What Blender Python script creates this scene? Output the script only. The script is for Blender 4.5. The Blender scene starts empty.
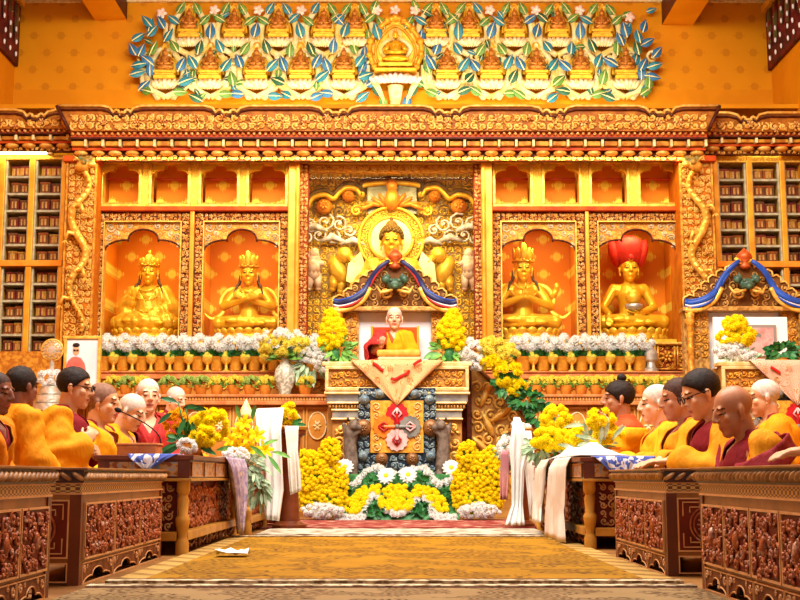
import bpy, math, random
from mathutils import Vector, Matrix, Euler, noise
SC = bpy.context.scene; COL = SC.collection
PI = math.pi
F = 1230.0; TH = math.atan(176 / F); CT, ST = math.cos(TH), math.sin(TH); H = 0.39
def P(px, py, Y):
    u = (px - 400) / F; v = (300 - py) / F
    dy = CT - v * ST; dz = ST + v * CT
    return Vector((u * Y / dy, Y, H + dz * Y / dy))
def X(px, Y, py=250): return P(px, py, Y).x
def Z(py, Y): return P(400, py, Y).z
WL = {}
def rnd(seed): return random.Random(seed)

# ------------------------------------------------------------------ materials
def hexc(h):
    if not isinstance(h, str): return (*h, 1) if len(h) == 3 else h
    h = h.lstrip('#'); out = []
    for i in (0, 2, 4):
        c = int(h[i:i + 2], 16) / 255
        out.append(c / 12.92 if c <= .04045 else ((c + .055) / 1.055) ** 2.4)
    return (*out, 1)
class NT:
    def __init__(s, name):
        s.m = bpy.data.materials.new(name); s.m.use_nodes = True
        s.t = s.m.node_tree; s.t.nodes.clear()
        s.out = s.t.nodes.new('ShaderNodeOutputMaterial')
        s.b = s.t.nodes.new('ShaderNodeBsdfPrincipled')
        s.t.links.new(s.b.outputs[0], s.out.inputs[0])
        s._co = None
    def put(s, sock, v):
        if isinstance(v, (int, float)): sock.default_value = v
        elif isinstance(v, (tuple, list)): sock.default_value = v
        else: s.t.links.new(v, sock)
    def co(s):
        if not s._co: s._co = s.t.nodes.new('ShaderNodeTexCoord').outputs['Object']
        return s._co
    def ma(s, op, a, b=None, c=None):
        n = s.t.nodes.new('ShaderNodeMath'); n.operation = op
        for i, v in enumerate((a, b, c)):
            if v is not None: s.put(n.inputs[i], v)
        return n.outputs[0]
    def xyz(s):
        n = s.t.nodes.new('ShaderNodeSeparateXYZ'); s.t.links.new(s.co(), n.inputs[0]); return n.outputs
    def noise(s, scale, detail=2, vec=None, dist=0):
        n = s.t.nodes.new('ShaderNodeTexNoise'); n.inputs['Scale'].default_value = scale
        n.inputs['Detail'].default_value = detail; n.inputs['Distortion'].default_value = dist
        s.t.links.new(vec or s.co(), n.inputs['Vector']); return n.outputs[0]
    def voro(s, scale, feature='F1', out='Distance', vec=None):
        n = s.t.nodes.new('ShaderNodeTexVoronoi'); n.feature = feature; n.inputs['Scale'].default_value = scale
        s.t.links.new(vec or s.co(), n.inputs['Vector']); return n.outputs[out]
    def stretch(s, v):
        n = s.t.nodes.new('ShaderNodeMapping'); n.inputs['Scale'].default_value = v
        s.t.links.new(s.co(), n.inputs[0]); return n.outputs[0]
    def ramp(s, fac, stops, const=False):
        n = s.t.nodes.new('ShaderNodeValToRGB'); r = n.color_ramp
        if const: r.interpolation = 'CONSTANT'
        while len(r.elements) < len(stops): r.elements.new(.5)
        for e, (p, c) in zip(r.elements, stops): e.position = p; e.color = hexc(c)
        s.put(n.inputs[0], fac); return n.outputs[0]
    def mix(s, fac, a, b):
        n = s.t.nodes.new('ShaderNodeMix'); n.data_type = 'RGBA'
        s.put(n.inputs[0], fac)
        s.put(n.inputs[6], hexc(a) if isinstance(a, (str, tuple)) else a)
        s.put(n.inputs[7], hexc(b) if isinstance(b, (str, tuple)) else b); return n.outputs[2]
    def bump(s, h, strength=.3, dist=.01):
        n = s.t.nodes.new('ShaderNodeBump'); n.inputs['Strength'].default_value = strength
        n.inputs['Distance'].default_value = dist
        s.put(n.inputs['Height'], h); s.t.links.new(n.outputs[0], s.b.inputs['Normal'])
    def fin(s, col, rough=.5, metal=0, emit=None, es=0, sss=0):
        s.put(s.b.inputs['Base Color'], hexc(col) if isinstance(col, (str, tuple)) else col)
        s.b.inputs['Specular IOR Level'].default_value = .15 if (rough >= .5 and metal == 0) else .35
        s.put(s.b.inputs['Roughness'], rough); s.put(s.b.inputs['Metallic'], metal)
        if es:
            s.put(s.b.inputs['Emission Color'], hexc(emit)); s.b.inputs['Emission Strength'].default_value = es
        if sss: s.b.inputs['Subsurface Weight'].default_value = sss; s.b.inputs['Subsurface Radius'].default_value = (.01, .004, .002)
        return s.m
def mat(name, c, c2=None, scale=8, lo=.4, hi=.6, rough=.5, metal=0, bump=0, bscale=60, emit=None, es=0, vor=False, c3=None, sss=0):
    n = NT(name); col = c
    if c2:
        f = n.voro(scale, out='Distance') if vor else n.noise(scale, 3)
        st = [(lo, c), (hi, c2)]
        if c3: st.append((min(1, hi + (hi - lo)), c3))
        col = n.ramp(f, st)
    if bump: n.bump(n.noise(bscale, 3), bump)
    return n.fin(col, rough, metal, emit, es, sss)

M = {}
M['wallplain'] = mat('orange plaster', '#de900a', '#d48406', 2, rough=.7)
def rosette_mat(name, ground, rose, s, size, hole, rough=.6, g2=None, shade=.5):
    n = NT(name); x, y, z = n.xyz()
    rh = .65
    row = n.ma('FLOOR', n.ma('DIVIDE', z, s * rh)); off = n.ma('MULTIPLY', n.ma('FLOORED_MODULO', row, 2.0), .5)
    fx = n.ma('SUBTRACT', n.ma('FRACT', n.ma('ADD', n.ma('DIVIDE', x, s), off)), .5)
    fz = n.ma('MULTIPLY', n.ma('SUBTRACT', n.ma('FRACT', n.ma('DIVIDE', z, s * rh)), .5), rh)
    ax, az = n.ma('ABSOLUTE', fx), n.ma('ABSOLUTE', fz)
    d = n.ma('ADD', ax, az)
    wob = n.ma('MULTIPLY', n.ma('SINE', n.ma('MULTIPLY', ax, 52.0)), .034)
    d = n.ma('ADD', d, wob)
    m = n.ma('LESS_THAN', d, size)
    ring = n.ma('SINE', n.ma('MULTIPLY', n.ma('ADD', n.ma('MULTIPLY', ax, ax), n.ma('MULTIPLY', az, az)), hole))
    dots = n.ma('MULTIPLY', n.ma('SINE', n.ma('MULTIPLY', fx, 70.0)), n.ma('SINE', n.ma('MULTIPLY', fz, 70.0)))
    h = n.ma('GREATER_THAN', n.ma('ADD', ring, n.ma('MULTIPLY', dots, .7)), -.35)
    m = n.ma('MULTIPLY', m, n.ma('ADD', n.ma('MULTIPLY', h, shade), 1 - shade))
    g = n.mix(n.noise(3, 3), ground, g2 or ground)
    n.bump(n.noise(300, 2), .08)
    return n.fin(n.mix(m, g, rose), rough)
M['wall'] = rosette_mat('patterned orange wall', '#e0950a', '#c67a06', .34, .2, 160, g2='#d28404', shade=.5)
M['nichecloth'] = rosette_mat('orange brocade', '#f08e14', '#fdd848', .33, .25, 150, g2='#e87c0c', rough=.55, shade=.75)
M['gold'] = mat('gold leaf', '#f2b832', '#de9620', 14, rough=.38, metal=.35, bump=.15)
M['goldpale'] = mat('pale gold', '#f5c95c', '#e0a43c', 18, rough=.38, metal=.4, bump=.1)
M['goldbody'] = mat('gilded statue', '#f5c22e', '#e8ac1c', 6, rough=.36, metal=.4)
M['crestground'] = mat('burnt orange ground', '#b06a1c', '#8f4e12', 9, rough=.5, bump=.3)
M['goldcarve'] = mat('carved gilding', '#e3a436', '#b8701f', 22, rough=.42, metal=.35, bump=.35, bscale=90)
M['goldlight'] = mat('carved light gilding', '#ecc063', '#d99a38', 16, rough=.45, metal=.25, bump=.3, bscale=90)
M['goldbright'] = mat('yellow gilding', '#f4c63a', '#e6a922', 12, rough=.38, metal=.4, bump=.3, bscale=70)
M['goldmulti'] = mat('painted carving', '#ecca82', '#d48c30', 30, lo=.38, hi=.52, c3='#a5502c', rough=.5, metal=.15, bump=.4, bscale=120)
M['goldsilver'] = mat('grey and gold carving', '#d7c9a0', '#a99a78', 14, lo=.38, hi=.55, c3='#d8a545', rough=.45, metal=.2, bump=.35, bscale=80)
M['redground'] = mat('vermilion ground', '#9c3c14', '#7f2a0e', 10, rough=.6)
M['orangeground'] = mat('orange ground', '#c8700f', '#b55c0a', 8, rough=.6)
M['brownground'] = mat('brown ground', '#6d3413', '#52230c', 12, rough=.6)
M['redbeam'] = mat('red lacquer', '#b53a0c', '#c75410', 7, rough=.5)
M['orangepost'] = mat('orange gilt post', '#ee8f1e', '#f2a93a', 5, rough=.35, metal=.3)
M['darkline'] = mat('dark brown edge', '#5b2a18', '#43190f', 20, rough=.5)
M['cream'] = mat('cream paint', '#f0dda6', '#dcbb78', 20, rough=.5)
M['yellowfrieze'] = mat('yellow carved frieze', '#f4cf54', '#e0a52c', 60, lo=.4, hi=.55, rough=.45, metal=.2, bump=.6, bscale=110)
M['teal'] = mat('teal enamel', '#1f6f86', '#2c8fa0', 25, rough=.4)
M['blueleaf'] = mat('blue enamel', '#1d5a8e', '#3c86b0', 25, rough=.4)
M['greenleaf'] = mat('green enamel', '#3f7d3c', '#79a13a', 25, rough=.4)
M['midrib'] = mat('pale midrib', '#f6eaa6', rough=.5)
M['vine'] = mat('pale yellow vine', '#f8ecb4', '#f0d470', 8, rough=.5)
M['lotuspink'] = mat('pink lotus paint', '#eec3b4', '#f6e5d6', 20, rough=.5)
M['lotuswhite'] = mat('cream lotus paint', '#f5e9c4', '#f0d080', 14, rough=.5)
M['figbrown'] = mat('bronze gold figure', '#c98a35', '#a9611f', 30, rough=.4, metal=.35)
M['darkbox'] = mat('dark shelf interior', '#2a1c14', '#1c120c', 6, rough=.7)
M['shelfedge'] = mat('pale grey green shelf edge', '#c9c19a', '#a8a182', 14, rough=.5)
M['white'] = mat('white', '#f4f2ee', rough=.6)
M['silver'] = mat('silver', '#cfcbc0', '#b5ad9a', 20, rough=.35, metal=.6, bump=.3)
M['pinkwood'] = mat('salmon moulding wood', '#cf8a52', '#bd6f3a', 12, rough=.5)
M['altarwood'] = mat('orange brown altar wood', '#c98535', '#b56f26', 5, rough=.5)
M['altarlight'] = mat('light altar wood', '#dca65a', '#cc8e40', 6, rough=.5)
M['oval'] = mat('ochre medallion', '#dfa14c', '#d08a34', 10, rough=.5)
def glass_mat():
    m = bpy.data.materials.new('cabinet glass'); m.use_nodes = True; t = m.node_tree; t.nodes.clear()
    o = t.nodes.new('ShaderNodeOutputMaterial'); mx = t.nodes.new('ShaderNodeMixShader')
    f = t.nodes.new('ShaderNodeFresnel'); f.inputs[0].default_value = 1.16
    a = t.nodes.new('ShaderNodeBsdfTransparent'); g = t.nodes.new('ShaderNodeBsdfGlossy'); g.inputs['Roughness'].default_value = .02
    t.links.new(f.outputs[0], mx.inputs[0]); t.links.new(a.outputs[0], mx.inputs[1]); t.links.new(g.outputs[0], mx.inputs[2])
    t.links.new(mx.outputs[0], o.inputs[0]); return m
M['glass'] = glass_mat()

# ------------------------------------------------------------------ mesh builder
class MB:
    def __init__(s): s.v = []; s.f = []; s.m = []; s.mi = 0; s.M = None
    def add(s, vs, fs, Mx=None):
        b = len(s.v)
        if Mx is not None: vs = [Mx @ Vector(v) for v in vs]
        if s.M is not None: vs = [s.M @ Vector(v) for v in vs]
        s.v.extend([tuple(v) for v in vs]); s.f.extend([tuple(b + i for i in f) for f in fs]); s.m.extend([s.mi] * len(fs)); return s
    def box(s, x0, x1, y0, y1, z0, z1, Mx=None):
        vs = [(x, y, z) for z in (z0, z1) for y in (y0, y1) for x in (x0, x1)]
        return s.add(vs, [(0, 2, 3, 1), (4, 5, 7, 6), (0, 1, 5, 4), (1, 3, 7, 5), (3, 2, 6, 7), (2, 0, 4, 6)], Mx)
    def tube(s, pts, rad, n=6, flat=None, cap=True):
        pts = [Vector(p) for p in pts]; k = len(pts)
        if not isinstance(rad, (list, tuple)): rad = [rad] * k
        vs = []; up = Vector((0, 1, 0)); prevn = None
        for i in range(k):
            t = (pts[min(i + 1, k - 1)] - pts[max(i - 1, 0)])
            t = t.normalized() if t.length > 1e-9 else Vector((0, 0, 1))
            if prevn is None:
                a = up if abs(t.dot(up)) < .9 else Vector((1, 0, 0)); nrm = (a - t * a.dot(t)).normalized()
            else:
                nrm = prevn - t * prevn.dot(t)
                nrm = nrm.normalized() if nrm.length > 1e-6 else prevn
            prevn = nrm; bi = t.cross(nrm)
            for j in range(n):
                a = 2 * PI * j / n
                vs.append(pts[i] + (nrm * math.cos(a) * (flat or 1) + bi * math.sin(a)) * rad[i])
        fs = [(i * n + j, i * n + (j + 1) % n, (i + 1) * n + (j + 1) % n, (i + 1) * n + j) for i in range(k - 1) for j in range(n)]
        if cap: fs += [tuple(range(n - 1, -1, -1)), tuple((k - 1) * n + j for j in range(n))]
        return s.add(vs, fs)
    def ell(s, c, r, nu=10, nv=6, Mx=None):
        if not isinstance(r, (list, tuple)): r = (r, r, r)
        vs = [(c[0], c[1], c[2] - r[2])]
        for j in range(1, nv):
            ph = -PI / 2 + PI * j / nv
            for i in range(nu):
                a = 2 * PI * i / nu
                vs.append((c[0] + r[0] * math.cos(ph) * math.cos(a), c[1] + r[1] * math.cos(ph) * math.sin(a), c[2] + r[2] * math.sin(ph)))
        vs.append((c[0], c[1], c[2] + r[2])); t = len(vs) - 1
        fs = [(0, 1 + (i + 1) % nu, 1 + i) for i in range(nu)]
        for j in range(nv - 2):
            for i in range(nu):
                a = 1 + j * nu; fs.append((a + i, a + (i + 1) % nu, a + nu + (i + 1) % nu, a + nu + i))
        a = 1 + (nv - 2) * nu
        fs += [(a + i, a + (i + 1) % nu, t) for i in range(nu)]
        return s.add(vs, fs, Mx)
    def oell(s, c, r, ax, up, nu=10, nv=8):      # oriented: r=(along ax, along side, along up)
        ax = Vector(ax).normalized(); up = Vector(up); up = (up - ax * up.dot(ax)).normalized(); sd = up.cross(ax)
        Mx = Matrix((ax, sd, up)).transposed().to_4x4(); Mx.translation = Vector(c)
        return s.ell((0, 0, 0), r, nu, nv, Mx)
    def cap(s, a, b, ra, rb, n=10):
        a, b = Vector(a), Vector(b)
        if (b - a).length > 1e-5: s.tube([a, b], [ra, rb], n)
        s.ell(a, ra * 1.0, n, 6); s.ell(b, rb * 1.0, n, 6); return s
    def lathe(s, prof, n=16, c=(0, 0, 0), Mx=None):
        vs = []; k = len(prof)
        for r, z in prof:
            for j in range(n):
                a = 2 * PI * j / n; vs.append((c[0] + max(r, 1e-4) * math.cos(a), c[1] + max(r, 1e-4) * math.sin(a), c[2] + z))
        fs = [(i * n + j, i * n + (j + 1) % n, (i + 1) * n + (j + 1) % n, (i + 1) * n + j) for i in range(k - 1) for j in range(n)]
        fs += [tuple(range(n - 1, -1, -1)), tuple((k - 1) * n + j for j in range(n))]
        return s.add(vs, fs, Mx)
    def prism(s, poly, y0, y1, Mx=None):          # poly in x,z
        k = len(poly)
        vs = [(x, y0, z) for x, z in poly] + [(x, y1, z) for x, z in poly]
        ar = sum(poly[i][0] * poly[(i + 1) % k][1] - poly[(i + 1) % k][0] * poly[i][1] for i in range(k))
        fr = tuple(range(k)); bk = tuple(range(2 * k - 1, k - 1, -1))
        sd = [(i, k + i, k + (i + 1) % k, (i + 1) % k) for i in range(k)]
        if ar < 0: fr = fr[::-1]; bk = bk[::-1]; sd = [q[::-1] for q in sd]
        return s.add(vs, [fr, bk] + sd, Mx)
    def disc(s, cx, cz, r, y0, y1, n=20): return s.prism([(cx + r * math.cos(2 * PI * i / n), cz + r * math.sin(2 * PI * i / n)) for i in range(n)], y0, y1)
    def sheet(s, g):
        nr, nc = len(g), len(g[0]); vs = [p for r in g for p in r]
        return s.add(vs, [(i * nc + j, i * nc + j + 1, (i + 1) * nc + j + 1, (i + 1) * nc + j) for i in range(nr - 1) for j in range(nc - 1)])
    def mesh(s, name, off=None):
        me = bpy.data.meshes.new(name); vs = s.v
        if off is not None: vs = [(v[0] - off[0], v[1] - off[1], v[2] - off[2]) for v in s.v]
        me.from_pydata(vs, [], s.f); me.polygons.foreach_set('material_index', s.m); me.update(); return me
    def build(s, name, m, parent=None, smooth=False, bevel=0, solid=0, **kw):
        off = WL[parent.name] if parent else None
        me = s.mesh(name, off); return link(name, me, m, parent, smooth, bevel, solid, **kw)
def link(name, me, m, parent=None, smooth=False, bevel=0, solid=0, label=None, kind=None, subd=0):
    o = bpy.data.objects.new(name, me); COL.objects.link(o)
    if not isinstance(m, (list, tuple)): m = [m]
    if len(me.materials) == 0:
        for q in m: me.materials.append(M[q] if isinstance(q, str) else q)
    if smooth:
        me.polygons.foreach_set('use_smooth', [True] * len(me.polygons))
        if smooth is not True: me.set_sharp_from_angle(angle=smooth)
    if bevel:
        b = o.modifiers.new('b', 'BEVEL'); b.width = bevel; b.segments = 2; b.limit_method = 'ANGLE'
    if solid:
        b = o.modifiers.new('s', 'SOLIDIFY'); b.thickness = solid; b.offset = 0
    if subd:
        b = o.modifiers.new('u', 'SUBSURF'); b.levels = subd; b.render_levels = subd
    if parent: o.parent = parent; WL[o.name] = WL[parent.name]
    else: WL[o.name] = Vector((0, 0, 0))
    if label: o['label'] = label
    if kind: o['kind'] = kind
    return o
def tag(o, label, cat, group=None, kind=None):
    o['label'] = label; o['category'] = cat
    if group: o['group'] = group
    if kind: o['kind'] = kind
    return o
def thing(name, label, cat, loc=(0, 0, 0), group=None, kind=None):
    o = bpy.data.objects.new(name, None); COL.objects.link(o); o.empty_display_size = .05
    o.location = loc; WL[o.name] = Vector(loc); return tag(o, label, cat, group, kind)
def base(o):                                     # move a finished mesh thing's origin is not needed: thing built in world space
    return o
def dup(root, loc, rotz=0, label=None, group=None, scale=None):
    def cp(o, par):
        c = o.copy(); COL.objects.link(c)
        if par: c.parent = par
        for ch in o.children: cp(ch, c)
        return c
    r = cp(root, None); r.location = loc; r.rotation_euler = (0, 0, rotz)
    if scale: r.scale = (scale,) * 3
    if label: r['label'] = label
    if group: r['group'] = group
    return r
def structure(o): o['kind'] = 'structure'; return o

def spiral(mb, cx, cz, y, R, hand, a0, r, turns=1.35, n=12, sides=5, depth=.25):
    pts = []; rad = []
    for i in range(n + 1):
        t = i / n; a = a0 + hand * turns * 2 * PI * t; q = R * (1 - .82 * t)
        pts.append((cx + q * math.cos(a), y - R * depth * (t * .8 + .2), cz + q * math.sin(a))); rad.append(r * (1 - .35 * t))
    mb.tube(pts, rad, sides); mb.ell((cx, y - R * depth, cz), r * 1.2, 5, 4)
def scroll_fill(mb, x0, x1, z0, z1, y, cell, seed=1, thick=.15, leaves=2, jit=.1):
    R = rnd(seed); nx = max(1, round((x1 - x0) / cell)); nz = max(1, round((z1 - z0) / cell))
    dx, dz = (x1 - x0) / nx, (z1 - z0) / nz; c = min(dx, dz)
    for i in range(nx):
        for k in range(nz):
            cx, cz = x0 + dx * (i + .5 + R.uniform(-jit, jit)), z0 + dz * (k + .5 + R.uniform(-jit, jit)); hand = 1 if (i + k) % 2 else -1
            spiral(mb, cx, cz, y, c * .46 * R.uniform(1 - jit, 1 + jit * .5), hand, R.choice((0, .5, 1, 1.5)) * PI + R.uniform(-.3, .3), c * thick, R.uniform(1.1, 1.5))
            for q in range(leaves):
                a = PI / 4 + PI / 2 * R.randrange(4)
                mb.oell((cx + dx * .47 * math.cos(a), y - c * .05, cz + dz * .47 * math.sin(a)), (c * .24, c * .11, c * .12), (math.cos(a + R.uniform(-1, 1)), 0, math.sin(a + R.uniform(-1, 1))), (0, -1, 0), 6, 4)
def rosette(mb, cx, cz, y, r, n=6):
    for i in range(n):
        a = 2 * PI * i / n; mb.oell((cx + r * .6 * math.cos(a), y, cz + r * .6 * math.sin(a)), (r * .42, r * .26, r * .25), (math.cos(a), 0, math.sin(a)), (0, -1, 0), 6, 4)
    mb.ell((cx, y - r * .15, cz), (r * .28, r * .28, r * .28), 6, 4)
def frame_rect(mb, x0, x1, z0, z1, w, y0, y1):
    mb.box(x0, x1, y0, y1, z1 - w, z1); mb.box(x0, x1, y0, y1, z0, z0 + w)
    mb.box(x0, x0 + w, y0, y1, z0 + w, z1 - w); mb.box(x1 - w, x1, y0, y1, z0 + w, z1 - w)
def arch_curve(x0, x1, zs, zt, lobes=5):
    """cusped arch from (x0,zs) up to zt and down to (x1,zs): list of points left to right"""
    w = x1 - x0; cx = (x0 + x1) / 2; h = []
    for i in range(9):
        t = PI / 2 * i / 8; h.append((-.5 + .29 * (1 - math.cos(t)), .50 * math.sin(t)))
    h.append((-.195, .42))
    for i in range(9):
        t = PI / 2 * i / 8; h.append((-.195 * math.cos(t) - .012 * math.sin(2 * t), .42 + .58 * math.sin(t)))
    q = h + [(-a, b) for a, b in h[::-1][1:]]
    return [(cx + p[0] * w, zs + p[1] * (zt - zs)) for p in q]
def spandrel(mb, x0, x1, zs, zt, ztop, y0, y1):
    c = arch_curve(x0, x1, zs, zt)
    k = len(c); h = k // 2
    mb.prism([(x0, ztop)] + c[:h + 1] + [(c[h][0], ztop)], y0, y1)
    mb.prism([(c[h][0], ztop)] + c[h:] + [(x1, ztop)], y0, y1)
    return c
def remesh(mb, voxel, it=4, fac=.5):
    me = mb.mesh('tmp'); o = bpy.data.objects.new('tmp', me); COL.objects.link(o)
    r = o.modifiers.new('r', 'REMESH'); r.mode = 'VOXEL'; r.voxel_size = voxel
    if it: q = o.modifiers.new('q', 'SMOOTH'); q.factor = fac; q.iterations = it
    dg = bpy.context.evaluated_depsgraph_get(); dg.update()
    out = bpy.data.meshes.new_from_object(o.evaluated_get(dg))
    bpy.data.objects.remove(o); bpy.data.meshes.remove(me); out.materials.clear(); return out
def place(me, root):                             # mesh in root-local coordinates
    return me
# ================================================================== figures (people and statues)
def hand(mb, wrist, d, nrm, curl=.5, thumb=1, s=1.0):
    w = Vector(wrist); d = Vector(d).normalized(); n = Vector(nrm); n = (n - d * n.dot(d)).normalized(); sd = d.cross(n)
    mb.oell(w + d * .042 * s, (.048 * s, .038 * s, .018 * s), d, n, 12, 8)
    for i, (L, o) in enumerate(((.058, -1.5), (.070, -.5), (.066, .5), (.050, 1.5))):
        b = w + d * .078 * s + sd * o * .0205 * s
        d1 = (d * math.cos(curl * .5) + n * math.sin(curl * .5)); d2 = (d * math.cos(curl * 1.4) + n * math.sin(curl * 1.4))
        m = b + d1 * L * .5 * s; e = m + d2 * L * .6 * s
        mb.cap(b, m, .0095 * s, .0088 * s, 8); mb.cap(m, e, .0088 * s, .0075 * s, 8)
    b = w + d * .022 * s + sd * (-.03 * thumb) * s; m = b + (d * .7 - sd * thumb * .6 + n * .25).normalized() * .034 * s
    mb.cap(b, m, .0125 * s, .0105 * s, 8); mb.cap(m, m + (d * .9 - sd * thumb * .1 + n * .35).normalized() * .03 * s, .0105 * s, .0085 * s, 8)
def head_prims(mb, HM, jaw=1.0, ear=1.0, nose=1.0):
    old = mb.M; mb.M = HM
    mb.ell((0, .014, .036), (.077, .094, .084), 20, 14)
    mb.ell((0, -.022, -.035), (.062 * jaw, .066, .083), 18, 12)
    mb.ell((0, -.058, -.092), (.032 * jaw, .03, .026))
    mb.ell((0, .01, -.055), (.056 * jaw, .06, .05))
    mb.cap((0, -.088, .022), (0, -.105, -.020), .009, .0135 * nose, 8)
    for sg in (-1, 1):
        mb.ell((sg * .0125, -.096, -.027), (.0085 * nose, .012, .008), 8, 6)
        mb.oell((sg * .032, -.076, .031), (.026, .010, .010), (1, 0, -.12 * sg), (0, 0, 1), 10, 6)
        mb.ell((sg * .042, -.056, -.022), (.022, .02, .022), 10, 8)
        mb.ell((sg * .031, -.077, .008), (.0155, .0105, .0095), 10, 8)
        mb.oell((sg * .079, .012, -.008), (.031 * ear, .017, .009), (0, .12, 1), (sg, .45, 0), 12, 8)
        mb.ell((sg * .077, .004, -.04 * ear), (.010, .011, .014), 8, 6)
    mb.ell((0, -.083, -.054), (.0235, .013, .0072), 10, 6); mb.ell((0, -.081, -.068), (.02, .013, .0085), 10, 6)
    mb.M = old
def skel(lean=.05, yaw=0, pitch=0, roll=0, side=0, hsc=1.0):
    neck = Vector((side * .8, -lean, .552 - max(0, hsc - 1.15) * .22))
    Rm = (Matrix.Rotation(yaw, 4, 'Z') @ Matrix.Rotation(pitch, 4, 'X') @ Matrix.Rotation(roll, 4, 'Y'))
    HM = Matrix.Translation(neck) @ Rm @ Matrix.Scale(hsc, 4) @ Matrix.Translation((0, -.024, .142))
    return dict(pel=Vector((0, 0, .12)), waist=Vector((side * .3, -lean * .35, .27)), chest=Vector((side * .6, -lean * .8, .42)), neck=neck, HM=HM,
                sh={s: Vector((side * .7 + s * .165, -lean * .95 + .01, .485)) for s in (-1, 1)})
LAP = {-1: ((-.245, -.03, .27), (-.09, -.26, .19), (1, -.2, -.1), (0, .3, 1), .5), 1: ((.245, -.03, .27), (.09, -.26, .17), (-1, -.2, -.1), (0, .3, 1), .5)}
KNEE = [.33]
def body_mesh(k, arms, voxel=.006, fat=1.0, legs=True, ear=1.0, jaw=1.0, nose=1.0, hands=True, hs=1.0):
    mb = MB()
    mb.cap(k['pel'], k['waist'], .15 * fat, .135 * fat, 16); mb.cap(k['waist'], k['chest'], .135 * fat, .14, 16)
    mb.cap(k['sh'][-1] + Vector((.03, 0, -.02)), k['sh'][1] + Vector((-.03, 0, -.02)), .075, .075, 14)
    mb.cap(k['chest'] + Vector((0, 0, .07)), k['neck'], .09, .056, 14); mb.cap(k['neck'], k['HM'] @ Vector((0, .02, -.05)), .055, .056, 14)
    if legs:
        for s in (-1, 1):
            kn = Vector((s * KNEE[0], -.2, .09)); mb.cap((s * .09, -.02, .11), kn, .10, .078, 14)
            an = Vector((-s * .08, -.31, .075 + (.03 if s > 0 else 0))); mb.cap(kn, an, .07, .045, 12); mb.oell(an + Vector((-s * .07, -.005, 0)), (.1, .04, .034), (s, .1, 0), (0, 0, 1), 12, 8)
    for s in (-1, 1):
        el, wr, d, n, cu = arms[s]
        mb.cap(k['sh'][s], el, .06, .048, 12); mb.cap(el, wr, .047, .031, 12)
        if hands: hand(mb, wr, d, n, cu, s, hs)
    head_prims(mb, k['HM'], jaw, ear, nose)
    return remesh(mb, voxel, 4, .5)
def robe_mesh(k, arms, t=.02, voxel=.012, lap=True, covered=(-1, 1), drape=1.0, seed=1, it=8, amp=1.0):
    mb = MB()
    mb.cap(k['chest'] + Vector((0, .01, .05)), k['neck'] + Vector((0, .015, .0)), .12 + t * .5, .072 + t * .5, 16)
    mb.cap(k['pel'], k['waist'], .17 + t, .15 + t, 18); mb.cap(k['waist'], k['chest'], .15 + t, .145 + t, 18)
    for s in (-1, 1):
        mb.cap(k['neck'] + Vector((s * .035, .02, -.03)), k['sh'][s], .05 + t * .6, .062 + t, 14)
        if s in covered:
            el, wr = Vector(arms[s][0]), Vector(arms[s][1])
            mb.cap(k['sh'][s] + Vector((0, 0, -.01)), el, .062 + t, .064 + t, 14); mb.cap(el, el + (wr - el) * .8, .068 + t, .05 + t * .8, 14)
            mb.cap(el, (el.x * .9, el.y, .1), .06 + t, .08 + t, 12) if drape else None
            if drape: mb.cap(el + (wr - el) * .5, (el.x * .8, (el + (wr - el) * .5).y, .1), .05 + t * .7, .07 + t, 12)
    if lap:
        mb.ell((0, -.11, .10), (.33, .27, .12 + t), 20, 12)
        for s in (-1, 1): mb.cap((s * .1, -.02, .12), (s * .27, -.2, .10), .11 + t * .5, .09 + t * .5, 14)
    me = remesh(mb, voxel, it, .5); R = rnd(seed); ox = R.uniform(0, 50)
    for v, nn in [(v, v.normal.copy()) for v in me.vertices]:
        p = v.co; q = p.z * .30 + p.x * .85 + p.y * .6
        a = noise.noise(Vector((q * 16 + ox, p.x * 1.2 + 7, p.z * 2.0 - p.y))) * .028 + noise.noise(Vector((q * 34 + ox, p.x * 3, p.z * 3))) * .009
        a += .010 * noise.noise(Vector((p.x * 9 + ox, p.y * 12, p.z * 16)))
        v.co = p + nn * a * amp
    return me
def edge_smooth(b, it=8):
    bv = [v for v in b.verts if v.is_boundary]; nb = {v: [e.other_vert(v) for e in v.link_edges if e.is_boundary] for v in bv}
    for _ in range(it):
        new = {v: v.co * .4 + sum((q.co for q in nb[v]), Vector()) * (.6 / len(nb[v])) for v in bv if nb[v]}
        for v, c in new.items(): v.co = c
def cut(me, fn):
    """delete faces whose centre satisfies fn"""
    import bmesh
    b = bmesh.new(); b.from_mesh(me)
    bmesh.ops.delete(b, geom=[f for f in b.faces if fn(f.calc_center_median())], context='FACES'); edge_smooth(b); b.to_mesh(me); b.free(); return me
def skinmat(name, c, c2): return mat(name, c, c2, 14, lo=.35, hi=.65, rough=.45, bump=.06, bscale=200, sss=.12)
M['skin1'] = skinmat('light tan skin', '#dba57c', '#d09870'); M['skin2'] = skinmat('brown skin', '#b87f5c', '#a87050'); M['skin3'] = skinmat('dark brown skin', '#8c5844', '#7b4b3a')
M['skin4'] = skinmat('pale rosy skin', '#e6b493', '#dba581')
M['lip'] = mat('lips', '#a9584a', rough=.4); M['brow'] = mat('dark brows and lashes', '#2c1a14', rough=.6)
M['stubble'] = mat('shaved scalp', '#8a6450', '#7a5746', 60, rough=.6); M['greystubble'] = mat('grey shaved scalp', '#cfc0b2', '#bfae9f', 60, rough=.6)
M['darkstubble'] = mat('dark shaved scalp', '#4a3026', '#3a251d', 60, rough=.6)
M['hairblack'] = mat('black hair', '#1d1614', '#2c211c', 90, rough=.5, bump=.5, bscale=200)
M['hairwhite'] = mat('short white hair', '#e3dcd2', '#cfc5b8', 90, rough=.7, bump=.4, bscale=220)
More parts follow.
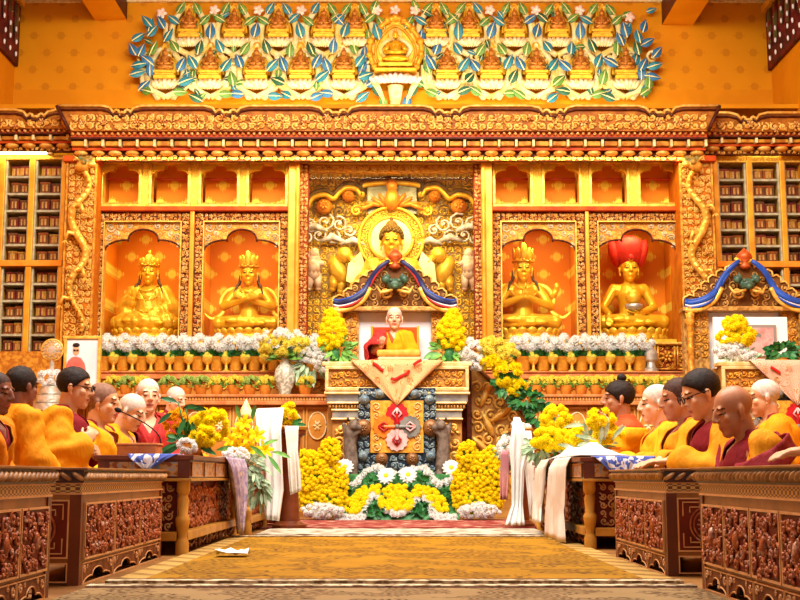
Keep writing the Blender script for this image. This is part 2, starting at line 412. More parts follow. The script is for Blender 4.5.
def paint_head(me, HM, skin, scalp=None, eyes=True, hl=.0):
    inv = HM.inverted(); me.materials.clear()
    for q in (skin, 'lip', 'brow', scalp or skin): me.materials.append(M[q])
    for p in me.polygons:
        c = inv @ p.center
        if c.length > .2: continue
        i = 0
        if c.y < -.05:
            for sg in (-1, 1):
                if ((c.x - sg * .034) / .019) ** 2 + ((c.z - .031 + abs(c.x - sg * .03) * .2) / .0042) ** 2 < 1: i = 2
                if eyes and ((c.x - sg * .031) / .0165) ** 2 + ((c.z - .004) / .0042) ** 2 < 1: i = 2
            if (c.x / .0235) ** 2 + ((c.z + .061) / .0105) ** 2 < 1: i = 1
        if i == 0 and scalp and hairzone(c, hl): i = 3
        p.material_index = i
HZ = [(-.3, .09), (-.085, .076), (-.055, .056), (-.03, .034), (-.012, -.002), (.012, .0), (.03, -.035), (.06, -.06), (.3, -.085)]
def hairzone(c, hl=0):
    for (a, b), (d, e) in zip(HZ, HZ[1:]):
        if a <= c.y < d: return c.z > b + (e - b) * (c.y - a) / (d - a) + hl
    return False
def hair_mesh(HM, grow=1.03, hl=0, top=None):
    mb = MB(); mb.ell((0, .014, .036), (.077 * grow, .094 * grow, .084 * grow), 40, 28)
    keep = [f for f in mb.f if hairzone(sum((Vector(mb.v[i]) for i in f), Vector()) / len(f), hl)]
    mb.f = keep; mb.m = [0] * len(keep); mb.v = [tuple(HM @ Vector(v)) for v in mb.v]
    if top:
        mb.M = HM; mb.oell((0, .03, .135), (.028, .026, .03), (0, .3, 1), (0, 1, 0), 12, 8); mb.ell((0, .022, .118), (.02, .02, .012)); mb.M = None
    me = mb.mesh('hair')
    for v in me.vertices: v.co += v.normal * .004 * noise.noise(v.co * 60)
    return me
def clean_mesh(me):
    import bmesh
    b = bmesh.new(); b.from_mesh(me); bmesh.ops.delete(b, geom=[v for v in b.verts if not v.link_faces], context='VERTS'); edge_smooth(b, 4); b.to_mesh(me); b.free(); return me

# ------------------------------------------------------------------ gilded statues
def crown(parent, HM, m='goldbright', h=.065):
    mb = MB(); mb.M = HM; r = .088
    mb.tube([(r * math.sin(a), -r * 1.12 * math.cos(a) + .012, .062) for a in [i * 2 * PI / 24 for i in range(25)]], .009, 6)
    for i in range(5):
        a = (i - 2) * .62; hh = h * (1.35 if i == 2 else 1)
        mb.oell((r * math.sin(a), -r * 1.12 * math.cos(a) + .012, .062 + hh * .5), (hh * .62, .03, .01), (0, 0, 1), (math.sin(a), -math.cos(a), 0), 10, 6)
        mb.ell((r * 1.06 * math.sin(a), -r * 1.2 * math.cos(a) + .012, .07), .012, 6, 5)
    mb.ell((0, .02, .14), (.035, .035, .04)); mb.ell((0, .02, .19), (.016, .016, .024))
    mb.build('crown', m, parent, smooth=True)
def locks(parent, k, m='hairdark'):
    mb = MB(); HM = k['HM']
    for s in (-1, 1):
        a = HM @ Vector((s * .08, .02, -.01)); b = HM @ Vector((s * .09, .02, -.09)); c = k['sh'][s] + Vector((-s * .02, -.05, .06)); d = k['sh'][s] + Vector((s * .01, -.09, -.03))
        mb.tube(smoothp([a, b, c, d], 5), [.018] * 11 + [.014, .012, .01, .008, .006][:5], 8)
    mb.build('hair_lock', m, parent, smooth=True)
M['hairdark'] = mat('dark brown painted hair', '#5a3a18', '#44290f', 20, rough=.45)
M['hairblue'] = mat('brown gold painted hair', '#7d5a18', '#6a480f', 60, rough=.5, bump=.5, bscale=90)
def statue(label, loc, scale, arms, deco, yaw=0, m='goldbody', robe=None, pitch=.05, group=None, name='gilded_statue', rotz=0):
    t = thing(name, label, 'statue', (0, 0, 0), group)
    k = skel(.01, yaw, pitch, hsc=1.28)
    me = body_mesh(k, arms, .0085, .82, True, 1.35, .95, 1, True, 1.05); b = link('body', me, m, t, True)
    me.materials.append(M['brow'])
    inv = k['HM'].inverted()
    for p in me.polygons:
        c = inv @ p.center
        if c.length < .16 and c.y < -.05:
            for sg in (-1, 1):
                if ((c.x - sg * .031) / .017) ** 2 + ((c.z - .004) / .004) ** 2 < 1 or ((c.x - sg * .034) / .022) ** 2 + ((c.z - .037) / .0045) ** 2 < 1: p.material_index = 1
    a = MB(); a.ell((0, -.12, -.035), (.38, .31, .05), 28, 8)
    for i in range(22):
        q = 2 * PI * i / 22
        a.oell((.37 * math.cos(q), -.12 + .30 * math.sin(q), -.035), (.055, .06, .02), (math.cos(q) * .5, math.sin(q) * .5, 1), (math.cos(q), math.sin(q), 0), 8, 5)
        a.oell((.37 * math.cos(q + .14), -.12 + .30 * math.sin(q + .14), -.085), (.05, .06, .02), (math.cos(q) * .5, math.sin(q) * .5, -1), (math.cos(q), math.sin(q), 0), 8, 5)
    a.lathe([(.30, -.12), (.33, -.10), (.33, -.07), (.26, -.06)], 28, (0, -.12, 0)); a.build('lotus_seat', 'goldbright', t, smooth=True)
    if robe:
        rm = robe_mesh(k, arms, .02, .014, True, robe, 1, 7, 8, .8); cut(rm, lambda p: p.y < -.03 and abs(p.x) < max(0, (p.z - .33)) * .6 or p.z > .56); link('robe', rm, 'goldbright', t, True, solid=.01)
    deco(t, k)
    t.location = loc; t.scale = (scale,) * 3; t.rotation_euler = (0, 0, rotz); return t
def necklace(t, k, m='goldbright'):
    mb = MB()
    for r, dz in ((.10, .0), (.15, -.07)):
        for i in range(15):
            a = (i - 7) / 7 * 1.35; mb.ell((r * math.sin(a), k['chest'].y - .13 - .02 * math.cos(a) - (.03 if dz else 0) * math.cos(a), .50 + dz - r * .75 * math.cos(a) + .04), .011, 6, 5)
    mb.build('necklace', m, t, smooth=True)
def scarf(t, k, m='goldbright', w=.16):
    mb = MB()
    for s in (-1, 1):
        mb.tube(smoothp([(s * .10, .04, .54), (s * .26, .0, .50), (s * .34, -.02, .36), (s * .30, -.06, .24), (s * .42, -.1, .15), (s * .52, -.12, .22)], 5), [.028] * 20 + [.022, .02, .018, .014, .01, .008], 8, .4)
    mb.build('scarf', m, t, smooth=True)
# ================================================================== room shell
YW = 14.8
def YF(py):
    v = (300 - py) / F; return H * (CT - v * ST) / -(ST + v * CT)
XL, XR = X(15, YW, 60), X(771, YW, 60)
ZC = Z(-3, YW)
def flat(name, x0, x1, y0, y1, z0, z1, m): return structure(MB().box(x0, x1, y0, y1, z0, z1).build(name, m))
M['floorwood'] = mat('brown floor boards', '#9a6a34', '#7c5226', 3, rough=.4)
flat('floor', XL - .2, XR + .2, -1.5, YW + .2, -.1, 0, 'floorwood')
flat('wall_back', XL, XR, YW, YW + .2, 0, ZC, 'wall')
flat('wall_left', XL - .2, XL, -1.5, YW + .2, 0, ZC, 'wallplain')
flat('wall_right', XR, XR + .2, -1.5, YW + .2, 0, ZC, 'wallplain')
flat('ceiling', XL - .2, XR + .2, 3.5, YW + .2, ZC, ZC + .1, 'wallplain')
# plain painted band under the patterned field
zb0, zb1 = Z(116, YW), Z(90, YW)
flat('trim_1', XL, XR, YW - .012, YW, zb0, zb1, 'wallplain')
zt = Z(3, YW)
flat('trim_2', XL, XR, YW - .05, YW, zt, ZC, 'cream')
# ceiling beams run from the back wall towards the hall
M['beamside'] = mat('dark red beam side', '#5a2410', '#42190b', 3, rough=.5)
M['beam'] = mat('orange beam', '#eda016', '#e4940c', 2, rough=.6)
def beam(name, px0, px1, py):
    x0, x1 = X(px0, YW, py), X(px1, YW, py); z = Z(py, YW)
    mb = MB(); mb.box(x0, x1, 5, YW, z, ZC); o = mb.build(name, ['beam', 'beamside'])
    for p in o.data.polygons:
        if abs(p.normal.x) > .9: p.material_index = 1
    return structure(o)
beam('trim_3', 95, 127, 20); beam('trim_4', 662, 693, 25)
# painted friezes high on the side walls
def frieze(side, name, label):
    sx = 1 if side == 'l' else -1; xw = XL if side == 'l' else XR
    pb, pt = (67, 8) if side == 'l' else (71, 14)
    z0, z1 = Z(pb, YW), Z(pt, YW)
    t = thing(name, label, 'frieze', (xw, 12, z0), None)
    MB().box(min(xw + sx * .004, xw + sx * .05), max(xw + sx * .004, xw + sx * .05), 9.5, YW - .02, z0, z1).build('board', 'friezered', t)
    MB().box(min(xw + sx * .004, xw + sx * .1), max(xw + sx * .004, xw + sx * .1), 9.5, YW - .02, z1, z1 + .09).build('moulding', 'gold', t)
    R = rnd(5); b = MB(); v = MB(); n = 22
    for i in range(n):
        y = 9.6 + (YW - 9.7) * (i + .5) / n
        L = (z1 - z0) * R.uniform(.5, .7)
        v.tube([(xw + sx * .06, y, z1 - .03), (xw + sx * .075, y, z1 - L)], [.035, .02], 5)
        for k in range(4): b.ell((xw + sx * .08, y + R.uniform(-.04, .04), z0 + (z1 - z0) * (.12 + .2 * k)), (.014, .02, .035), 6, 4)
    v.build('tassel_band', 'friezegreen', t); b.build('bead', 'white', t, smooth=True, kind='stuff')
M['friezered'] = mat('dark crimson board', '#6a1a18', '#3c1114', 9, rough=.5)
M['friezegreen'] = mat('green and brown swags', '#5d5a2a', '#7a2c20', 14, rough=.5)
frieze('l', 'painted_frieze', 'dark crimson painted frieze with white beads high on wall at left corner')
frieze('r', 'painted_frieze', 'dark crimson painted frieze with white beads high on wall at right corner')

# ================================================================== lotus tree relief on the back wall
YR = YW - .06
def rx(px, py=60): return X(px, YR, py)
def rz(py): return Z(py, YR)
PXR = (rx(500) - rx(300)) / 200
def leaf_mesh(name, c):
    mb = MB(); n = 6
    for side in (1, -1):
        g = []
        for i in range(n + 1):
            t = i / n; w = math.sin(PI * t ** .8) * .26
            g.append([(0, -.06 * math.sin(PI * t), t - .5), (side * w * .6, -.10 * math.sin(PI * t), t - .5), (side * w, -.02, t - .5)])
        if side < 0: g = [r[::-1] for r in g]
        mb.sheet(g)
    mb.mi = 1; mb.tube([(0, -.075, -.5), (0, -.14, 0), (0, -.08, .45)], [.035, .035, .01], 5)
    me = mb.mesh(name)
    for q in (c, 'midrib'): me.materials.append(M[q])
    return me
M['leafdeep'] = mat('dark green enamel', '#1f5240', '#2f6a48', 25, rough=.4)
LEAF = [leaf_mesh('leaf_a', 'teal'), leaf_mesh('leaf_b', 'blueleaf'), leaf_mesh('leaf_c', 'greenleaf'), leaf_mesh('leaf_d', 'leafdeep')]
top = [190, 235, 279, 324, 355, 436, 469, 514, 557, 601]
bot = [166, 211, 257, 301, 344, 447, 491, 536, 580, 625]
tree = thing('lotus_tree_relief', 'leafy vine relief with blue and green leaves on orange wall above the cornice', 'wall relief', (rx(395), YW, rz(106)))
R = rnd(3); LV = []
def lv(px, py, ang, s, c=None): LV.append((px, py, ang, s, R.choice((0, 1, 2, 2, 3)) if c is None else c))
for i, x in enumerate(top):
    for sg in (-1, 1):
        lv(x + sg * 8, 10 + R.uniform(-1, 1), sg * R.uniform(-40, -25) , 12, 2 if R.random() < .6 else 0)
        lv(x + sg * 16, 21 + R.uniform(-2, 2), sg * R.uniform(40, 60), 12)
    lv(x + 22, 34, R.uniform(-20, 20), 15, R.choice((0, 1)))
for i, x in enumerate(bot):
    for sg in (-1, 1):
        lv(x + sg * 10, 51 + R.uniform(-2, 2), sg * R.uniform(-35, 0), 13)
        lv(x + sg * 17, 66 + R.uniform(-3, 3), sg * R.uniform(20, 60), 14, R.choice((0, 1, 1)))
        lv(x + sg * R.uniform(14, 20), 98 + R.uniform(-5, 3), sg * R.uniform(50, 90), 13)
    lv(x + 22, 82 + R.uniform(-4, 4), R.uniform(-70, 70), 14)
for x, y, a in ((143, 53, 20), (135, 53, -30), (152, 28, 10), (149, 25, -40), (154, 34, 35), (140, 40, 50), (141, 68, 80), (146, 88, 40), (152, 72, 0), (140, 77, 70), (170, 38, 30), (163, 26, -30),
                (655, 56, 40), (653, 69, 75), (651, 80, 100), (646, 45, 60), (636, 40, -10), (642, 30, 20), (618, 43, -20), (640, 75, 0), (644, 92, 10), (627, 31, 20), (620, 72, -30), (635, 60, 15)): lv(x, y, a, 13, R.choice((0, 0, 1)))
for sg in (-1, 1):
    for dx, dy, a in ((20, 8, -20), (14, 24, 30), (26, 38, 10), (30, 55, 0), (32, 68, -20), (18, 92, 40), (12, 103, 10), (22, 84, -60)): lv(395 + sg * dx, dy, sg * a, 13)
for _ in range(70):
    px = R.uniform(140, 652)
    if abs(px - 395) > 30: lv(px, R.uniform(12, 104), R.uniform(0, 360), R.uniform(7, 10), R.choice((0, 3, 3, 2)))
LV.sort(key=lambda q: -q[3])
stuff = MB(); CL = []
for i, (px, py, a, s, c) in enumerate(LV):
    if i < 100:
        o = bpy.data.objects.new('leaf', LEAF[c]); COL.objects.link(o); o.parent = tree
        o.location = Vector((rx(px, py), YR - .09 - R.uniform(0, .06), rz(py))) - WL[tree.name]
        o.rotation_euler = (R.uniform(-.3, .1), math.radians(a), R.uniform(-.3, .3)); o.scale = (s * PXR * 1.3,) * 3
    else: CL.append((px, py, a, s, c))
mb = MB()
for px, py, a, s, c in CL:
    me = LEAF[c]; mt = Matrix.Translation((rx(px, py), YR - .06, rz(py))) @ Matrix.Rotation(math.radians(a), 4, 'Y') @ Matrix.Scale(s * PXR * 1.3, 4)
    b = len(mb.v); mb.v += [tuple(mt @ v.co) for v in me.vertices]
    for p in me.polygons: mb.f.append(tuple(b + i for i in p.vertices)); mb.m.append(c if p.material_index == 0 else 4)
mb.build('leaf_cluster', ['teal', 'blueleaf', 'greenleaf', 'leafdeep', 'midrib'], tree, smooth=True, kind='stuff')
for me in LEAF: me.polygons.foreach_set('use_smooth', [True] * len(me.polygons))
vn = MB(); rb = MB()
def pl(pts, r, mbx, n=6, fl=None): mbx.tube([(rx(a, b), YR - .02, rz(b)) for a, b in pts], r, n, fl)
def smoothp(pts, k=6):
    out = []
    for i in range(len(pts) - 1):
        p0 = pts[max(i - 1, 0)]; p1 = pts[i]; p2 = pts[i + 1]; p3 = pts[min(i + 2, len(pts) - 1)]
        for j in range(k):
            t = j / k
            out.append(tuple(.5 * ((2 * p1[q]) + (-p0[q] + p2[q]) * t + (2 * p0[q] - 5 * p1[q] + 4 * p2[q] - p3[q]) * t * t + (-p0[q] + 3 * p1[q] - 3 * p2[q] + p3[q]) * t ** 3) for q in range(len(p1))))
    return out + [pts[-1]]
for x in top + bot:
    tp = x in top; cy = 30 if tp else 72
    for sg in (-1, 1):
        pl(smoothp([(x, cy + 26), (x + sg * 15, cy + 16), (x + sg * 17, cy - 2), (x + sg * 9, cy - 18), (x + sg * 3, cy - 22)]), .04, vn)
        pl(smoothp([(x + sg * 4, cy + 24), (x + sg * 22, cy + 14), (x + sg * 24, cy - 6)]), .032, vn)
for i, x in enumerate(bot):
    for sg in (-1, 1):
        c = [(x + sg * (22 + q), 60 + 40 * t) for t, q in ((0, 0), (.3, -2), (.65, -7), (1, -16))]
        pl(smoothp(c), [.03] * 6 + [.06] * 7 + [.05] * 5 + [.02], rb, 6, .4); rb.build('ribbon', 'cream', tree, smooth=True); rb = MB()
for x0 in range(135, 660, 22):
    if abs(x0 - 395) > 30: spiral(vn, rx(x0 + 11), rz(58 + 6 * math.sin(x0)), YR - .03, .1, 1 if x0 % 4 else -1, x0, .022, 1.2)
vn.build('vine', 'vine', tree, smooth=True); pass
bd = MB()
for x in (161, 302 - 88, 258, 301, 490, 536, 580, 630, 377, 415, 395):
    y = 12 if x not in (161, 630) else (15 if x == 161 else 19)
    for a in range(5): bd.oell((rx(x + 2.2 * math.cos(a * 1.257)), YR - .06, rz(y + 2.2 * math.sin(a * 1.257))), (.05, .03, .025), (math.cos(a * 1.257), 0, -math.sin(a * 1.257)), (0, -1, 0), 6, 4)
bd.build('bud', 'lotuspink', tree, smooth=True, kind='stuff')
# seated figures of the relief
def lotus_mesh(mb, cx, cz, y, w, h, n=7):
    for k in range(2):
        for i in range(n):
            t = (i + .5 * k) / (n - 1 + k) * 2 - 1 if n > 1 else 0
            if abs(t) > 1: continue
            mb.oell((cx + t * w * .42, y - .02 - .04 * (1 - abs(t)) - .02 * k, cz + h * (.45 - .18 * k)), (h * .5, w * .09, .03), (t * .9, 0, 1), (0, -1, 0), 6, 4)
t0 = thing('relief_figure', '', 'wall relief', (0, 0, 0), 'small seated figures of the lotus tree relief')
a = MB(); lotus_mesh(a, 0, -.22, 0, .38, .16); a.build('lotus', 'lotuswhite', t0, smooth=True)
a = MB(); a.box(-.15, .15, -.10, .02, -.10, -.05); a.box(-.13, .13, -.09, .02, -.05, -.02); a.box(-.15, .15, -.1, .02, -.02, .02)
a.build('pedestal', 'goldbright', t0, bevel=.008)
a = MB(); a.oell((0, -.08, .055), (.125, .07, .04), (1, 0, 0), (0, 0, 1)); a.cap((0, -.07, .08), (0, -.07, .17), .055, .065)
a.ell((0, -.08, .255), (.042, .045, .05)); a.ell((0, -.07, .31), (.02, .02, .025))
for sg in (-1, 1): a.cap((sg * .065, -.07, .185), (sg * .1, -.09, .11), .026, .022); a.cap((sg * .1, -.09, .11), (sg * .02, -.14, .09), .022, .02)
a.build('body', 'figbrown', t0, smooth=True)
a = MB(); a.prism(arch_curve(-.17, .17, -.02, .42), 0, .03); a.tube([(p[0], -.01, p[1]) for p in arch_curve(-.17, .17, -.02, .42)], .018, 6)
a.build('niche_plaque', 'goldbright', t0)
ordn = ['first', 'second', 'third', 'fourth', 'fifth', 'sixth', 'seventh', 'eighth', 'ninth', 'tenth', 'eleventh', 'twelfth', 'thirteenth', 'fourteenth', 'fifteenth', 'sixteenth']
first = True
for row, xs, cy in (('upper', top, 33), ('lower', bot, 74)):
    for i, x in enumerate(xs):
        lab = f'small gold seated figure on pink lotus, {ordn[i]} from left in {row} row of wall relief'
        loc = (rx(x, cy), YR - .03, rz(cy)); s = PXR * 95 if row == 'lower' else PXR * 88
        s = s / 1.28
        if first: t0.location = loc; t0['label'] = lab; t0.scale = (s,) * 3; first = False
        else: dup(t0, loc, 0, lab, None, s)
# central enthroned figure
c0 = thing('relief_deity', 'large central gold seated figure in teardrop mandorla on pink lotus, middle of wall relief', 'wall relief', (rx(395.5, 60), YR, rz(88)))
def tear(cx, cy, w, h, n=28):
    out = []
    for i in range(n):
        a = 2 * PI * i / n; x = math.sin(a); y = -math.cos(a)
        k = 1 - .35 * max(0, y) ** 1.5
        out.append((rx(cx + w / 2 * x * k, 50), rz(cy - h / 2 * y)))
    return out
a = MB(); o1 = tear(395.5, 50, 52, 60); a.prism(o1, YR - .05, YR); a.build('mandorla', 'goldbright', c0)
a = MB(); a.tube([(p[0], YR - .07, p[1]) for p in o1 + o1[:1]], .035, 6); o2 = tear(395.5, 52, 40, 48)
a.tube([(p[0], YR - .06, p[1]) for p in o2 + o2[:1]], .02, 6)
for p in o1[::2]: a.ell((p[0], YR - .08, p[1]), .05, 6, 4)
a.build('mandorla_rim', 'gold', c0, smooth=True)
a = MB(); a.disc(rx(395.5, 37), rz(37.5), PXR * 6.5, YR - .1, YR - .07); a.tube([(rx(395.5, 55) + sg * PXR * 15 * math.sin(t), YR - .07, rz(64) + PXR * 22 * t / PI * 1.2) for sg in (-1,) for t in [i * PI / 8 for i in range(9)]], .03, 6)
a.tube([(rx(395.5, 55) + PXR * 15 * math.sin(t), YR - .07, rz(64) + PXR * 22 * t / PI * 1.2) for t in [i * PI / 8 for i in range(9)]], .03, 6)
a.build('halo', 'vine', c0, smooth=True)
a = MB(); cx = rx(395.5, 60)
a.oell((cx, YR - .14, rz(63)), (PXR * 14, .09, PXR * 4), (1, 0, 0), (0, 0, 1), 14, 8); a.cap((cx, YR - .12, rz(61)), (cx, YR - .12, rz(50)), PXR * 5, PXR * 6.5)
a.ell((cx, YR - .15, rz(39)), (PXR * 3.3, .05, PXR * 4)); a.ell((cx, YR - .14, rz(34)), PXR * 1.6)
for sg in (-1, 1):
    a.cap((cx + sg * PXR * 7, YR - .12, rz(48)), (cx + sg * PXR * 10, YR - .15, rz(56)), PXR * 2.6, PXR * 2.2); a.cap((cx + sg * PXR * 10, YR - .15, rz(56)), (cx + sg * PXR, YR - .22, rz(58)), PXR * 2.2, PXR * 1.8)
a.build('body', 'goldbody', c0, smooth=True)
a = MB(); a.box(cx - PXR * 17, cx + PXR * 17, YR - .2, YR, rz(71), rz(67)); a.box(cx - PXR * 21, cx + PXR * 21, YR - .2, YR, rz(76), rz(72.5)); a.build('pedestal', 'goldbright', c0, bevel=.01)
a = MB()
for k, (w, z, h) in enumerate(((22, 83, 9), (17, 84, 10))):
    for i in range(9):
        t = i / 4 - 1
        a.oell((cx + t * PXR * w, YR - .12 - .05 * k, rz(z - 2 * (1 - abs(t)))), (PXR * h * .55, PXR * 3, .04), (t * 1.3, -.2, 1), (0, -1, 0), 8, 5)
a.build('lotus', 'lotuspink', c0, smooth=True)
a = MB(); a.tube([(cx, YR - .08, rz(88)), (cx, YR - .06, rz(106))], [.1, .06], 8)
for sg in (-1, 1): a.tube([(cx + sg * PXR * 22, YR - .06, rz(74)), (cx + sg * PXR * 20, YR - .06, rz(84)), (cx + sg * PXR * 11, YR - .06, rz(103))], [.02, .05, .02], 6)
a.build('stem', 'vine', c0, smooth=True)

# ================================================================== cornices
M['beamend'] = mat('brown gold beam end', '#d49a34', '#a8641c', 12, rough=.5, bump=.3)
def cornice(name, label, px0, px1, Y, ytop, h, dips, sl, sr, pxr=108):
    """ytop: photo row of the crest; h: rows per step scale; sl/sr: how far the top overhangs the bottom at the ends"""
    z = lambda py, yy=Y - .15: Z(py, yy); zc = lambda py: Z(py, Y - .22)
    x = lambda px: X(px, Y, 130)
    p = (x(500) - x(300)) / 200
    t = thing(name, label, 'cornice', (x((px0 + px1) / 2), Y, z(ytop + 52 * h)), None, 'thing')
    yb = ytop + 25 * h
    # crest outline
    out = [(x(px0), zc(ytop))]
    for d0, d1 in dips:
        w = (d1 - d0) / 3
        out += [(x(d0 - 12), zc(ytop)), (x(d0 - 4), zc(ytop + 2)), (x(d0), zc(ytop + 7))]
        for q in range(3):
            for k in range(1, 5):
                a = PI * k / 4; out.append((x(d0 + w * (q + .5) - w / 2 * math.cos(a)), zc(ytop + 7 - (3 if q != 1 else 1.6) * math.sin(a) + (1.2 if q == 1 else 0))))
        out += [(x(d1 + 4), zc(ytop + 2)), (x(d1 + 12), zc(ytop))]
    out += [(x(px1), zc(ytop))]
    front = Y - .22
    MB().prism(out + [(x(px1 - sr), zc(yb)), (x(px0 + sl), zc(yb))], front, front + .1).build('crest_board', 'crestground', t)
    e = MB(); e.tube([(a, front - .01, b) for a, b in out], .018, 6); 
    e.build('crest_edge', 'goldlight', t, smooth=True)
    e = MB(); e.tube([(a, front - .02, b - .045) for a, b in out], .014, 5)
    e.tube([(x(px0), front - .02, zc(ytop)), (x(px0 + sl), front - .02, zc(yb))], .022, 5) if sl else None
    e.tube([(x(px1), front - .02, zc(ytop)), (x(px1 - sr), front - .02, zc(yb))], .022, 5) if sr else None
    e.build('crest_line', 'darkline', t, smooth=True)
    s = MB(); scroll_fill(s, x(px0 + sl), x(px1 - sr), zc(yb - .5), zc(ytop + 8.5), front - .005, p * 8.4, 11, .17, 3); s.build('crest_scrollwork', 'goldlight', t, smooth=True)
    s = MB(); Rr = rnd(int(px0) + 7); q = px0 + sl + 12
    while q < px1 - sr - 8:
        s = MB(); rosette(s, x(q), zc(ytop + (12 if Rr.random() < .5 else 17)), front - .03, p * Rr.uniform(3, 5), 6); s.build('crest_rosette', 'goldmulti', t, smooth=True); q += Rr.uniform(20, 34)
    # red bead row, dark line
    y1 = yb + 1
    MB().box(x(px0 + sl), x(px1 - sr), Y - .16, Y, z(yb + 7 * h), z(yb)).build('bead_band', 'redbeam', t)
    b = MB(); q = px0 + sl + 2
    while q < px1 - sr:
        b.ell((x(q), Y - .17, z(yb + 3.2 * h)), (p * 1.9, .03, p * 2.2), 7, 5); q += 5.6
    b.build('bead_row', 'goldmulti', t, smooth=True)
    MB().box(x(px0 + sl), x(px1 - sr), Y - .19, Y, z(yb + 8.5 * h), z(yb + 7 * h)).build('fillet', 'darkline', t)
    # beam ends
    MB().box(x(px0 + sl), x(px1 - sr), Y - .06, Y, z(yb + 18 * h), z(yb + 8.5 * h)).build('block_ground', 'redground', t)
    q = px0 + sl
    while q + 14 < px1 - sr + 2:
        k = MB(); k2 = MB(); k.box(x(q), x(q + 13), Y - .14, Y - .06, z(yb + 14.5 * h), z(yb + 9.5 * h)); k2.box(x(q + 13.6), x(q + 16), Y - .17, Y - .06, z(yb + 15.5 * h), z(yb + 8.6 * h)); q += 17; k.build('beam_end', 'beamend', t, bevel=.008); k2.build('bracket', 'cream', t)
    MB().box(x(px0 + sl), x(px1 - sr), Y - .1, Y, z(yb + 18 * h), z(yb + 15.5 * h)).build('moulding', 'redbeam', t)
    # petal valance
    MB().box(x(px0 + sl), x(px1 - sr), Y - .02, Y + .05, z(yb + 27 * h), z(yb + 18 * h)).build('valance', 'brownground', t)
    q = px0 + sl + 8; k = MB(); s = MB()
    while q < px1 - sr:
        k.oell((x(q), Y - .05, z(yb + 20 * h)), (p * 7, .06, p * 3), (1, 0, 0), (0, 0, 1), 10, 6); q += 17
    k.build('petal_row', 'goldlight', t, smooth=True)
    scroll_fill(s, x(px0 + sl), x(px1 - sr), z(yb + 27 * h), z(yb + 21.5 * h), Y - .03, p * 5.5, 4, .16, 1); s.build('valance_scrollwork', 'goldlight', t, smooth=True)
    return t
YFC = 13.8                                          # plane of the shrine front
cornice('altar_cornice', 'long carved gilt cornice with scalloped crest over the middle of the shrine wall', 62, 715, 13.5, 106, 1, [(118, 134), (219, 239), (325, 348), (435, 458), (541, 561), (646, 667)], 13, 12)
cornice('altar_cornice', 'lower carved gilt cornice above the bookcase at left', -45, 74, 13.75, 110, .74, [(33, 49)], 0, 0)
cornice('altar_cornice', 'lower carved gilt cornice above the bookcase at right', 703, 850, 13.75, 113, .74, [(736, 750)], 0, 0)
MB().box(X(-45, 14, 130), X(850, 14, 130), 13.85, YW - .01, Z(112, 14), Z(108, 14)).build('cornice_top', 'wallplain')
structure(bpy.data.objects['cornice_top']); bpy.data.objects['cornice_top'].name = 'trim_5'
# ================================================================== shrine front
def gx(px, Y=YFC): return X(px, Y, 250)
def gz(py, Y=YFC): return Z(py, Y)
GP = (gx(500) - gx(300)) / 200
fw = thing('shrine_framework', 'orange gilt posts and red rails framing statue niches on both sides of central shrine', 'shrine frame', (gx(391), YFC, gz(345)))
for a, b in ((288.5, 298), (483, 492)):
    p = MB(); p.box(gx(a), gx(b), YFC - .14, YFC + .3, gz(345), gz(157)); p.tube([(gx(b if a < 390 else a), YFC - .14, gz(345)), (gx(b if a < 390 else a), YFC - .14, gz(157))], .03, 8); p.build('post', 'orangepost', fw, bevel=.01)
for a, b in ((190.1, 194.4), (585.1, 588.9)): MB().box(gx(a), gx(b), YFC - .06, YFC + .25, gz(345), gz(212)).build('mullion', 'orangepost', fw, bevel=.008)
for a, b in ((95, 288.5), (492, 686)):
    MB().box(gx(a), gx(b), YFC - .08, YFC + .1, gz(212), gz(207.5)).build('rail', 'redbeam', fw, bevel=.006)
    MB().box(gx(a), gx(b), YFC - .05, YFC + .1, gz(160.5), gz(156)).build('top_rail', 'yellowfrieze', fw)
# arched panels above the niches
for side, lst in (('left', ((98, 140), (147, 189.5), (197, 239), (245, 287.5))), ('right', ((493, 534), (542.5, 583), (590, 631), (639, 681)))):
    for i, (a, b) in enumerate(lst):
        t = thing('arched_panel', f'arched orange brocade panel in yellow gilt frame, {ordn[i]} from left in {side} upper row', 'panel', (gx((a + b) / 2), YFC, gz(207)), 'arched brocade panels above the niches')
        f = MB(); frame_rect(f, gx(a), gx(b), gz(207.4), gz(160.6), GP * 3, YFC - .03, YFC + .12); fr_ = f.build('frame', 'goldpale', t, bevel=.006)
        f = MB(); spandrel(f, gx(a + 3), gx(b - 3), gz(176), gz(164), gz(162), YFC, YFC + .04); f.build('arch', 'goldbright', fr_)
        f = MB(); f.box(gx(a + 3), gx(b - 3), YFC, YFC + .04, gz(205.8), gz(202.5)); scroll_fill(f, gx(a + 3), gx(b - 3), gz(205.8), gz(202.5), YFC, GP * 3.2, i, .17, 1); f.build('sill_carving', 'goldcarve', fr_)
        MB().box(gx(a + 3), gx(b - 3), YFC + .28, YFC + .30, gz(206), gz(160)).build('brocade', 'nichecloth', t)
        MB().box(gx(a + 3), gx(b - 3), YFC + .18, YFC + .2, gz(176.5), gz(174)).build('curtain_rod', 'redbeam', t)
for a, b in ((140, 147), (189.5, 197), (239, 245), (534, 542.5), (583, 590), (631, 639)): MB().box(gx(a + .15), gx(b - .15), YFC - .02, YFC + .2, gz(207.4), gz(160.6)).build('upper_mullion', 'yellowfrieze', fw)
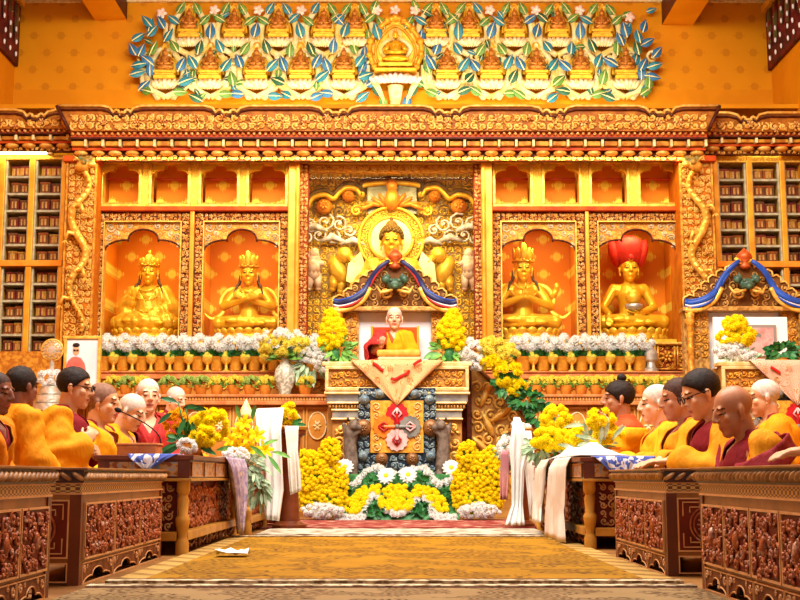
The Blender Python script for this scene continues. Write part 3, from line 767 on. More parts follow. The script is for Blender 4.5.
# statue niches
def niche(a, b, label):
    i0, i1 = a + 9.3, b - 9.3
    t = thing('statue_niche', label, 'niche', (gx((a + b) / 2), YFC, gz(345)), 'carved niches for the gilded statues')
    MB().box(gx(a), gx(i0), YFC, YFC + .1, gz(345), gz(212.5)).build('border', 'brownground', t); MB().box(gx(i1), gx(b), YFC, YFC + .1, gz(345), gz(212.5)).build('border', 'brownground', t)
    MB().box(gx(i0), gx(i1), YFC, YFC + .1, gz(222), gz(212.5)).build('border', 'brownground', t)
    s = MB(); scroll_fill(s, gx(a + .5), gx(i0 - .8), gz(344), gz(213), YFC - .004, GP * 4.1, a, .17, 2); scroll_fill(s, gx(i1 + .8), gx(b - .5), gz(344), gz(213), YFC - .004, GP * 4.1, a + 1, .17, 2)
    scroll_fill(s, gx(i0), gx(i1), gz(221), gz(213), YFC - .004, GP * 4.1, a + 2, .17, 2); s.build('border_scrollwork', 'goldmulti', t, smooth=True)
    s = MB()
    for q in range(12):
        for xx in ((a + i0) / 2, (i1 + b) / 2): s = MB(); rosette(s, gx(xx), gz(216 + q * 11), YFC - .03, GP * 2.6, 5); s.build('border_rosette', 'goldlight', t, smooth=True)
    for q in range(6): s = MB(); rosette(s, gx(i0 + 7 + q * 12), gz(217), YFC - .03, GP * 2.6, 5); s.build('border_rosette', 'goldlight', t, smooth=True)
    e = MB(); frame_rect(e, gx(i0 - .8), gx(i1 + .8), gz(346), gz(221.2), GP * 1.1, YFC - .03, YFC + .1); e.build('inner_edge', 'goldpale', t)
    f = MB(); c = spandrel(f, gx(i0), gx(i1), gz(250), gz(229), gz(222), YFC + .03, YFC + .07); sp = f.build('spandrel', 'goldcarve', t)
    for sg, xx in ((1, i0), (-1, i1)):
        s = MB()
        for k, (dx, dy, r) in enumerate(((5, 5, 5), (15, 4.5, 4.5), (24, 3.5, 3.2), (4, 15, 4), (3, 22, 2.6), (11, 11, 3))): spiral(s, gx(xx + sg * dx), gz(222 + dy), YFC + .03, GP * r, sg * (1 if k % 2 else -1), k, GP * .9, 1.3)
        s.build('spandrel_scrollwork', 'goldsilver', sp, smooth=True)
    s = MB(); Rq = rnd(int(a))
    for ix in range(16):
        for iz in range(6):
            qx, qz = gx(i0 + 2.4 + ix * (i1 - i0 - 4.8) / 15), gz(224 + iz * 4.6); lim = max([p[1] for p in c if abs(p[0] - qx) < .035] or [9])
            if qz > lim + .02: spiral(s, qx, qz, YFC + .03, GP * 2.3, 1 if ix % 2 else -1, Rq.uniform(0, 6), GP * .5, 1.2)
    s.build('spandrel_tracery', 'goldlight', sp, smooth=True)
    e = MB(); e.tube([(p[0], YFC + .025, p[1]) for p in c], .012, 6); e.build('arch_edge', 'darkline', sp, smooth=True)
    bk = MB(); bk.box(gx(i0 - 5.6), gx(i1 + 5.6), YW - .05, YW - .03, gz(344.8), gz(207.6)); MB().box(gx(i0 - 5.6), gx(i1 + 5.6), YFC + .105, YW - .055, gz(207.6), gz(207.2)).build('brocade_top', 'nichecloth', t); bk.build('brocade_back', 'nichecloth', t)
    for q0, q1 in ((i0 - 6.2, i0 - 5.6), (i1 + 5.6, i1 + 6.2)): MB().box(gx(q0), gx(q1), YFC + .105, YW - .055, gz(344.8), gz(207.6)).build('brocade_side', 'nichecloth', t)
    MB().box(gx(i0 - 5.5), gx(i1 + 5.5), YFC + .11, YW - .06, gz(345), gz(338)).build('plinth', 'goldbright', t)
    MB().box(gx(i0), gx(i1), YFC + .085, YFC + .088, gz(345), gz(222)).build('pane', 'glass', t)
niche(95, 190, 'carved statue niche of orange brocade, outermost at left beside the dragon pillar')
niche(194.5, 288.5, 'carved statue niche of orange brocade, next to the central shrine on its left')
niche(492, 585, 'carved statue niche of orange brocade, next to the central shrine on its right')
niche(589, 686, 'carved statue niche of orange brocade, outermost at right beside the dragon pillar')
# statues
YS = 14.36
zS = gz(338) 
def sloc(px): return (X(px, YS, 300), YS, zS + .13)
cross = {-1: ((-.30, -.06, .30), (.02, -.24, .38), (.7, -.35, .35), (0, 1, 0), .5), 1: ((.30, -.06, .30), (-.02, -.20, .38), (-.7, -.35, .35), (0, 1, 0), .5)}
pray = {-1: ((-.29, -.08, .28), (-.025, -.25, .36), (.1, -.1, 1), (1, 0, 0), .15), 1: ((.29, -.08, .28), (.025, -.25, .36), (-.1, -.1, 1), (-1, 0, 0), .15)}
earth = {-1: ((-.30, -.03, .26), (-.27, -.26, .17), (-.05, -.5, -.8), (0, 1, -.4), .2), 1: ((.27, -.03, .27), (.07, -.26, .18), (-1, -.15, 0), (0, 0, 1), .3)}
teach = {-1: ((-.30, -.04, .27), (-.14, -.25, .36), (.3, -.3, 1), (.3, 1, 0), .6), 1: ((.29, -.04, .27), (.09, -.26, .19), (-1, -.1, .1), (0, 0, 1), .4)}
def deco1(t, k): crown(t, k['HM']); locks(t, k); necklace(t, k)
def deco2(t, k): crown(t, k['HM'], 'gold', .10); locks(t, k); necklace(t, k); scarf(t, k)
def deco3(t, k):
    crown(t, k['HM'], 'gold', .11); locks(t, k); necklace(t, k); scarf(t, k)
    m = MB()
    for s in (-1, 1):
        m.cap(k['sh'][s], (s * .31, .04, .34), .05, .04, 10); m.cap((s * .31, .04, .34), (s * .37, -.06, .47), .04, .03, 10); m.ell((s * .37, -.07, .5), (.03, .03, .045))
    m.build('upper_arm', 'goldbody', t, smooth=True)
def deco4(t, k):
    h = MB(); h.M = k['HM']
    h.lathe([(.086, .04), (.10, .07), (.118, .13), (.125, .20), (.105, .26), (.05, .29), (.0, .295)], 18, (0, .02, 0))
    for s in (-1, 1): h.oell((s * .12, .03, .14), (.13, .05, .07), (s * .25, 0, 1), (0, 1, 0), 12, 8)
    h.ell((0, -.10, .09), (.022, .02, .03)); h.build('hat', 'redhat', t, smooth=True)
    h = MB(); h.M = k['HM']; h.oell((0, -.098, .085), (.035, .022, .014), (0, 0, 1), (0, -1, 0)); h.build('hat_jewel', 'goldbright', t, smooth=True)
    b = MB(); b.lathe([(.03, .19), (.09, .23), (.10, .27), (.085, .275)], 16, (0, -.27, 0)); b.build('alms_bowl', 'silver', t, smooth=True)
    b = MB(); b.ell((0, -.24, .36), (.085, .07, .085)); b.build('offering_ball', 'goldbright', t, smooth=True)
M['redhat'] = mat('red felt hat', '#cf2f1d', '#b8241a', 10, rough=.7)
statue('gilded seated statue in a pointed headdress and robe, in the outermost left niche', sloc(149), 1.0, teach, deco1, .05, robe=(-1, 1))
statue('gilded crowned statue with forearms crossed at the chest, in the niche left of the shrine', sloc(249), .98, cross, deco2)
statue('gilded crowned statue with palms pressed together, in the niche right of the shrine', sloc(523), 1.06, pray, deco3)
statue('gilded seated statue in a tall red hat, in the outermost right niche', sloc(629), 1.06, earth, deco4)
# dragon pillars
def pillar(a, b, label, mir):
    Yp = 13.55; x = lambda px: X(px, Yp, 250); z = lambda py: Z(py, Yp)
    t = thing('dragon_pillar', label, 'pillar', (x((a + b) / 2), Yp, z(345)), 'carved dragon pillars of the shrine wall', 'thing')
    MB().box(x(a), x(b), Yp, YFC + .3, z(345), z(157)).build('shaft', 'orangeground', t)
    e = MB()
    for q in (a + 1, b - 1): e.box(x(q - 1), x(q + 1), Yp - .03, Yp, z(345), z(160))
    e.build('edge_strip', 'goldcarve', t)
    cx = (a + b) / 2; d = MB(); pts = []; n = 60
    for i in range(n + 1):
        s = i / n; py = 172 + 160 * s; pts.append((x(cx + mir * 8.5 * math.sin(s * 4.6 * PI + .4) * (1 - .15 * s)), Yp - .07 - .025 * math.cos(s * 9.2 * PI), z(py)))
    d.tube(pts, [.024 + .020 * math.sin(PI * min(1, i / n * 1.15 + .05)) for i in range(n + 1)], 10)
    for i in range(2, n, 2):
        p = pts[i]; d.oell((p[0], p[1] - .035, p[2]), (.032, .014, .02), (0, -.3, 1), (1, 0, 0), 6, 4)
    for i in (14, 24, 38, 48):
        p = Vector(pts[i]); s = 1 if i in (14, 38) else -1
        d.tube([p, p + Vector((s * .09, -.04, .02)), p + Vector((s * .12, -.05, -.07))], [.03, .024, .018], 7)
        for q in (-1, 0, 1): d.tube([p + Vector((s * .12, -.05, -.07)), p + Vector((s * .12 + q * .04, -.07, -.12))], [.012, .004], 5)
    h = Vector(pts[0]); d.oell(h + Vector((0, -.04, .04)), (.10, .06, .06), (mir, -.2, .3), (0, 0, 1)); d.oell(h + Vector((mir * .09, -.06, .05)), (.06, .035, .035), (1, 0, 0), (0, 0, 1))
    for s in (-1, 1): d.tube([h + Vector((-mir * .03, -.04 + s * .03, .09)), h + Vector((-mir * .1, -.04 + s * .05, .15))], [.014, .005], 5)
    d.build('dragon', 'goldpale', t, smooth=True)
    s = MB(); scroll_fill(s, x(a + 2), x(b - 2), z(343), z(162), Yp - .004, GP * 6.5, a, .16, 3); s.build('cloud_scrollwork', 'goldlight', t, smooth=True)
    s = MB()
    for q in range(9): s = MB(); rosette(s, x(cx + (-1) ** q * 9), z(180 + q * 18), Yp - .05, GP * 3.4, 6); s.build('flower_boss', 'goldlight', t, smooth=True)
    c = MB(); c.box(x(a - 3), x(b + 3), Yp - .08, Yp + .1, z(163), z(157)); c.build('capital', 'redbeam', t, bevel=.01)
    c = MB(); c.oell((x(cx + mir * 6), Yp - .12, z(164.5)), (.1, .07, .06), (1, 0, 0), (0, 0, 1)); 
    for sg in (-1, 1): c.ell((x(cx + mir * 6 + sg * 5), Yp - .15, z(162)), .035, 8, 6)
    c.ell((x(cx + mir * 6), Yp - .2, z(166)), .035); c.build('lion_mask', 'maskgreen', t, smooth=True)
M['maskgreen'] = mat('dark green and gold mask', '#5d6a35', '#b58a3a', 20, rough=.45)
pillar(64, 95, 'orange pillar carved with a pale gold dragon, between left bookcase and the niches', 1)
pillar(681, 715, 'orange pillar carved with a pale gold dragon, between the niches and right bookcase', -1)
# ------------------------------------------------------------------ bookcases
YB = 13.9
bx = lambda px: X(px, YB, 250); bz = lambda py: Z(py, YB)
CLOTH = [mat('brown book cloth', '#7a4a2a', '#5f3820', 12, rough=.7), mat('rust book cloth', '#a0521f', '#84401a', 12, rough=.7), mat('ochre book cloth', '#c08a35', '#a06c24', 12, rough=.7), mat('crimson book cloth', '#7d2a22', '#642019', 12, rough=.7)]
CN = ['brown', 'rust', 'ochre', 'crimson']
M['lab'] = mat('book end flap', '#cda15a', '#b5813c', 40, rough=.6)
bookmesh = []
for c in range(4):
    b = MB(); b.box(-.055, .055, -.005, .4, 0, .088); b.mi = 2; b.box(-.058, .058, -.012, .41, -.0005, .012); b.box(-.058, .058, -.012, .41, .076, .09); b.mi = 1; b.box(-.03, .03, -.016, -.005, .02, .07)
    b.mi = 2; b.box(-.01, .01, -.02, -.016, .0, .09); me = b.mesh('book'); [me.materials.append(q) for q in (CLOTH[c], M['lab'], CLOTH[(c + 1) % 4])]; bookmesh.append(me)
def bookcase(name, label, posts, up, lo, side):
    t = thing('bookcase', label, 'bookcase', (bx((posts[0][0] + posts[-1][1]) / 2), YB, bz(356)))
    x0, x1 = bx(posts[0][0]), bx(posts[-1][1])
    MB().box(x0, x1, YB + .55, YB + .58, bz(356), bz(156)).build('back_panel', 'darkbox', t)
    for a, b in posts: MB().box(bx(a), bx(b), YB - .05, YB + .55, bz(356), bz(157)).build('post', 'goldpost', t, bevel=.006)
    MB().box(x0, x1, YB - .04, YB + .55, bz(up[0]), bz(156)).build('header', 'yellowfrieze', t)
    MB().box(x0, x1, YB - .07, YB + .55, bz(lo[0]), bz(up[-1])).build('middle_rail', 'orangepost', t, bevel=.006)
    MB().box(x0, x1, YB - .07, YB + .55, bz(356), bz(lo[-1])).build('base_rail', 'goldcarve', t)
    for rows in (up, lo):
        for r in rows[1:-1]:
            for (a, b), (c, d) in zip(posts, posts[1:]): MB().box(bx(b), bx(c), YB + .0, YB + .54, bz(r + 1.1), bz(r - 1.1)).build('shelf', 'shelfedge', t)
    for (a, b), (c, d) in zip(posts, posts[1:]):
        for q0, q1 in ((b, b + 1.6), (c - 1.6, c)):
            MB().box(bx(q0), bx(q1), YB - .01, YB + .03, bz(lo[-1]), bz(lo[0])).build('door_stile', 'shelfedge', t); MB().box(bx(q0), bx(q1), YB - .01, YB + .03, bz(up[-1]), bz(up[0])).build('door_stile', 'shelfedge', t)
        MB().box(bx(b + 1.6), bx(c - 1.6), YB - .004, YB - .001, bz(lo[-1]), bz(up[0])).build('pane', 'glass', t)
    Rr = rnd(len(label)); sh = 0
    for rows in (up, lo):
        for r0, r1 in zip(rows, rows[1:]):
            sh += 1
            for bi, ((a, b), (c, d)) in enumerate(zip(posts, posts[1:])):
                w0, w1 = bx(b) + .03, bx(c) - .03; n = 2
                if w1 < bx(-6) or w0 > bx(806): continue
                for q in range(n):
                    ci = Rr.choice((0, 0, 1, 2, 3) if sh > 1 else (2, 2, 1)); o = bpy.data.objects.new('scripture_book', bookmesh[ci]); COL.objects.link(o)
                    hh = (bz(r0) - bz(r1)); s = max(1.0, (hh - .055) / .09)
                    wd = (w1 - w0) / n; o.scale = (wd * .94 / .116, .9, s * Rr.uniform(.85, 1)); zz = bz(r1 - 1.1) + .0015 if r1 != rows[-1] else bz(r1) + .0015
                    o.location = (w0 + wd * (q + .5), YB + .05 + Rr.uniform(0, .05), zz)
                    bay = (['outer', 'middle', 'inner'][3 - len(posts) + 1 + bi] if side == 'left' else ['inner', 'middle', 'outer'][bi])
                    tag(o, f'{CN[ci]} wrapped scripture, {"left" if q == 0 else "right"} one on {ordn[sh - 1]} shelf down, {bay} bay of {side} bookcase', 'book', f'wrapped scriptures in the {side} bookcase')
M['goldpost'] = mat('ochre gilt post', '#eeb030', '#db9622', 6, rough=.4, metal=.25)
bookcase('bookcase', 'tall glazed gilt bookcase of wrapped scriptures at left of the dragon pillar', [(-36, -30), (-3, 3), (27.5, 33), (60, 64)], [160, 177, 194, 211, 228, 245, 261], [267, 284, 301, 318, 335, 352], 'left')
bookcase('bookcase', 'tall glazed gilt bookcase of wrapped scriptures at right of the dragon pillar', [(715, 720), (748.5, 754), (782, 787), (815, 820)], [163, 180, 197, 214, 230, 246, 262], [268, 285, 302, 319, 336, 352], 'right')
M['tubeglow'] = mat('lit tube', '#fff3d0', emit='#ffe9a8', es=22)
for a, b, lab in ((-20, 50, 'lit fluorescent tube on top of the left bookcase'), (738, 786, 'lit fluorescent tube on top of the right bookcase')):
    t = thing('tube_light', lab, 'lamp', (X((a + b) / 2, 13.78, 153), 13.78, Z(154.5, 13.78)))
    MB().tube([(X(a, 13.78, 153), 13.78, Z(152.5, 13.78)), (X(b, 13.78, 153), 13.78, Z(152.5, 13.78))], .022, 8).build('tube', 'tubeglow', t, smooth=True)
    m = MB()
    for q in (a, b): m.box(X(q, 13.78, 153) - .03, X(q, 13.78, 153) + .03, 13.75, 13.83, Z(154.5, 13.78), Z(150.5, 13.78))
    m.build('socket', 'cream', t)
# ------------------------------------------------------------------ central shrine
M['arbrown'] = mat('brown arch band', '#7a5a2c', '#5c4020', 14, rough=.5)
M['wavegrey'] = mat('grey white wave carving', '#d8cdb4', '#a89878', 14, rough=.5, bump=.2)
M['orangeboss'] = mat('orange gold boss', '#e8922a', '#d97c1a', 16, rough=.45, metal=.2)
M['lotuspink2'] = mat('pale flesh carving', '#e9c9a0', '#d5a878', 14, rough=.5)
M['halopale'] = mat('pale yellow halo', '#fbf3a0', '#f6e67a', 4, rough=.4)
M['silverpanel'] = mat('grey silver relief panel', '#a9a07e', '#8a8468', 12, rough=.4, metal=.4, bump=.4)
M['goldground'] = mat('dark gold ground', '#b0821e', '#8a6014', 8, rough=.45, metal=.2)
cs = thing('shrine_surround', 'carved gilt surround of the central shrine with yellow frieze across its top', 'shrine frame', (gx(391), YFC, gz(345)))
MB().box(gx(298.2), gx(482.8), YFC - .1, YFC + .05, gz(165), gz(157)).build('frieze', 'yellowfrieze', cs)
s = MB(); scroll_fill(s, gx(299), gx(482), gz(164.5), gz(158), YFC - .104, GP * 3.3, 3, .17, 1); s.build('frieze_scrollwork', 'goldbright', cs, smooth=True)
for a, b in ((299, 308), (474, 482.5)):
    MB().box(gx(a), gx(b), YFC - .05, YFC + .1, gz(345), gz(165)).build('jamb', 'redground', cs)
    s = MB(); scroll_fill(s, gx(a + .5), gx(b - .5), gz(344), gz(166), YFC - .054, GP * 4.2, a, .18, 2); s.build('jamb_scrollwork', 'goldmulti', cs, smooth=True)
MB().box(gx(308), gx(474), YFC, YFC + .1, gz(172), gz(165)).build('lintel', 'goldcarve', cs)
s = MB(); scroll_fill(s, gx(308), gx(474), gz(172), gz(165), YFC - .004, GP * 7, 9, .15, 3); s.build('lintel_scrollwork', 'goldlight', cs, smooth=True)
for a, b in ((298.4, 299.1), (482.9, 483.6)): MB().box(gx(a), gx(b), YFC + .1, YW - .03, gz(350), gz(165)).build('inner_side', 'goldcarve', cs)
MB().box(gx(308), gx(474), YFC + .06, YFC + .063, gz(345), gz(172)).build('pane', 'glass', cs)
MB().box(gx(308), gx(474), YFC + .12, YW - .06, gz(345), gz(338)).build('plinth', 'goldbright', cs)
YT = YW - .2
tx = lambda px: X(px, YT, 230); tz = lambda py: Z(py, YT)
tp = thing('carved_throne_back', 'ornate gold throne back carved with scrolls, waves and beasts behind the main statue', 'throne back', (tx(391), YT, tz(340)))
MB().box(tx(305.5), tx(476.5), YT, YT + .12, tz(345), tz(166)).build('board', 'goldground', tp)
s = MB(); scroll_fill(s, tx(306), tx(476), tz(344), tz(172), YT, GP * 8, 21, .15, 3); s.build('scrollwork', 'goldbright', tp, smooth=True)
s = MB(); dk = MB(); wv = MB(); or_ = MB(); bz_ = MB(); pn = MB()
for sg in (-1, 1):
    q = lambda dx: tx(391.5 + sg * dx)
    lob = [(84, 205), (78, 196), (66, 193), (58, 197), (53, 192), (45, 186), (34, 188), (29, 194), (28, 184), (0, 181)]
    dk.tube([(q(a), YT - .14, tz(b)) for a, b in smoothp(lob, 5)], .03, 7); s.tube([(q(a), YT - .13, tz(b + 4)) for a, b in smoothp(lob, 5)], .035, 7)
    for dx, y, r in ((67, 208, 9), (43, 198, 7)): or_.ell((q(dx), YT - .08, tz(y)), (GP * r, .12, GP * r * .9), 12, 8); rosette(or_, q(dx), tz(y), YT - .2, GP * r * .6, 7)
    spiral(dk, q(52), tz(213), YT - .1, GP * 8, sg, 0, GP * 1.4, 1.5); spiral(s, q(35), tz(213), YT - .12, GP * 6, -sg, 1, GP * 1.6, 1.5)
    for dx, y, r, a in ((80, 226, 9, 0), (66, 224, 10, 1), (52, 226, 9, 2), (42, 232, 7, 0), (72, 237, 9, 2), (58, 239, 8, 1), (84, 240, 7, 3)): spiral(wv, q(dx), tz(y), YT - .1, GP * r, sg, a, GP * 1.5, 1.4, depth=.3)
    for dx, y0 in ((88, 232), (70, 243), (50, 246)): wv.tube([(q(dx), YT - .12, tz(y0)), (q(dx - 12), YT - .14, tz(y0 - 4)), (q(dx - 24), YT - .12, tz(y0 + 1))], [.02, .045, .02], 7)
    # standing figures at the edge
    fx = 76; bz_.cap((q(fx), YT - .14, tz(275)), (q(fx), YT - .15, tz(262)), .085, .08); bz_.ell((q(fx), YT - .17, tz(256)), (.06, .06, .07)); bz_.cap((q(fx + 2), YT - .14, tz(264)), (q(fx + 8), YT - .16, tz(255)), .04, .03)
    bz_.cap((q(fx - 2), YT - .14, tz(264)), (q(fx - 8), YT - .18, tz(266)), .04, .03); bz_.cap((q(fx + 3), YT - .13, tz(276)), (q(fx + 5), YT - .13, tz(290)), .055, .035); bz_.cap((q(fx - 3), YT - .13, tz(276)), (q(fx - 4), YT - .13, tz(290)), .055, .035)
    # rearing lions / elephants
    s.oell((q(52), YT - .12, tz(272)), (.2, .11, .12), (sg * .5, 0, 1), (0, -1, 0)); s.ell((q(46), YT - .2, tz(258)), (.1, .09, .1)); s.tube([(q(42), YT - .25, tz(260)), (q(36), YT - .27, tz(266)), (q(38), YT - .25, tz(275))], [.05, .035, .02], 8)
    for a, b in ((56, 290), (48, 292)): s.cap((q(a), YT - .12, tz(280)), (q(a + 2), YT - .12, tz(b)), .06, .045)
    # pale lower halo wings
    pn.prism([(q(24), tz(275)), (q(30), tz(256)), (q(42), tz(268)), (q(44), tz(285)), (q(30), tz(290))], YT - .3, YT - .24)
s.build('gold_beast', 'goldbright', tp, smooth=True); dk.build('arch_band', 'arbrown', tp, smooth=True); wv.build('water_wave', 'wavegrey', tp, smooth=True); or_.build('orange_boss', 'orangeboss', tp, smooth=True); bz_.build('standing_attendant', 'lotuspink2', tp, smooth=True)
pn.build('halo_wing', 'halopale', tp)

g = MB(); g.box(tx(367), tx(417), YT - .1, YT, tz(216), tz(185)); g.build('silver_panel', 'silverpanel', tp, bevel=.01)
g = MB(); cx = tx(392); g.oell((cx, YT - .2, tz(203)), (.14, .09, .12), (0, 0, 1), (0, -1, 0)); g.ell((cx, YT - .24, tz(190)), (.07, .07, .08))
for sg in (-1, 1):
    for k in range(4): g.oell((cx + sg * (.1 + .06 * k), YT - .16, tz(203 + 2 * k)), (.12, .03, .035), (sg * .6, 0, .8 - .35 * k), (0, -1, 0), 8, 5)
g.build('bird_figure', 'orangeboss', tp, smooth=True)
# main statue
YM = 14.3
def deco5(t, k):
    h = MB(); h.M = k['HM']
    for i in range(150):
        a = i * 2.39996; zz = 1 - 1.15 * i / 150; r = math.sqrt(max(0, 1 - zz * zz)); c = Vector((.082 * r * math.cos(a), .014 + .10 * r * math.sin(a), .036 + .09 * zz))
        if hairzone(c, -.005): h.ell(c, .014, 6, 4)
    h.ell((0, .02, .12), (.045, .045, .045)); h.ell((0, .02, .17), (.014, .014, .022)); h.build('hair', 'hairblue', t, smooth=True)
ms = statue('large gilded Buddha statue with dark topknot hair, in the central shrine behind the canopy', (X(391.5, YM, 245), YM, Z(243, YM) - .70 * 1.25), 1.25, earth, deco5, robe=(1, -1))
hl = thing('halo', 'round pale yellow halo with broad gold ring behind the main statue', 'halo', (X(391, YM + .12, 240), YM + .15, Z(300, YM)))
hx, hz = X(391, YM + .15, 240), Z(239, YM + .15); hp = GP * 1.02
a = MB(); a.disc(hx, hz, hp * 22, YM + .14, YM + .17, 40); a.build('halo_disc', 'halopale', hl)
a = MB(); a.tube([(hx + hp * 22.5 * math.cos(i * PI / 24), YM + .14, hz + hp * 22.5 * math.sin(i * PI / 24)) for i in range(49)], .02, 8)
for i in range(44):
    for rr, q in ((26, .028), (30, .034)): spiral(a, hx + hp * rr * math.cos(i * PI / 22), hz + hp * rr * math.sin(i * PI / 22), YM + .17, q, 1, i, q * .28, 1.2)
a.tube([(hx + hp * 33 * math.cos(i * PI / 24), YM + .15, hz + hp * 33 * math.sin(i * PI / 24)) for i in range(49)], .022, 8); a.build('halo_ring', 'goldbright', hl, smooth=True)
a = MB(); a.disc(hx, hz, hp * 33, YM + .175, YM + .19, 40); a.build('halo_back', 'goldground', hl)
# ================================================================== altar terraces
def terr(side, a, b, a2, b2):
    """a..b: photo columns of the upper ledge; a2..b2 of the lower one"""
    Yr, Yu, Yl, Yp = 13.5, 13.05, 12.62, 12.72
    x = lambda px, Y: X(px, Y, 380)
    t = thing('altar_terrace', f'stepped carved offering terrace of orange wood below the {side} statue niches', 'altar', (x((a + b) / 2, Yu), Yu, 0), None)
    zt, zu, zl = gz(345), Z(371, Yu), Z(394, Yl)
    MB().box(x(a, Yr), x(b, Yr), Yr, YW - .02, 0, zt - .003).build('upper_riser', 'redground', t)
    s = MB(); zz0, zz1 = Z(371, Yr), zt; n = max(1, round((b - a) / 19))
    for i in range(n):
        q0, q1 = a + (b - a) * i / n, a + (b - a) * (i + 1) / n
        frame_rect(s, x(q0 + .6, Yr), x(q1 - .6, Yr), zz0 + .01, zz1 - .02, .02, Yr - .03, Yr); rosette(s, x((q0 + q1) / 2, Yr), (zz0 + zz1) / 2, Yr - .03, .075, 7)
    scroll_fill(s, x(a, Yr), x(b, Yr), zz0 + .03, zz1 - .04, Yr - .003, .07, 6, .15, 2); s.build('riser_carving', 'goldcarve', t, smooth=True)
    MB().box(x(a, Yr), x(b, Yr), Yr - .06, Yr, zt - .03, zt - .004).build('top_edge', 'goldpale', t, bevel=.006)
    u = MB(); u.box(x(a, Yu), x(b, Yu), Yu + .04, Yr, zu - .3, zu - .02); u.build('middle_riser', 'altarwood', t)
    u = MB(); u.box(x(a, Yu), x(b, Yu), Yu - .01, Yr - .035, zu - .018, zu - .002); u.box(x(a, Yu), x(b, Yu), Yu + .01, Yr - .1, zu - .05, zu - .018); u.box(x(a, Yu), x(b, Yu), Yu - .025, Yr - .1, zu - .085, zu - .05); u.build('upper_ledge', 'pinkwood', t, bevel=.006)
    s = MB(); scroll_fill(s, x(a, Yu), x(b, Yu), Z(391, Yu + .04), zu - .09, Yu + .038, .09, 8, .15, 2); s.build('middle_carving', 'goldcarve', t, smooth=True)
    u = MB(); u.box(x(a2, Yl), x(b2, Yl), Yl, Yu + .04, zl - .03, zl - .002); u.box(x(a2, Yl), x(b2, Yl), Yl + .025, Yu + .04, zl - .07, zl - .03); u.box(x(a2, Yl), x(b2, Yl), Yl + .01, Yu + .04, zl - .11, zl - .07); u.build('lower_ledge', 'pinkwood', t, bevel=.006)
    d = MB(); q = a2 + 1.5
    while q < b2: d.box(x(q, Yl), x(q + 1.4, Yl), Yl + .012, Yl + .026, zl - .066, zl - .034); q += 3
    d.build('dentil_row', 'altarlight', t)
    MB().box(x(a2, Yp), x(b2, Yp), Yp, Yr - .01, 0, zl - .11).build('base_body', 'altarwood', t)
    n = max(1, round((b2 - a2) / 24)); s = MB()
    for i in range(n):
        q0, q1 = a2 + (b2 - a2) * i / n, a2 + (b2 - a2) * (i + 1) / n; cx = (x(q0, Yp) + x(q1, Yp)) / 2; hw = (x(q1, Yp) - x(q0, Yp)) / 2
        frame_rect(s, x(q0 + .7, Yp), x(q1 - .7, Yp), .1, zl - .13, .018, Yp - .02, Yp)
        for zc in (zl - .32, zl - .78):
            o = MB(); pts = [(cx + hw * .72 * math.cos(k * PI / 14), zc + hw * 1.1 * math.sin(k * PI / 14)) for k in range(28)]; o.prism(pts, Yp - .014, Yp - .001)
            m = o.build('medallion', 'oval', t)
            o = MB(); o.tube([(p[0], Yp - .014, p[1]) for p in pts + pts[:1]], .008, 6)
            for k in range(6): o.oell((cx + hw * .2 * math.cos(k * PI / 3), Yp - .016, zc + hw * .25 * math.sin(k * PI / 3)), (hw * .22, .012, hw * .1), (math.cos(k * PI / 3), 0, math.sin(k * PI / 3)), (0, -1, 0), 6, 4)
            o.build('medallion_ornament', 'lotuswhite', m, smooth=True)
    s.build('panel_frame', 'altarlight', t)
    return zu, zl, Yu, Yl
zu, zl, Yu, Yl = terr('left', 64, 330, -10, 330)
terr('right', 460, 716, 470, 800)
for side, a, b in (('left', -45, 63), ('right', 717, 850)):
    MB().box(max(XL + .01, X(a, 13.9, 380)), min(XR - .01, X(b, 13.9, 380)), 13.8, YW - .02, 0, bz(356) - .004).build('plinth_block', 'goldcarve'); o = bpy.data.objects['plinth_block']; o.name = 'bookcase_plinth'
    tag(o, f'carved gilt plinth under the {side} bookcase', 'plinth')
mb = MB(); mb.box(X(331, 13.5, 380) , X(459, 13.5, 380), 13.5, YW - .02, 0, gz(345) - .003); o = mb.build('shrine_plinth', 'goldcarve'); tag(o, 'carved gilt plinth under the central shrine behind the throne', 'plinth')

# ------------------------------------------------------------------ flower kit (unit meshes, facing +Z)
def petal_mat(name, c, c2):
    n = NT(name); n.fin(n.mix(n.noise(30), c, c2), .6); t = n.t
    tr = t.nodes.new('ShaderNodeBsdfTranslucent'); tr.inputs[0].default_value = hexc(c); mx = t.nodes.new('ShaderNodeMixShader'); mx.inputs[0].default_value = .5
    t.links.new(n.b.outputs[0], mx.inputs[1]); t.links.new(tr.outputs[0], mx.inputs[2]); t.links.new(mx.outputs[0], n.out.inputs[0]); return n.m
M['yellowpetal'] = petal_mat('yellow petals', '#fff01c', '#fddd0c'); M['lemonpetal'] = petal_mat('lemon petals', '#fbf07a', '#f2e23c')
M['whitepetal'] = petal_mat('white petals', '#fbfaf6', '#f0f4f4'); M['greenpetal'] = petal_mat('pale green petals', '#cfe28a', '#a9c860')
M['orangepetal'] = petal_mat('deep yellow petals', '#fbc41a', '#f4b010')
M['yellowcentre'] = mat('flower centre', '#f0c31a', '#e0a512', 60, rough=.6)
M['leafdark'] = mat('dark green leaves', '#1f5a2c', '#2f7a3a', 20, rough=.45); M['leafmid'] = mat('green leaves', '#4f8f3a', '#76a845', 20, rough=.45); M['leafgrey'] = mat('grey green leaves', '#8fae8a', '#b5c9a6', 20, rough=.5)
def petal(mb, base, d, up, L, w, bend):
    d = Vector(d).normalized(); up = Vector(up); sd = d.cross(up); sd = sd.normalized() if sd.length > 1e-4 else Vector((1, 0, 0)); n = sd.cross(d)
    g = []
    for t, ww in ((0, .35), (.5, 1), (.85, .8), (1, .15)):
        c = Vector(base) + d * L * t + n * bend * t * t
        g.append([c - sd * w * ww, c + n * w * .25 * ww, c + sd * w * ww])
    mb.sheet(g)
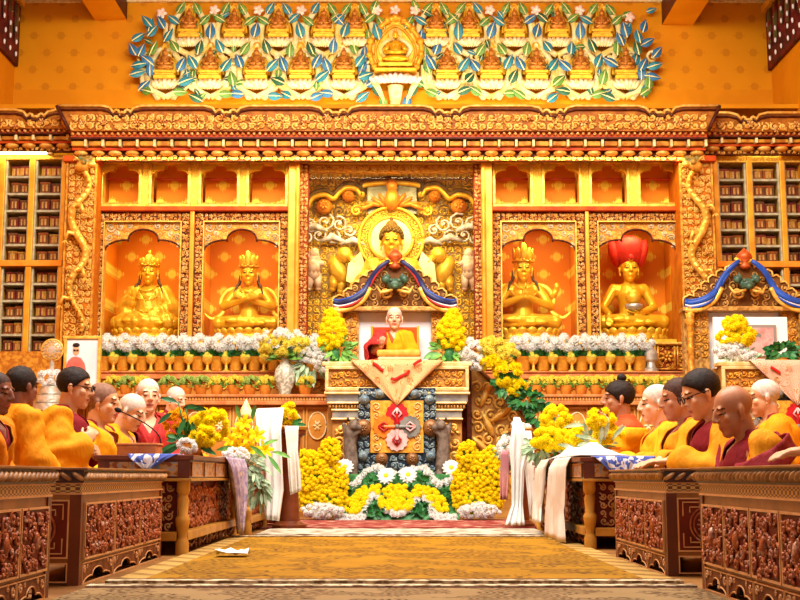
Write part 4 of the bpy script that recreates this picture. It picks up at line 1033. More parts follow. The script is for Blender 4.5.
def bloom_mesh(kind, pm, cm='yellowcentre', seed=1):
    R = rnd(seed); mb = MB()
    def core(r, rz, zc, amp):
        b0 = len(mb.v); mb.ell((0, 0, zc), (r, r, rz), 14, 9)
        for i in range(b0, len(mb.v)):
            v = Vector(mb.v[i]); mb.v[i] = tuple(v * (1 + amp * noise.noise(v * 7 + Vector((seed * 3, 0, 0)))))
    if kind == 'mum':
        core(.62, .5, .12, .25)
        for k, (n, el, L) in enumerate(((13, .1, 1), (12, .5, .92), (9, .9, .8), (5, 1.3, .65))):
            for i in range(n):
                a = 2 * PI * (i + .5 * (k % 2)) / n + R.uniform(-.1, .1); e = el + R.uniform(-.12, .12)
                petal(mb, (0, 0, -.1 + .1 * k), (math.cos(a) * math.cos(e), math.sin(a) * math.cos(e), math.sin(e)), (0, 0, 1), L, .17, .25)
    elif kind == 'daisy':
        for k in range(2):
            for i in range(13):
                a = 2 * PI * (i + .5 * k) / 13; petal(mb, (0, 0, .03 * k), (math.cos(a), math.sin(a), .12 + .15 * k), (0, 0, 1), 1 - .12 * k, .17, -.1)
        mb.mi = 1; mb.ell((0, 0, .06), (.3, .3, .16), 10, 6)
    elif kind == 'lily':
        for i in range(6):
            a = 2 * PI * i / 6; petal(mb, (0, 0, 0), (math.cos(a) * .8, math.sin(a) * .8, .8), (0, 0, 1), 1.15, .28, -.45)
        mb.mi = 1
        for i in range(5): a = i * 1.257; mb.tube([(0, 0, .1), (.18 * math.cos(a), .18 * math.sin(a), .75)], .03, 4)
    elif kind == 'puff':
        core(.78, .78, 0, .35)
        for i in range(30):
            a = i * 2.39996; z = 1 - 1.55 * i / 30; r = math.sqrt(max(.02, 1 - z * z)); d = Vector((r * math.cos(a), r * math.sin(a), z))
            petal(mb, d * .5, d + Vector((R.uniform(-.3, .3), R.uniform(-.3, .3), R.uniform(-.3, .3))), (R.uniform(-1, 1), R.uniform(-1, 1), 1), .5, .2, R.uniform(-.2, .2))
    me = mb.mesh(kind)
    me.materials.append(M[pm]); me.materials.append(M[cm]); return me
BL = {}
def bloom(kind, pm):
    if (kind, pm) not in BL: BL[kind, pm] = bloom_mesh(kind, pm, seed=len(BL) + 1)
    return BL[kind, pm]
def orient(p, n, s, R):
    q = Vector(n).to_track_quat('Z', 'Y').to_matrix().to_4x4()
    return Matrix.Translation(p) @ q @ Matrix.Rotation(R.uniform(0, 6.28), 4, 'Z') @ Matrix.Scale(s, 4)
def blooms(root, partname, me, items, seed=1, lim=100):
    """items: (position, normal, size) in world space"""
    R = rnd(seed); items = sorted(items, key=lambda q: q[0][1]); off = WL[root.name]
    for p, n, s in items[:lim]:
        o = bpy.data.objects.new(partname, me); COL.objects.link(o); o.parent = root; o.matrix_basis = orient(Vector(p) - off, n, s, R)
    if items[lim:]:
        mb = MB()
        for p, n, s in items[lim:]:
            mt = orient(Vector(p), n, s, R); b = len(mb.v); mb.v += [tuple(mt @ v.co) for v in me.vertices]
            for f in me.polygons: mb.f.append(tuple(b + i for i in f.vertices)); mb.m.append(f.material_index)
        mb.build(partname + '_mass', [m for m in me.materials], root, kind='stuff')
def leaves(root, m, items, name='foliage', seed=1, stems=None):
    """items: (position, direction, length, width)"""
    mb = MB(); R = rnd(seed)
    for p, d, L, w in items:
        d = Vector(d).normalized(); sd = d.cross(Vector((R.uniform(-.4, .4), -1, R.uniform(0, .8)))).normalized(); n = sd.cross(d); g = []
        for t, ww in ((0, .15), (.3, .9), (.6, 1), (.85, .55), (1, .05)):
            c = Vector(p) + d * L * t - Vector((0, 0, 1)) * L * .22 * t * t; g.append([c - sd * w * ww + n * w * .2, c, c + sd * w * ww + n * w * .2])
        mb.sheet(g)
    for a, b, r in stems or []: mb.tube([a, b], [r, r * .7], 5)
    return mb.build(name, m, root, smooth=True, kind='stuff')
def ball_items(c, r, n, s0, s1, R, front=True, ylim=1):
    out = []; c = Vector(c); k = 0
    while len(out) < n and k < n * 20:
        k += 1; d = Vector((R.gauss(0, 1), R.gauss(0, 1), R.gauss(0, 1))).normalized()
        if front and d.y > .45: continue
        p = c + Vector((d.x * r[0], d.y * r[1], d.z * r[2])) * R.uniform(.82, 1.05); s = R.uniform(s0, s1)
        if any((p - q[0]).length < (s + q[2]) * .62 for q in out): 
            if k < n * 12: continue
        out.append((p, d + Vector((0, -.5, .2)), s))
    return out
# ------------------------------------------------------------------ vases, goblets and pots in rows on the terraces
GP2 = 13.2 / F
def flower_pot():
    t = thing('potted_flowers', '', 'potted flowers', (0, 0, 0), 'white flower pots on the upper ledges')
    p = MB(); p.lathe([(.035, 0), (.05, .01), (.055, .05), (.068, .12), (.072, .125), (.06, .125)], 14); p.build('pot', 'orangepot', t, smooth=.6)
    R = rnd(5); blooms(t, 'blossom', bloom('mum', 'whitepetal'), ball_items((0, 0, .235), (.095, .07, .05), 11, .042, .05, R), 2)
    leaves(t, 'leafdark', [((R.uniform(-.03, .03), R.uniform(-.03, .03), .12), (R.uniform(-1, 1), R.uniform(-1, .3), R.uniform(.2, 1)), R.uniform(.07, .12), .026) for i in range(34)]); return t
M['orangepot'] = mat('gold pot', '#e6a83c', '#d08a2a', 20, rough=.35, metal=.4)
def goblet():
    t = thing('offering_goblet', '', 'goblet', (0, 0, 0), 'golden goblets on the upper ledges')
    p = MB(); p.lathe([(.045, 0), (.045, .01), (.018, .025), (.014, .07), (.03, .085), (.055, .11), (.062, .15), (.055, .15), (.045, .12)], 16); p.build('cup', 'goldcup', t, smooth=.8)
    R = rnd(8); blooms(t, 'blossom', bloom('puff', 'lemonpetal'), ball_items((0, 0, .175), (.04, .03, .025), 4, .032, .04, R), 2); return t
M['goldcup'] = mat('bright gold cup', '#f6d66a', '#ecc040', 20, rough=.25, metal=.5)
def low_pot(col, nm):
    t = thing('potted_flowers', '', 'potted flowers', (0, 0, 0), nm)
    p = MB(); p.lathe([(.045, 0), (.052, .01), (.065, .07), (.075, .1), (.065, .1)], 14); p.build('pot', 'goldpot', t, smooth=.6)
    R = rnd(9); blooms(t, 'blossom', bloom('mum', col), ball_items((0, 0, .14), (.08, .06, .035), 9, .038, .046, R), 2)
    leaves(t, 'leafmid', [((0, 0, .09), (R.uniform(-1, 1), R.uniform(-1, .3), R.uniform(.1, .6)), R.uniform(.08, .12), .022) for i in range(14)]); return t
M['goldpot'] = mat('ochre pot', '#dd9a3a', '#c67a2a', 14, rough=.4, metal=.2)
def row(proto, pxs, Y, z, lab, py=365, sc=None):
    for i, px in enumerate(pxs):
        loc = (X(px, Y, py), Y, z + .0015); l = lab(i)
        if not proto.get('used'): proto.location = loc; proto['label'] = l; proto['used'] = 1
        else: dup(proto, loc, rnd(px).uniform(-.5, .5), l, None, sc)
        if i == 0 and sc: proto.scale = (sc,) * 3
fp, gb = flower_pot(), goblet()
row(fp, [104 + 18.8 * k for k in range(12)], Yu + .17, zu, lambda i: f'white flowers in a gold pot, {ordn[i]} from left along the left upper ledge', sc=1.32)
row(fp, [524 + 19.2 * k for k in range(7)], Yu + .17, zu, lambda i: f'white flowers in a gold pot, {ordn[i]} from left along the right upper ledge', sc=1.32)
row(gb, [113.4 + 18.8 * k for k in range(11)], Yu + .1, zu, lambda i: f'gold goblet topped with pale yellow flowers, {ordn[i]} from left along the left upper ledge')
row(gb, [533.5 + 19.2 * k for k in range(6)], Yu + .1, zu, lambda i: f'gold goblet topped with pale yellow flowers, {ordn[i]} from left along the right upper ledge')
lg, ly = low_pot('greenpetal', 'low flower pots on the lower ledges'), low_pot('lemonpetal', 'low flower pots on the lower ledges')
LX = [(112, 1), (126, 0), (140, 1), (167, 0), (186, 0), (201, 0), (217, 1), (234, 1), (250, 0), (265, 1), (305, 1)]
row(lg, [a for a, b in LX if b == 0], Yl + .16, zl, lambda i: f'ochre pot of pale green flowers, {ordn[i]} from left along the left lower ledge', 388)
row(ly, [a for a, b in LX if b == 1], Yl + .16, zl, lambda i: f'ochre pot of lemon yellow flowers, {ordn[i]} from left along the left lower ledge', 388)
row(ly, [536 + 15 * k for k in range(11)], Yl + .18, zl, lambda i: f'ochre pot of lemon yellow flowers, {ordn[i]} from left along the right lower ledge', 388)
for o in (fp, gb, lg, ly): del o['used']
# big porcelain vase with flowers
def big_vase(px, Y, z, label):
    t = thing('flower_vase', label, 'vase', (X(px, Y, 375), Y, z + .002)); w = WL[t.name]
    p = MB(); p.lathe([(.055, 0), (.065, .01), (.06, .03), (.10, .12), (.115, .19), (.10, .27), (.055, .33), (.05, .36), (.075, .40), (.065, .40), (.04, .36)], 20, tuple(w)); p.build('vase', 'porcelain', t, smooth=True)
    R = rnd(31); c = w + Vector((0, -.02, .52))
    blooms(t, 'blossom', bloom('mum', 'lemonpetal'), ball_items(c, (.27, .14, .10), 34, .045, .06, R), 3)
    blooms(t, 'white_blossom', bloom('mum', 'whitepetal'), ball_items(c + Vector((-.05, 0, .09)), (.24, .12, .06), 16, .045, .055, R), 4)
    leaves(t, 'leafmid', [(w + Vector((0, 0, .4)), (R.uniform(-1, 1), R.uniform(-1, .2), R.uniform(0, .8)), R.uniform(.12, .22), .03) for i in range(30)])
M['porcelain'] = mat('grey patterned porcelain', '#d8d4c2', '#9c9a86', 30, lo=.42, hi=.55, rough=.3)
big_vase(285, Yl + .2, zl, 'tall grey patterned porcelain vase of yellow and white flowers on the left lower ledge')
# crystal stand on the right
t = thing('crystal_stand', 'clear crystal offering stand at the right end of the right upper ledge', 'ornament', (X(651, Yu + .15, 365), Yu + .15, zu + .002)); w = WL[t.name]
MB().lathe([(.08, 0), (.08, .03), (.05, .05), (.045, .1), (.075, .13), (.08, .2), (.05, .24), (.02, .27)], 14, tuple(w)).build('stand', 'silver', t, smooth=.5)

# ================================================================== thrones
def brocade_mat():
    n = NT('salmon brocade'); d = n.voro(9, out='Distance'); r = n.ma('SINE', n.ma('MULTIPLY', d, 60.0)); k = n.ma('GREATER_THAN', r, .55)
    c = n.mix(k, n.mix(n.noise(4), '#eac08c', '#dca673'), '#c97f3c'); n.bump(d, .2); return n.fin(c, .6)
M['brocade'] = brocade_mat()
def brocade_pink():
    n = NT('pink silver brocade'); d = n.voro(11, out='Distance'); r = n.ma('SINE', n.ma('MULTIPLY', d, 55.0)); k = n.ma('GREATER_THAN', r, .4)
    c = n.mix(k, n.mix(n.noise(4), '#e0bda2', '#d2a58a'), '#b98a6c'); n.bump(d, .2); return n.fin(c, .6)
M['brocadepink'] = brocade_pink()
M['redribbon'] = mat('red ribbon', '#d8261c', '#c41d18', 10, rough=.5)
M['thronegold'] = mat('cream gilt moulding', '#e9cf94', '#d6b168', 12, rough=.4, metal=.25); M['thronesilver'] = mat('silver and gold panel', '#b9b2a4', '#8b8c94', 7, lo=.4, hi=.6, rough=.3, metal=.6, c3='#c9a25a')
M['thronewood'] = mat('gold brown throne wood', '#c08a42', '#a06c2c', 8, rough=.45, metal=.15); M['navy'] = mat('dark navy lacquer', '#1f2c3c', '#16202e', 8, rough=.35); M['navyscroll'] = mat('grey blue scroll', '#5f7686', '#8b9a98', 20, rough=.4, metal=.2)
M['bronze'] = mat('bronze boss', '#95663a', '#74502e', 14, rough=.4, metal=.3); M['lion'] = mat('grey brown lion', '#7d6e62', '#5c4e44', 20, rough=.55, bump=.4)
M['ribblue'] = mat('blue scarf', '#1d4fb0', '#163f94', 8, rough=.4); M['ribnavy'] = mat('navy scarf', '#222a5c', '#1a1f47', 8, rough=.4); M['ribwhite'] = mat('white scarf edge', '#e9e6ee', rough=.5); M['ribred'] = mat('red scarf edge', '#b3332c', rough=.5); M['canopycarve'] = mat('brown gold canopy carving', '#d3a052', '#98682c', 24, rough=.45, metal=.25, bump=.3)
M['canopyground'] = mat('dark canopy ground', '#7d4e22', '#643c18', 10, rough=.5); M['maskteal'] = mat('dark teal mask', '#2f4a40', '#4a6a52', 20, rough=.4)
M['portrait_bg'] = mat('pale grey portrait ground', '#dcdde0', '#c9cdd4', 3, rough=.5); M['portraitred'] = mat('portrait red robe', '#d86a5c', '#c9564a', 8, rough=.5); M['picpaint'] = mat('small painting', '#b9a8a0', '#d98a8a', 14, lo=.42, hi=.55, c3='#6f7d6a', rough=.4)
M['panelwhite'] = mat('white backdrop cloth', '#e6e2e4', '#dcd8dc', 3, rough=.7)
M['vred'] = mat('red enamel', '#c01c24', '#a5161e', 20, rough=.4); M['vorange'] = mat('orange enamel', '#ee7a1a', '#dd6a10', 20, rough=.4); M['vgrey'] = mat('grey enamel', '#7f7f78', '#6a6a66', 20, rough=.4); M['vpink'] = mat('pink enamel', '#f2b6b0', '#e69f9c', 20, rough=.4)
def canopy(t, cx, Y, s, zb, blue):
    """cx world x of the axis; s metres per design pixel; zb z of the lintel underside. design pixels: half width 66, height 50"""
    q = lambda dx, dy: (cx + dx * s, zb + dy * s)
    prof = [(0, 44)] + [(6, 44), (10, 40), (16, 41), (19, 36), (25, 37), (28, 31), (34, 31), (36, 25), (42, 24), (43, 18), (49, 17), (51, 11), (58, 11), (62, 5), (62, 0)]
    pts = []
    sm = [prof[0]]
    for a, b in zip(prof[1:-2], prof[2:-1]):
        for k in range(4):
            u = k / 4; bu = 1.6 * math.sin(PI * u); sm.append((a[0] + (b[0] - a[0]) * u + bu * .7, a[1] + (b[1] - a[1]) * u + bu))
    sm += prof[-2:]
    poly = [q(a, b) for a, b in sm] + [q(-a, b) for a, b in sm[::-1][:-1]]
    cbd = MB().prism(poly, Y, Y + .08).build('canopy_board', 'canopyground', t)
    e = MB(); e.tube([(p[0], Y - .01, p[1]) for p in poly], .011, 6); e.build('canopy_edge', 'goldlight', cbd, smooth=True)
    for m in (1, -1):
        c = MB()
        for dx, dy, r, sg in ((10, 33, 4, 1), (18, 28, 4, -1), (22, 20, 5, 1), (31, 20, 4.5, -1), (12, 22, 5, -1), (10, 12, 5, 1), (21, 11, 5, -1), (32, 11, 5, 1), (41, 12, 4.5, -1), (10, 5, 4, 1), (20, 4, 3.5, 1), (30, 4, 3.5, -1), (40, 5, 3.5, 1), (50, 5, 3.5, -1), (27, 27, 4, 1), (40, 19, 3.5, 1), (56, 5, 3, 1), (48, 12, 3, 1)): spiral(c, q(m * dx, dy)[0], q(m * dx, dy)[1], Y, s * r, m * sg, dx, s * .9, 1.3)
        c.build('canopy_scrollwork', 'canopycarve', cbd, smooth=True)
    for m in (1, -1):
        path = [(6, 46), (16, 38), (24, 27), (31, 15), (42, 7), (54, 4), (61, 5)]; path = smoothp(path, 4)
        for k, (off, mt, w) in enumerate(((0, 'ribblue' if blue else 'ribnavy', 3.2), (-3.0, 'ribwhite', 1.2), (2.6, 'ribblue', 1.4), (-5, 'ribred' if not blue else 'ribblue', 1.3))):
            r = MB(); r.tube([(q(m * a, b + off * (.3 + .7 * min(1, i / 8)))[0], Y - .07 - .02 * math.sin(i * .5), q(0, b + off * (.3 + .7 * min(1, i / 8)))[1]) for i, (a, b) in enumerate(path)], [s * w * (.6 + .4 * math.sin(PI * i / (len(path) - 1))) for i in range(len(path))], 8, .55); r.build('scarf', mt, t, smooth=True)
        r = MB(); r.tube([(q(m * a, 0)[0], Y - .06, q(0, b - 8)[1]) for a, b in path[8:]], s * 2.4, 8, .6); r.build('gold_swag', 'goldpale', t, smooth=True)
    f = MB(); f.oell((cx, Y - .1, zb + 22 * s), (s * 8, .07, s * 6), (1, 0, 0), (0, 0, 1))
    for m in (1, -1): f.ell((cx + m * s * 9, Y - .09, zb + 27 * s), s * 4.5); f.ell((cx + m * s * 4, Y - .15, zb + 25 * s), s * 2); f.tube([(cx + m * s * 5, Y - .1, zb + 28 * s), (cx + m * s * 9, Y - .1, zb + 34 * s)], [s * 1.6, s * .4], 6)
    f.ell((cx, Y - .16, zb + 19 * s), s * 3); gm = f.build('guardian_mask', 'maskteal', t, smooth=True)
    f = MB()
    for m in (1, -1): spiral(f, cx + m * s * 9, zb + 14 * s, Y - .06, s * 6, m, 0, s * 1.6, 1.3); f.tube([(cx + m * s * 2, Y - .12, zb + 16 * s), (cx + m * s * 14, Y - .12, zb + 13 * s), (cx + m * s * 18, Y - .1, zb + 20 * s)], [s * 1.5, s * 2, s * .8], 7)
    f.build('mask_mane', 'goldlight', gm, smooth=True)
    f = MB(); f.lathe([(s * 3, 38 * s), (s * 6, 41 * s), (s * 3, 44 * s), (s * 2.5, 45 * s), (s * 8, 49 * s), (s * 7, 53 * s), (s * 3, 57 * s), (0, 60 * s)], 14, (cx, Y - .03, zb)); jf = f.build('jewel_finial', 'finialred', t, smooth=True)
    for m in (1, -1):
        f = MB(); f.oell((cx + m * s * 7, Y - .05, zb + 47 * s), (s * 4, s * 2.5, s * 2), (m, 0, .6), (0, -1, 0)); f.build('finial_leaf', 'goldbright', jf, smooth=True)
M['finialred'] = mat('red gold finial', '#c9602a', '#a8441c', 20, rough=.4, metal=.2)
def vajra(t, cx, cz, y, s):
    for a, m in ((90, 'vred'), (180, 'vorange'), (0, 'vgrey'), (270, 'vpink')):
        an = math.radians(a); ox, oz = cx + s * 1.0 * math.cos(an), cz + s * 1.0 * math.sin(an); b = MB()
        n = 40; y = y - .0015; b.prism([(ox + s * (.82 + .06 * math.cos(i * 2 * PI / n * 12)) * math.cos(i * 2 * PI / n), oz + s * (.82 + .06 * math.cos(i * 2 * PI / n * 12)) * math.sin(i * 2 * PI / n)) for i in range(n)], y - .012, y)
        b.tube([(cx + s * .15 * math.cos(an), y - .012, cz + s * .15 * math.sin(an)), (ox, y - .02, oz)], s * .14, 8); lobe_ = b.build('emblem_lobe', m, t)
        b = MB(); 
        for k in (-1, 0, 1):
            px_, pz_ = -math.sin(an) * k * s * .34, math.cos(an) * k * s * .34
            b.tube([(ox - math.cos(an) * s * .38, y - .02, oz - math.sin(an) * s * .38), (ox + px_, y - .028, oz + pz_), (ox + math.cos(an) * s * .42, y - .02, oz + math.sin(an) * s * .42)], s * .075, 6)
        b.build('emblem_prong', {'vred': 'vpink', 'vorange': 'vred', 'vgrey': 'vpink', 'vpink': 'vred'}[m], lobe_, smooth=True)
    b = MB(); b.ell((cx, y - .02, cz), s * .2, 10, 6); b.build('emblem_hub', 'vgrey', t, smooth=True)
def throne(name, label, cpx, Yf, Yb, pyr, full, blue):
    """front at Yf, canopy at Yb, centred on photo column cpx at Yf (pyr)"""
    cx = X(cpx, Yf, 420); s = Yf / F * 1.012
    t = thing(name, label, 'throne', (cx, Yf, 0)); q = lambda dx: cx + dx * s; z = lambda py: Z(py, Yf)
    D = .16
    def bx_(nm, dx, y0, y1, a, b, m, bev=.006, par=t):
        o = MB(); o.box(q(-dx), q(dx), y0, y1, z(b), z(a)); return o.build(nm, m, par, bevel=bev)
    bx_('table_top', 74, Yf - .03, Yf + D, 362, 366, 'thronegold')
    bx_('upper_body', 71, Yf, Yf + D, 366, 392, 'thronewood'); 
    f = MB(); frame_rect(f, q(-71), q(71), z(391), z(366), s * 3.4, Yf - .03, Yf); f.build('upper_frame', 'thronegold', t, bevel=.005)
    c = MB(); scroll_fill(c, q(-66), q(66), z(387), z(370), Yf - .003, s * 7, 4, .15, 3); c.build('upper_carving', 'goldcarve', t, smooth=True)
    bx_('moulding', 72, Yf - .04, Yf + D, 392, 394.5, 'thronegold'); bx_('silver_band', 70, Yf + .0, Yf + D, 394.5, 402, 'thronesilver'); bx_('moulding', 69, Yf - .02, Yf + D, 402, 404, 'thronegold')
    b = MB(); 
    for i in range(44): b.ell((q(-66 + i * 3.07), Yf + .01, z(406.5)), (s * 1.4, .02, s * 2.4), 6, 5)
    b.build('bead_row', 'canopycarve', t, smooth=True, kind='stuff')
    bx_('waist', 66, Yf + .02, Yf + D, 404, 409, 'thronewood'); bx_('moulding', 65, Yf - .01, Yf + D, 409, 411, 'thronegold'); bx_('silver_band', 64, Yf + .01, Yf + D, 411, 418, 'thronesilver'); bx_('moulding', 65, Yf - .01, Yf + D, 418, 420, 'thronegold')
    bx_('lower_body', 64, Yf + .03, Yf + D, 420, 478, 'thronewood'); bx_('base_moulding', 70, Yf - .06, Yf + D, 478, 490, 'thronegold')
    o = MB(); o.box(q(-74), q(74), Yf - .1, Yf + D, 0, z(490)); o.build('base', 'thronewood', t)
    for m in (-1, 1):
        c = MB(); scroll_fill(c, q(min(m * 62, m * 38)), q(max(m * 62, m * 38)), z(476), z(421), Yf + .027, s * 12, 5 + m, .15, 3); c.build('side_carving', 'goldlight', t, smooth=True)
    # dark centre with blue scrolls
    o = MB(); o.box(q(-38), q(38), Yf - .035, Yf + .03, z(478), z(388)); o.build('centre_panel', 'navy', t, bevel=.005)
    c = MB(); scroll_fill(c, q(-38), q(-26), z(478), z(389), Yf - .037, s * 7.5, 12, .15, 2); scroll_fill(c, q(26), q(38), z(478), z(389), Yf - .037, s * 7.5, 13, .15, 2); scroll_fill(c, q(-26), q(26), z(400), z(389), Yf - .037, s * 8, 14, .15, 2); scroll_fill(c, q(-26), q(26), z(476), z(454), Yf - .037, s * 8, 15, .15, 2); c.build('blue_scrollwork', 'navyscroll', t, smooth=True)
    for m in (-1, 1):
        for dx, py, r in ((32, 400, 5), (17, 394, 5), (33, 428, 8.5), (33, 456, 5), (15, 459, 6.5)):
            b = MB(); b.oell((q(m * dx), Yf - .05, z(py)), (s * r, s * r, .05), (1, 0, 0), (0, -1, 0), 16, 8); rosette(b, q(m * dx), z(py), Yf - .095, s * r * .5, 7); b.build('boss', 'bronze' if r != 5 else 'navyscroll', t, smooth=True)
    o = MB(); o.box(q(-26), q(26), Yf - .065, Yf - .036, z(453), z(401)); o.build('emblem_cloth', 'emblemgold', t, bevel=.004)
    c = MB()
    for m in (-1, 1):
        for py, r in ((407, 5), (447, 5), (416, 4), (438, 4)): spiral(c, q(m * 20), z(py), Yf - .066, s * r, m, py, s * .6, 1.4)
    c.build('emblem_scroll', 'thronegold', t, smooth=True); vajra(t, q(0), z(427), Yf - .067, s * 12.8)
    # standing lions
    for m in (-1, 1):
        b = MB(); X0 = q(m * 46); yy = Yf - .07; zz = z(476)
        b.cap((X0 - m * s * 2, yy, z(466)), (X0, yy, z(445)), s * 7, s * 6.5); b.cap((X0, yy, z(445)), (X0 - m * s, yy, z(432)), s * 6.5, s * 7.5); b.ell((X0 - m * s * 4, yy - .04, z(426)), (s * 6, .06, s * 6)); b.ell((X0 - m * s * 9, yy - .06, z(428)), s * 3.2)
        b.cap((X0 - m * s * 2, yy - .03, z(437)), (X0 - m * s * 9, yy - .05, z(432)), s * 2.6, s * 2.2); b.cap((X0 + m * s * 3, yy, z(440)), (X0 + m * s * 6, yy, z(425)), s * 2.5, s * 2.2); b.cap((X0 - m * s * 4, yy, z(466)), (X0 - m * s * 5, yy - .03, z(477)), s * 4, s * 3.4); b.cap((X0 + m * s * 3, yy, z(466)), (X0 + m * s * 4, yy, z(477)), s * 4, s * 3.4)
        for k in (-1, 1): b.ell((X0 - m * s * 2 + k * s * 4, yy, z(419)), s * 1.8)
        me = remesh(b, .009, 2); 
        for v in me.vertices: v.co -= Vector(WL[t.name])
        link('lion_figure', me, 'lion', t, True)
    # seat, backrest, frame and canopy behind
    zs = SEATZ; w = X(cpx, Yf, 420)
    cb = X(pyr, Yb, 300); sb = Yb / F * 1.012; qb = lambda dx: cb + dx * sb; zb = lambda py: Z(py, Yb)
    o = MB(); o.box(min(q(-62), qb(-62)), max(q(62), qb(62)), Yf + D + .002, Yb + .13, 0, zs); o.build('seat_block', 'thronewood', t)
    for m in (-1, 1):
        o = MB(); o.box(min(qb(m * 36), qb(m * 61)), max(qb(m * 36), qb(m * 61)), Yb, Yb + .12, zs, zb(312)); o.build('canopy_post', 'canopycarve', t)
        c = MB(); scroll_fill(c, min(qb(m * 37), qb(m * 52)), max(qb(m * 37), qb(m * 52)), zb(358), zb(314), Yb - .002, sb * 7, 22, .15, 3); c.build('post_carving', 'goldcarve', t, smooth=True)
        c = MB(); hc = zb(313) - zs - .002; c.lathe([(.05, 0), (.05, .05), (.035, .07), (.03, hc * .4), (.042, hc * .45), (.03, hc * .5), (.04, hc - .12), (.06, hc - .09), (.04, hc - .06), (.055, hc)], 12, (qb(m * 56), Yb - .06, zs + .001)); c.build('column', 'goldcarve', t, smooth=True)
    o = MB(); o.box(qb(-63), qb(63), Yb - .1, Yb + .12, zb(312), zb(308)); o.build('lintel', 'canopycarve', t, bevel=.006)
    canopy(t, cb, Yb - .04, sb, zb(308), blue)
    o = MB(); o.box(qb(-36), qb(36), Yb + .06, Yb + .08, zs, zb(312)); o.build('backdrop', 'panelwhite', t)
    return t, cx, cb, s, sb
M['cushgold'] = mat('mustard cushion', '#d8aa4a', '#c4953a', 14, rough=.7, bump=.2); M['cushbeige'] = mat('beige cushion', '#dcc48c', '#cbb077', 14, rough=.7, bump=.2)
M['emblemgold'] = mat('gold brocade square', '#e3a63c', '#cf8a2a', 30, rough=.5, bump=.2)
TK = skel(.03, 0, .06, hsc=1.22); TS = .80; SEATZ = Z(318.5, 12.12) - (TK['HM'] @ Vector((0, 0, 0))).z * TS
YF1, YB1 = 11.6, 12.48
th1, c1, cb1, s1, sb1 = throne('ceremonial_throne', 'tall carved throne with canopy and crossed emblem where the teacher sits, centre of hall', 397, YF1, YB1, 395, True, False)
YF2, YB2 = 11.15, 12.48
th2, c2, cb2, s2, sb2 = throne('ceremonial_throne', 'second carved throne with bright blue scarves and a framed picture, at right behind the monks', 795, YF2, YB2, 744, True, True)
# small chair back and table in front of the teacher
o = MB(); o.box(X(372, 12.4, 330), X(418, 12.4, 330), 12.40, 12.43, SEATZ, Z(327, 12.4)); o = o.build('backrest', 'redbeam', th1, bevel=.01)
for m in (372, 418): MB().box(X(m - 1.2, 12.4, 330), X(m + 1.2, 12.4, 330), 12.38, 12.44, SEATZ, Z(326, 12.4)).build('backrest_post', 'goldpost', th1, bevel=.004)
t = thing('prayer_cushion', 'flat beige cushion stack on the table in front of the seated teacher', 'cushion', (X(399, 11.66, 350), 11.66, Z(362, YF1) + .002)); w = WL[t.name]
zz = w.z
for nm, a, b, h0, h1, m in (('lower_cushion', 378, 421, 0, .05, 'cushbeige'), ('upper_cushion', 377, 420, .052, .115, 'cushgold')):
    MB().box(X(a, 11.75, 355), X(b, 11.75, 355), 11.58, 11.75, zz + h0, zz + h1).build(nm, m, t, bevel=.022)

# brocade cloths hanging from the throne tables
def apron(cx, s, Y, ztop, half, drop, m, label, rib):
    t = thing('brocade_cloth', label, 'cloth', (cx, Y, ztop)); g = []
    for i in range(9):
        u = i / 8; g.append([(cx + v * half * s * (1 - u) , Y - .075 - .01 * math.sin(v * 9) - .012 * u, ztop + .006 - drop * s * u) for v in [k / 8 - 1 for k in range(17)]])
    g.insert(0, [(cx + v * half * s, Y + .04, ztop + .008) for v in [k / 8 - 1 for k in range(17)]])
    g.insert(1, [(cx + v * half * s, Y - .045, ztop + .012) for v in [k / 8 - 1 for k in range(17)]])
    MB().sheet(g).build('cloth', m, t, smooth=True, solid=.006)
    if rib:
        r = MB(); yy = Y - .1
        for path in rib: r.tube([(cx + a * s, yy, ztop - b * s) for a, b in smoothp(path, 5)], s * 1.5, 7, .5)
        r.build('red_ribbon', 'redribbon', t, smooth=True)
        r = MB()
        for a, b, q in ((-30, 8, 3), (-7, 7, 3), (22, 7, 3.2), (2, 30, 3), (-20, 18, 3.5), (12, 18, 3.5), (0, 40, 2.5)): spiral(r, cx + a * s, ztop - b * s, yy + .012, q * s, 1, a, s * .35, 1.2, depth=.05)
        r.build('gold_scroll', 'goldcarve', t, smooth=True)
apron(c1, s1, YF1, Z(362, YF1), 45, 44, 'brocade', 'salmon brocade cloth pointed like a triangle with red ribbons on the central throne front', [[(-24, 2), (-20, 4), (-16, 8), (-13, 9)], [(-6, 17), (-2, 18), (4, 15), (10, 12), (12, 9)], [(16, 4), (20, 1), (24, -1)]])
apron(c2, s2, YF2, Z(362, YF2), 44, 44, 'brocadepink', 'pinkish silver brocade triangle hanging from the right hand throne', [[(-25, 6), (-20, 9), (-16, 12)]])
# framed picture on the second throne
M['framegrey'] = mat('grey frame', '#8d8580', rough=.4)
t = thing('framed_picture', 'framed picture in a wide white mount standing on the right hand throne', 'picture', (X(750, 12.2, 340), 12.2, SEATZ + .002)); z0, z1 = Z(362, 12.2), Z(317, 12.2)
fx = lambda px: X(px, 12.2, 340)
MB().box(fx(714), fx(788), 12.2, 12.24, SEATZ + .002, z1).build('mount', 'white', t, bevel=.004)
MB().box(fx(733), fx(776), 12.175, 12.2, Z(357, 12.2), Z(325, 12.2)).build('frame', 'framegrey', t, bevel=.004)
MB().box(fx(736), fx(773), 12.17, 12.176, Z(356, 12.2), Z(328, 12.2)).build('image', 'picpaint', t)
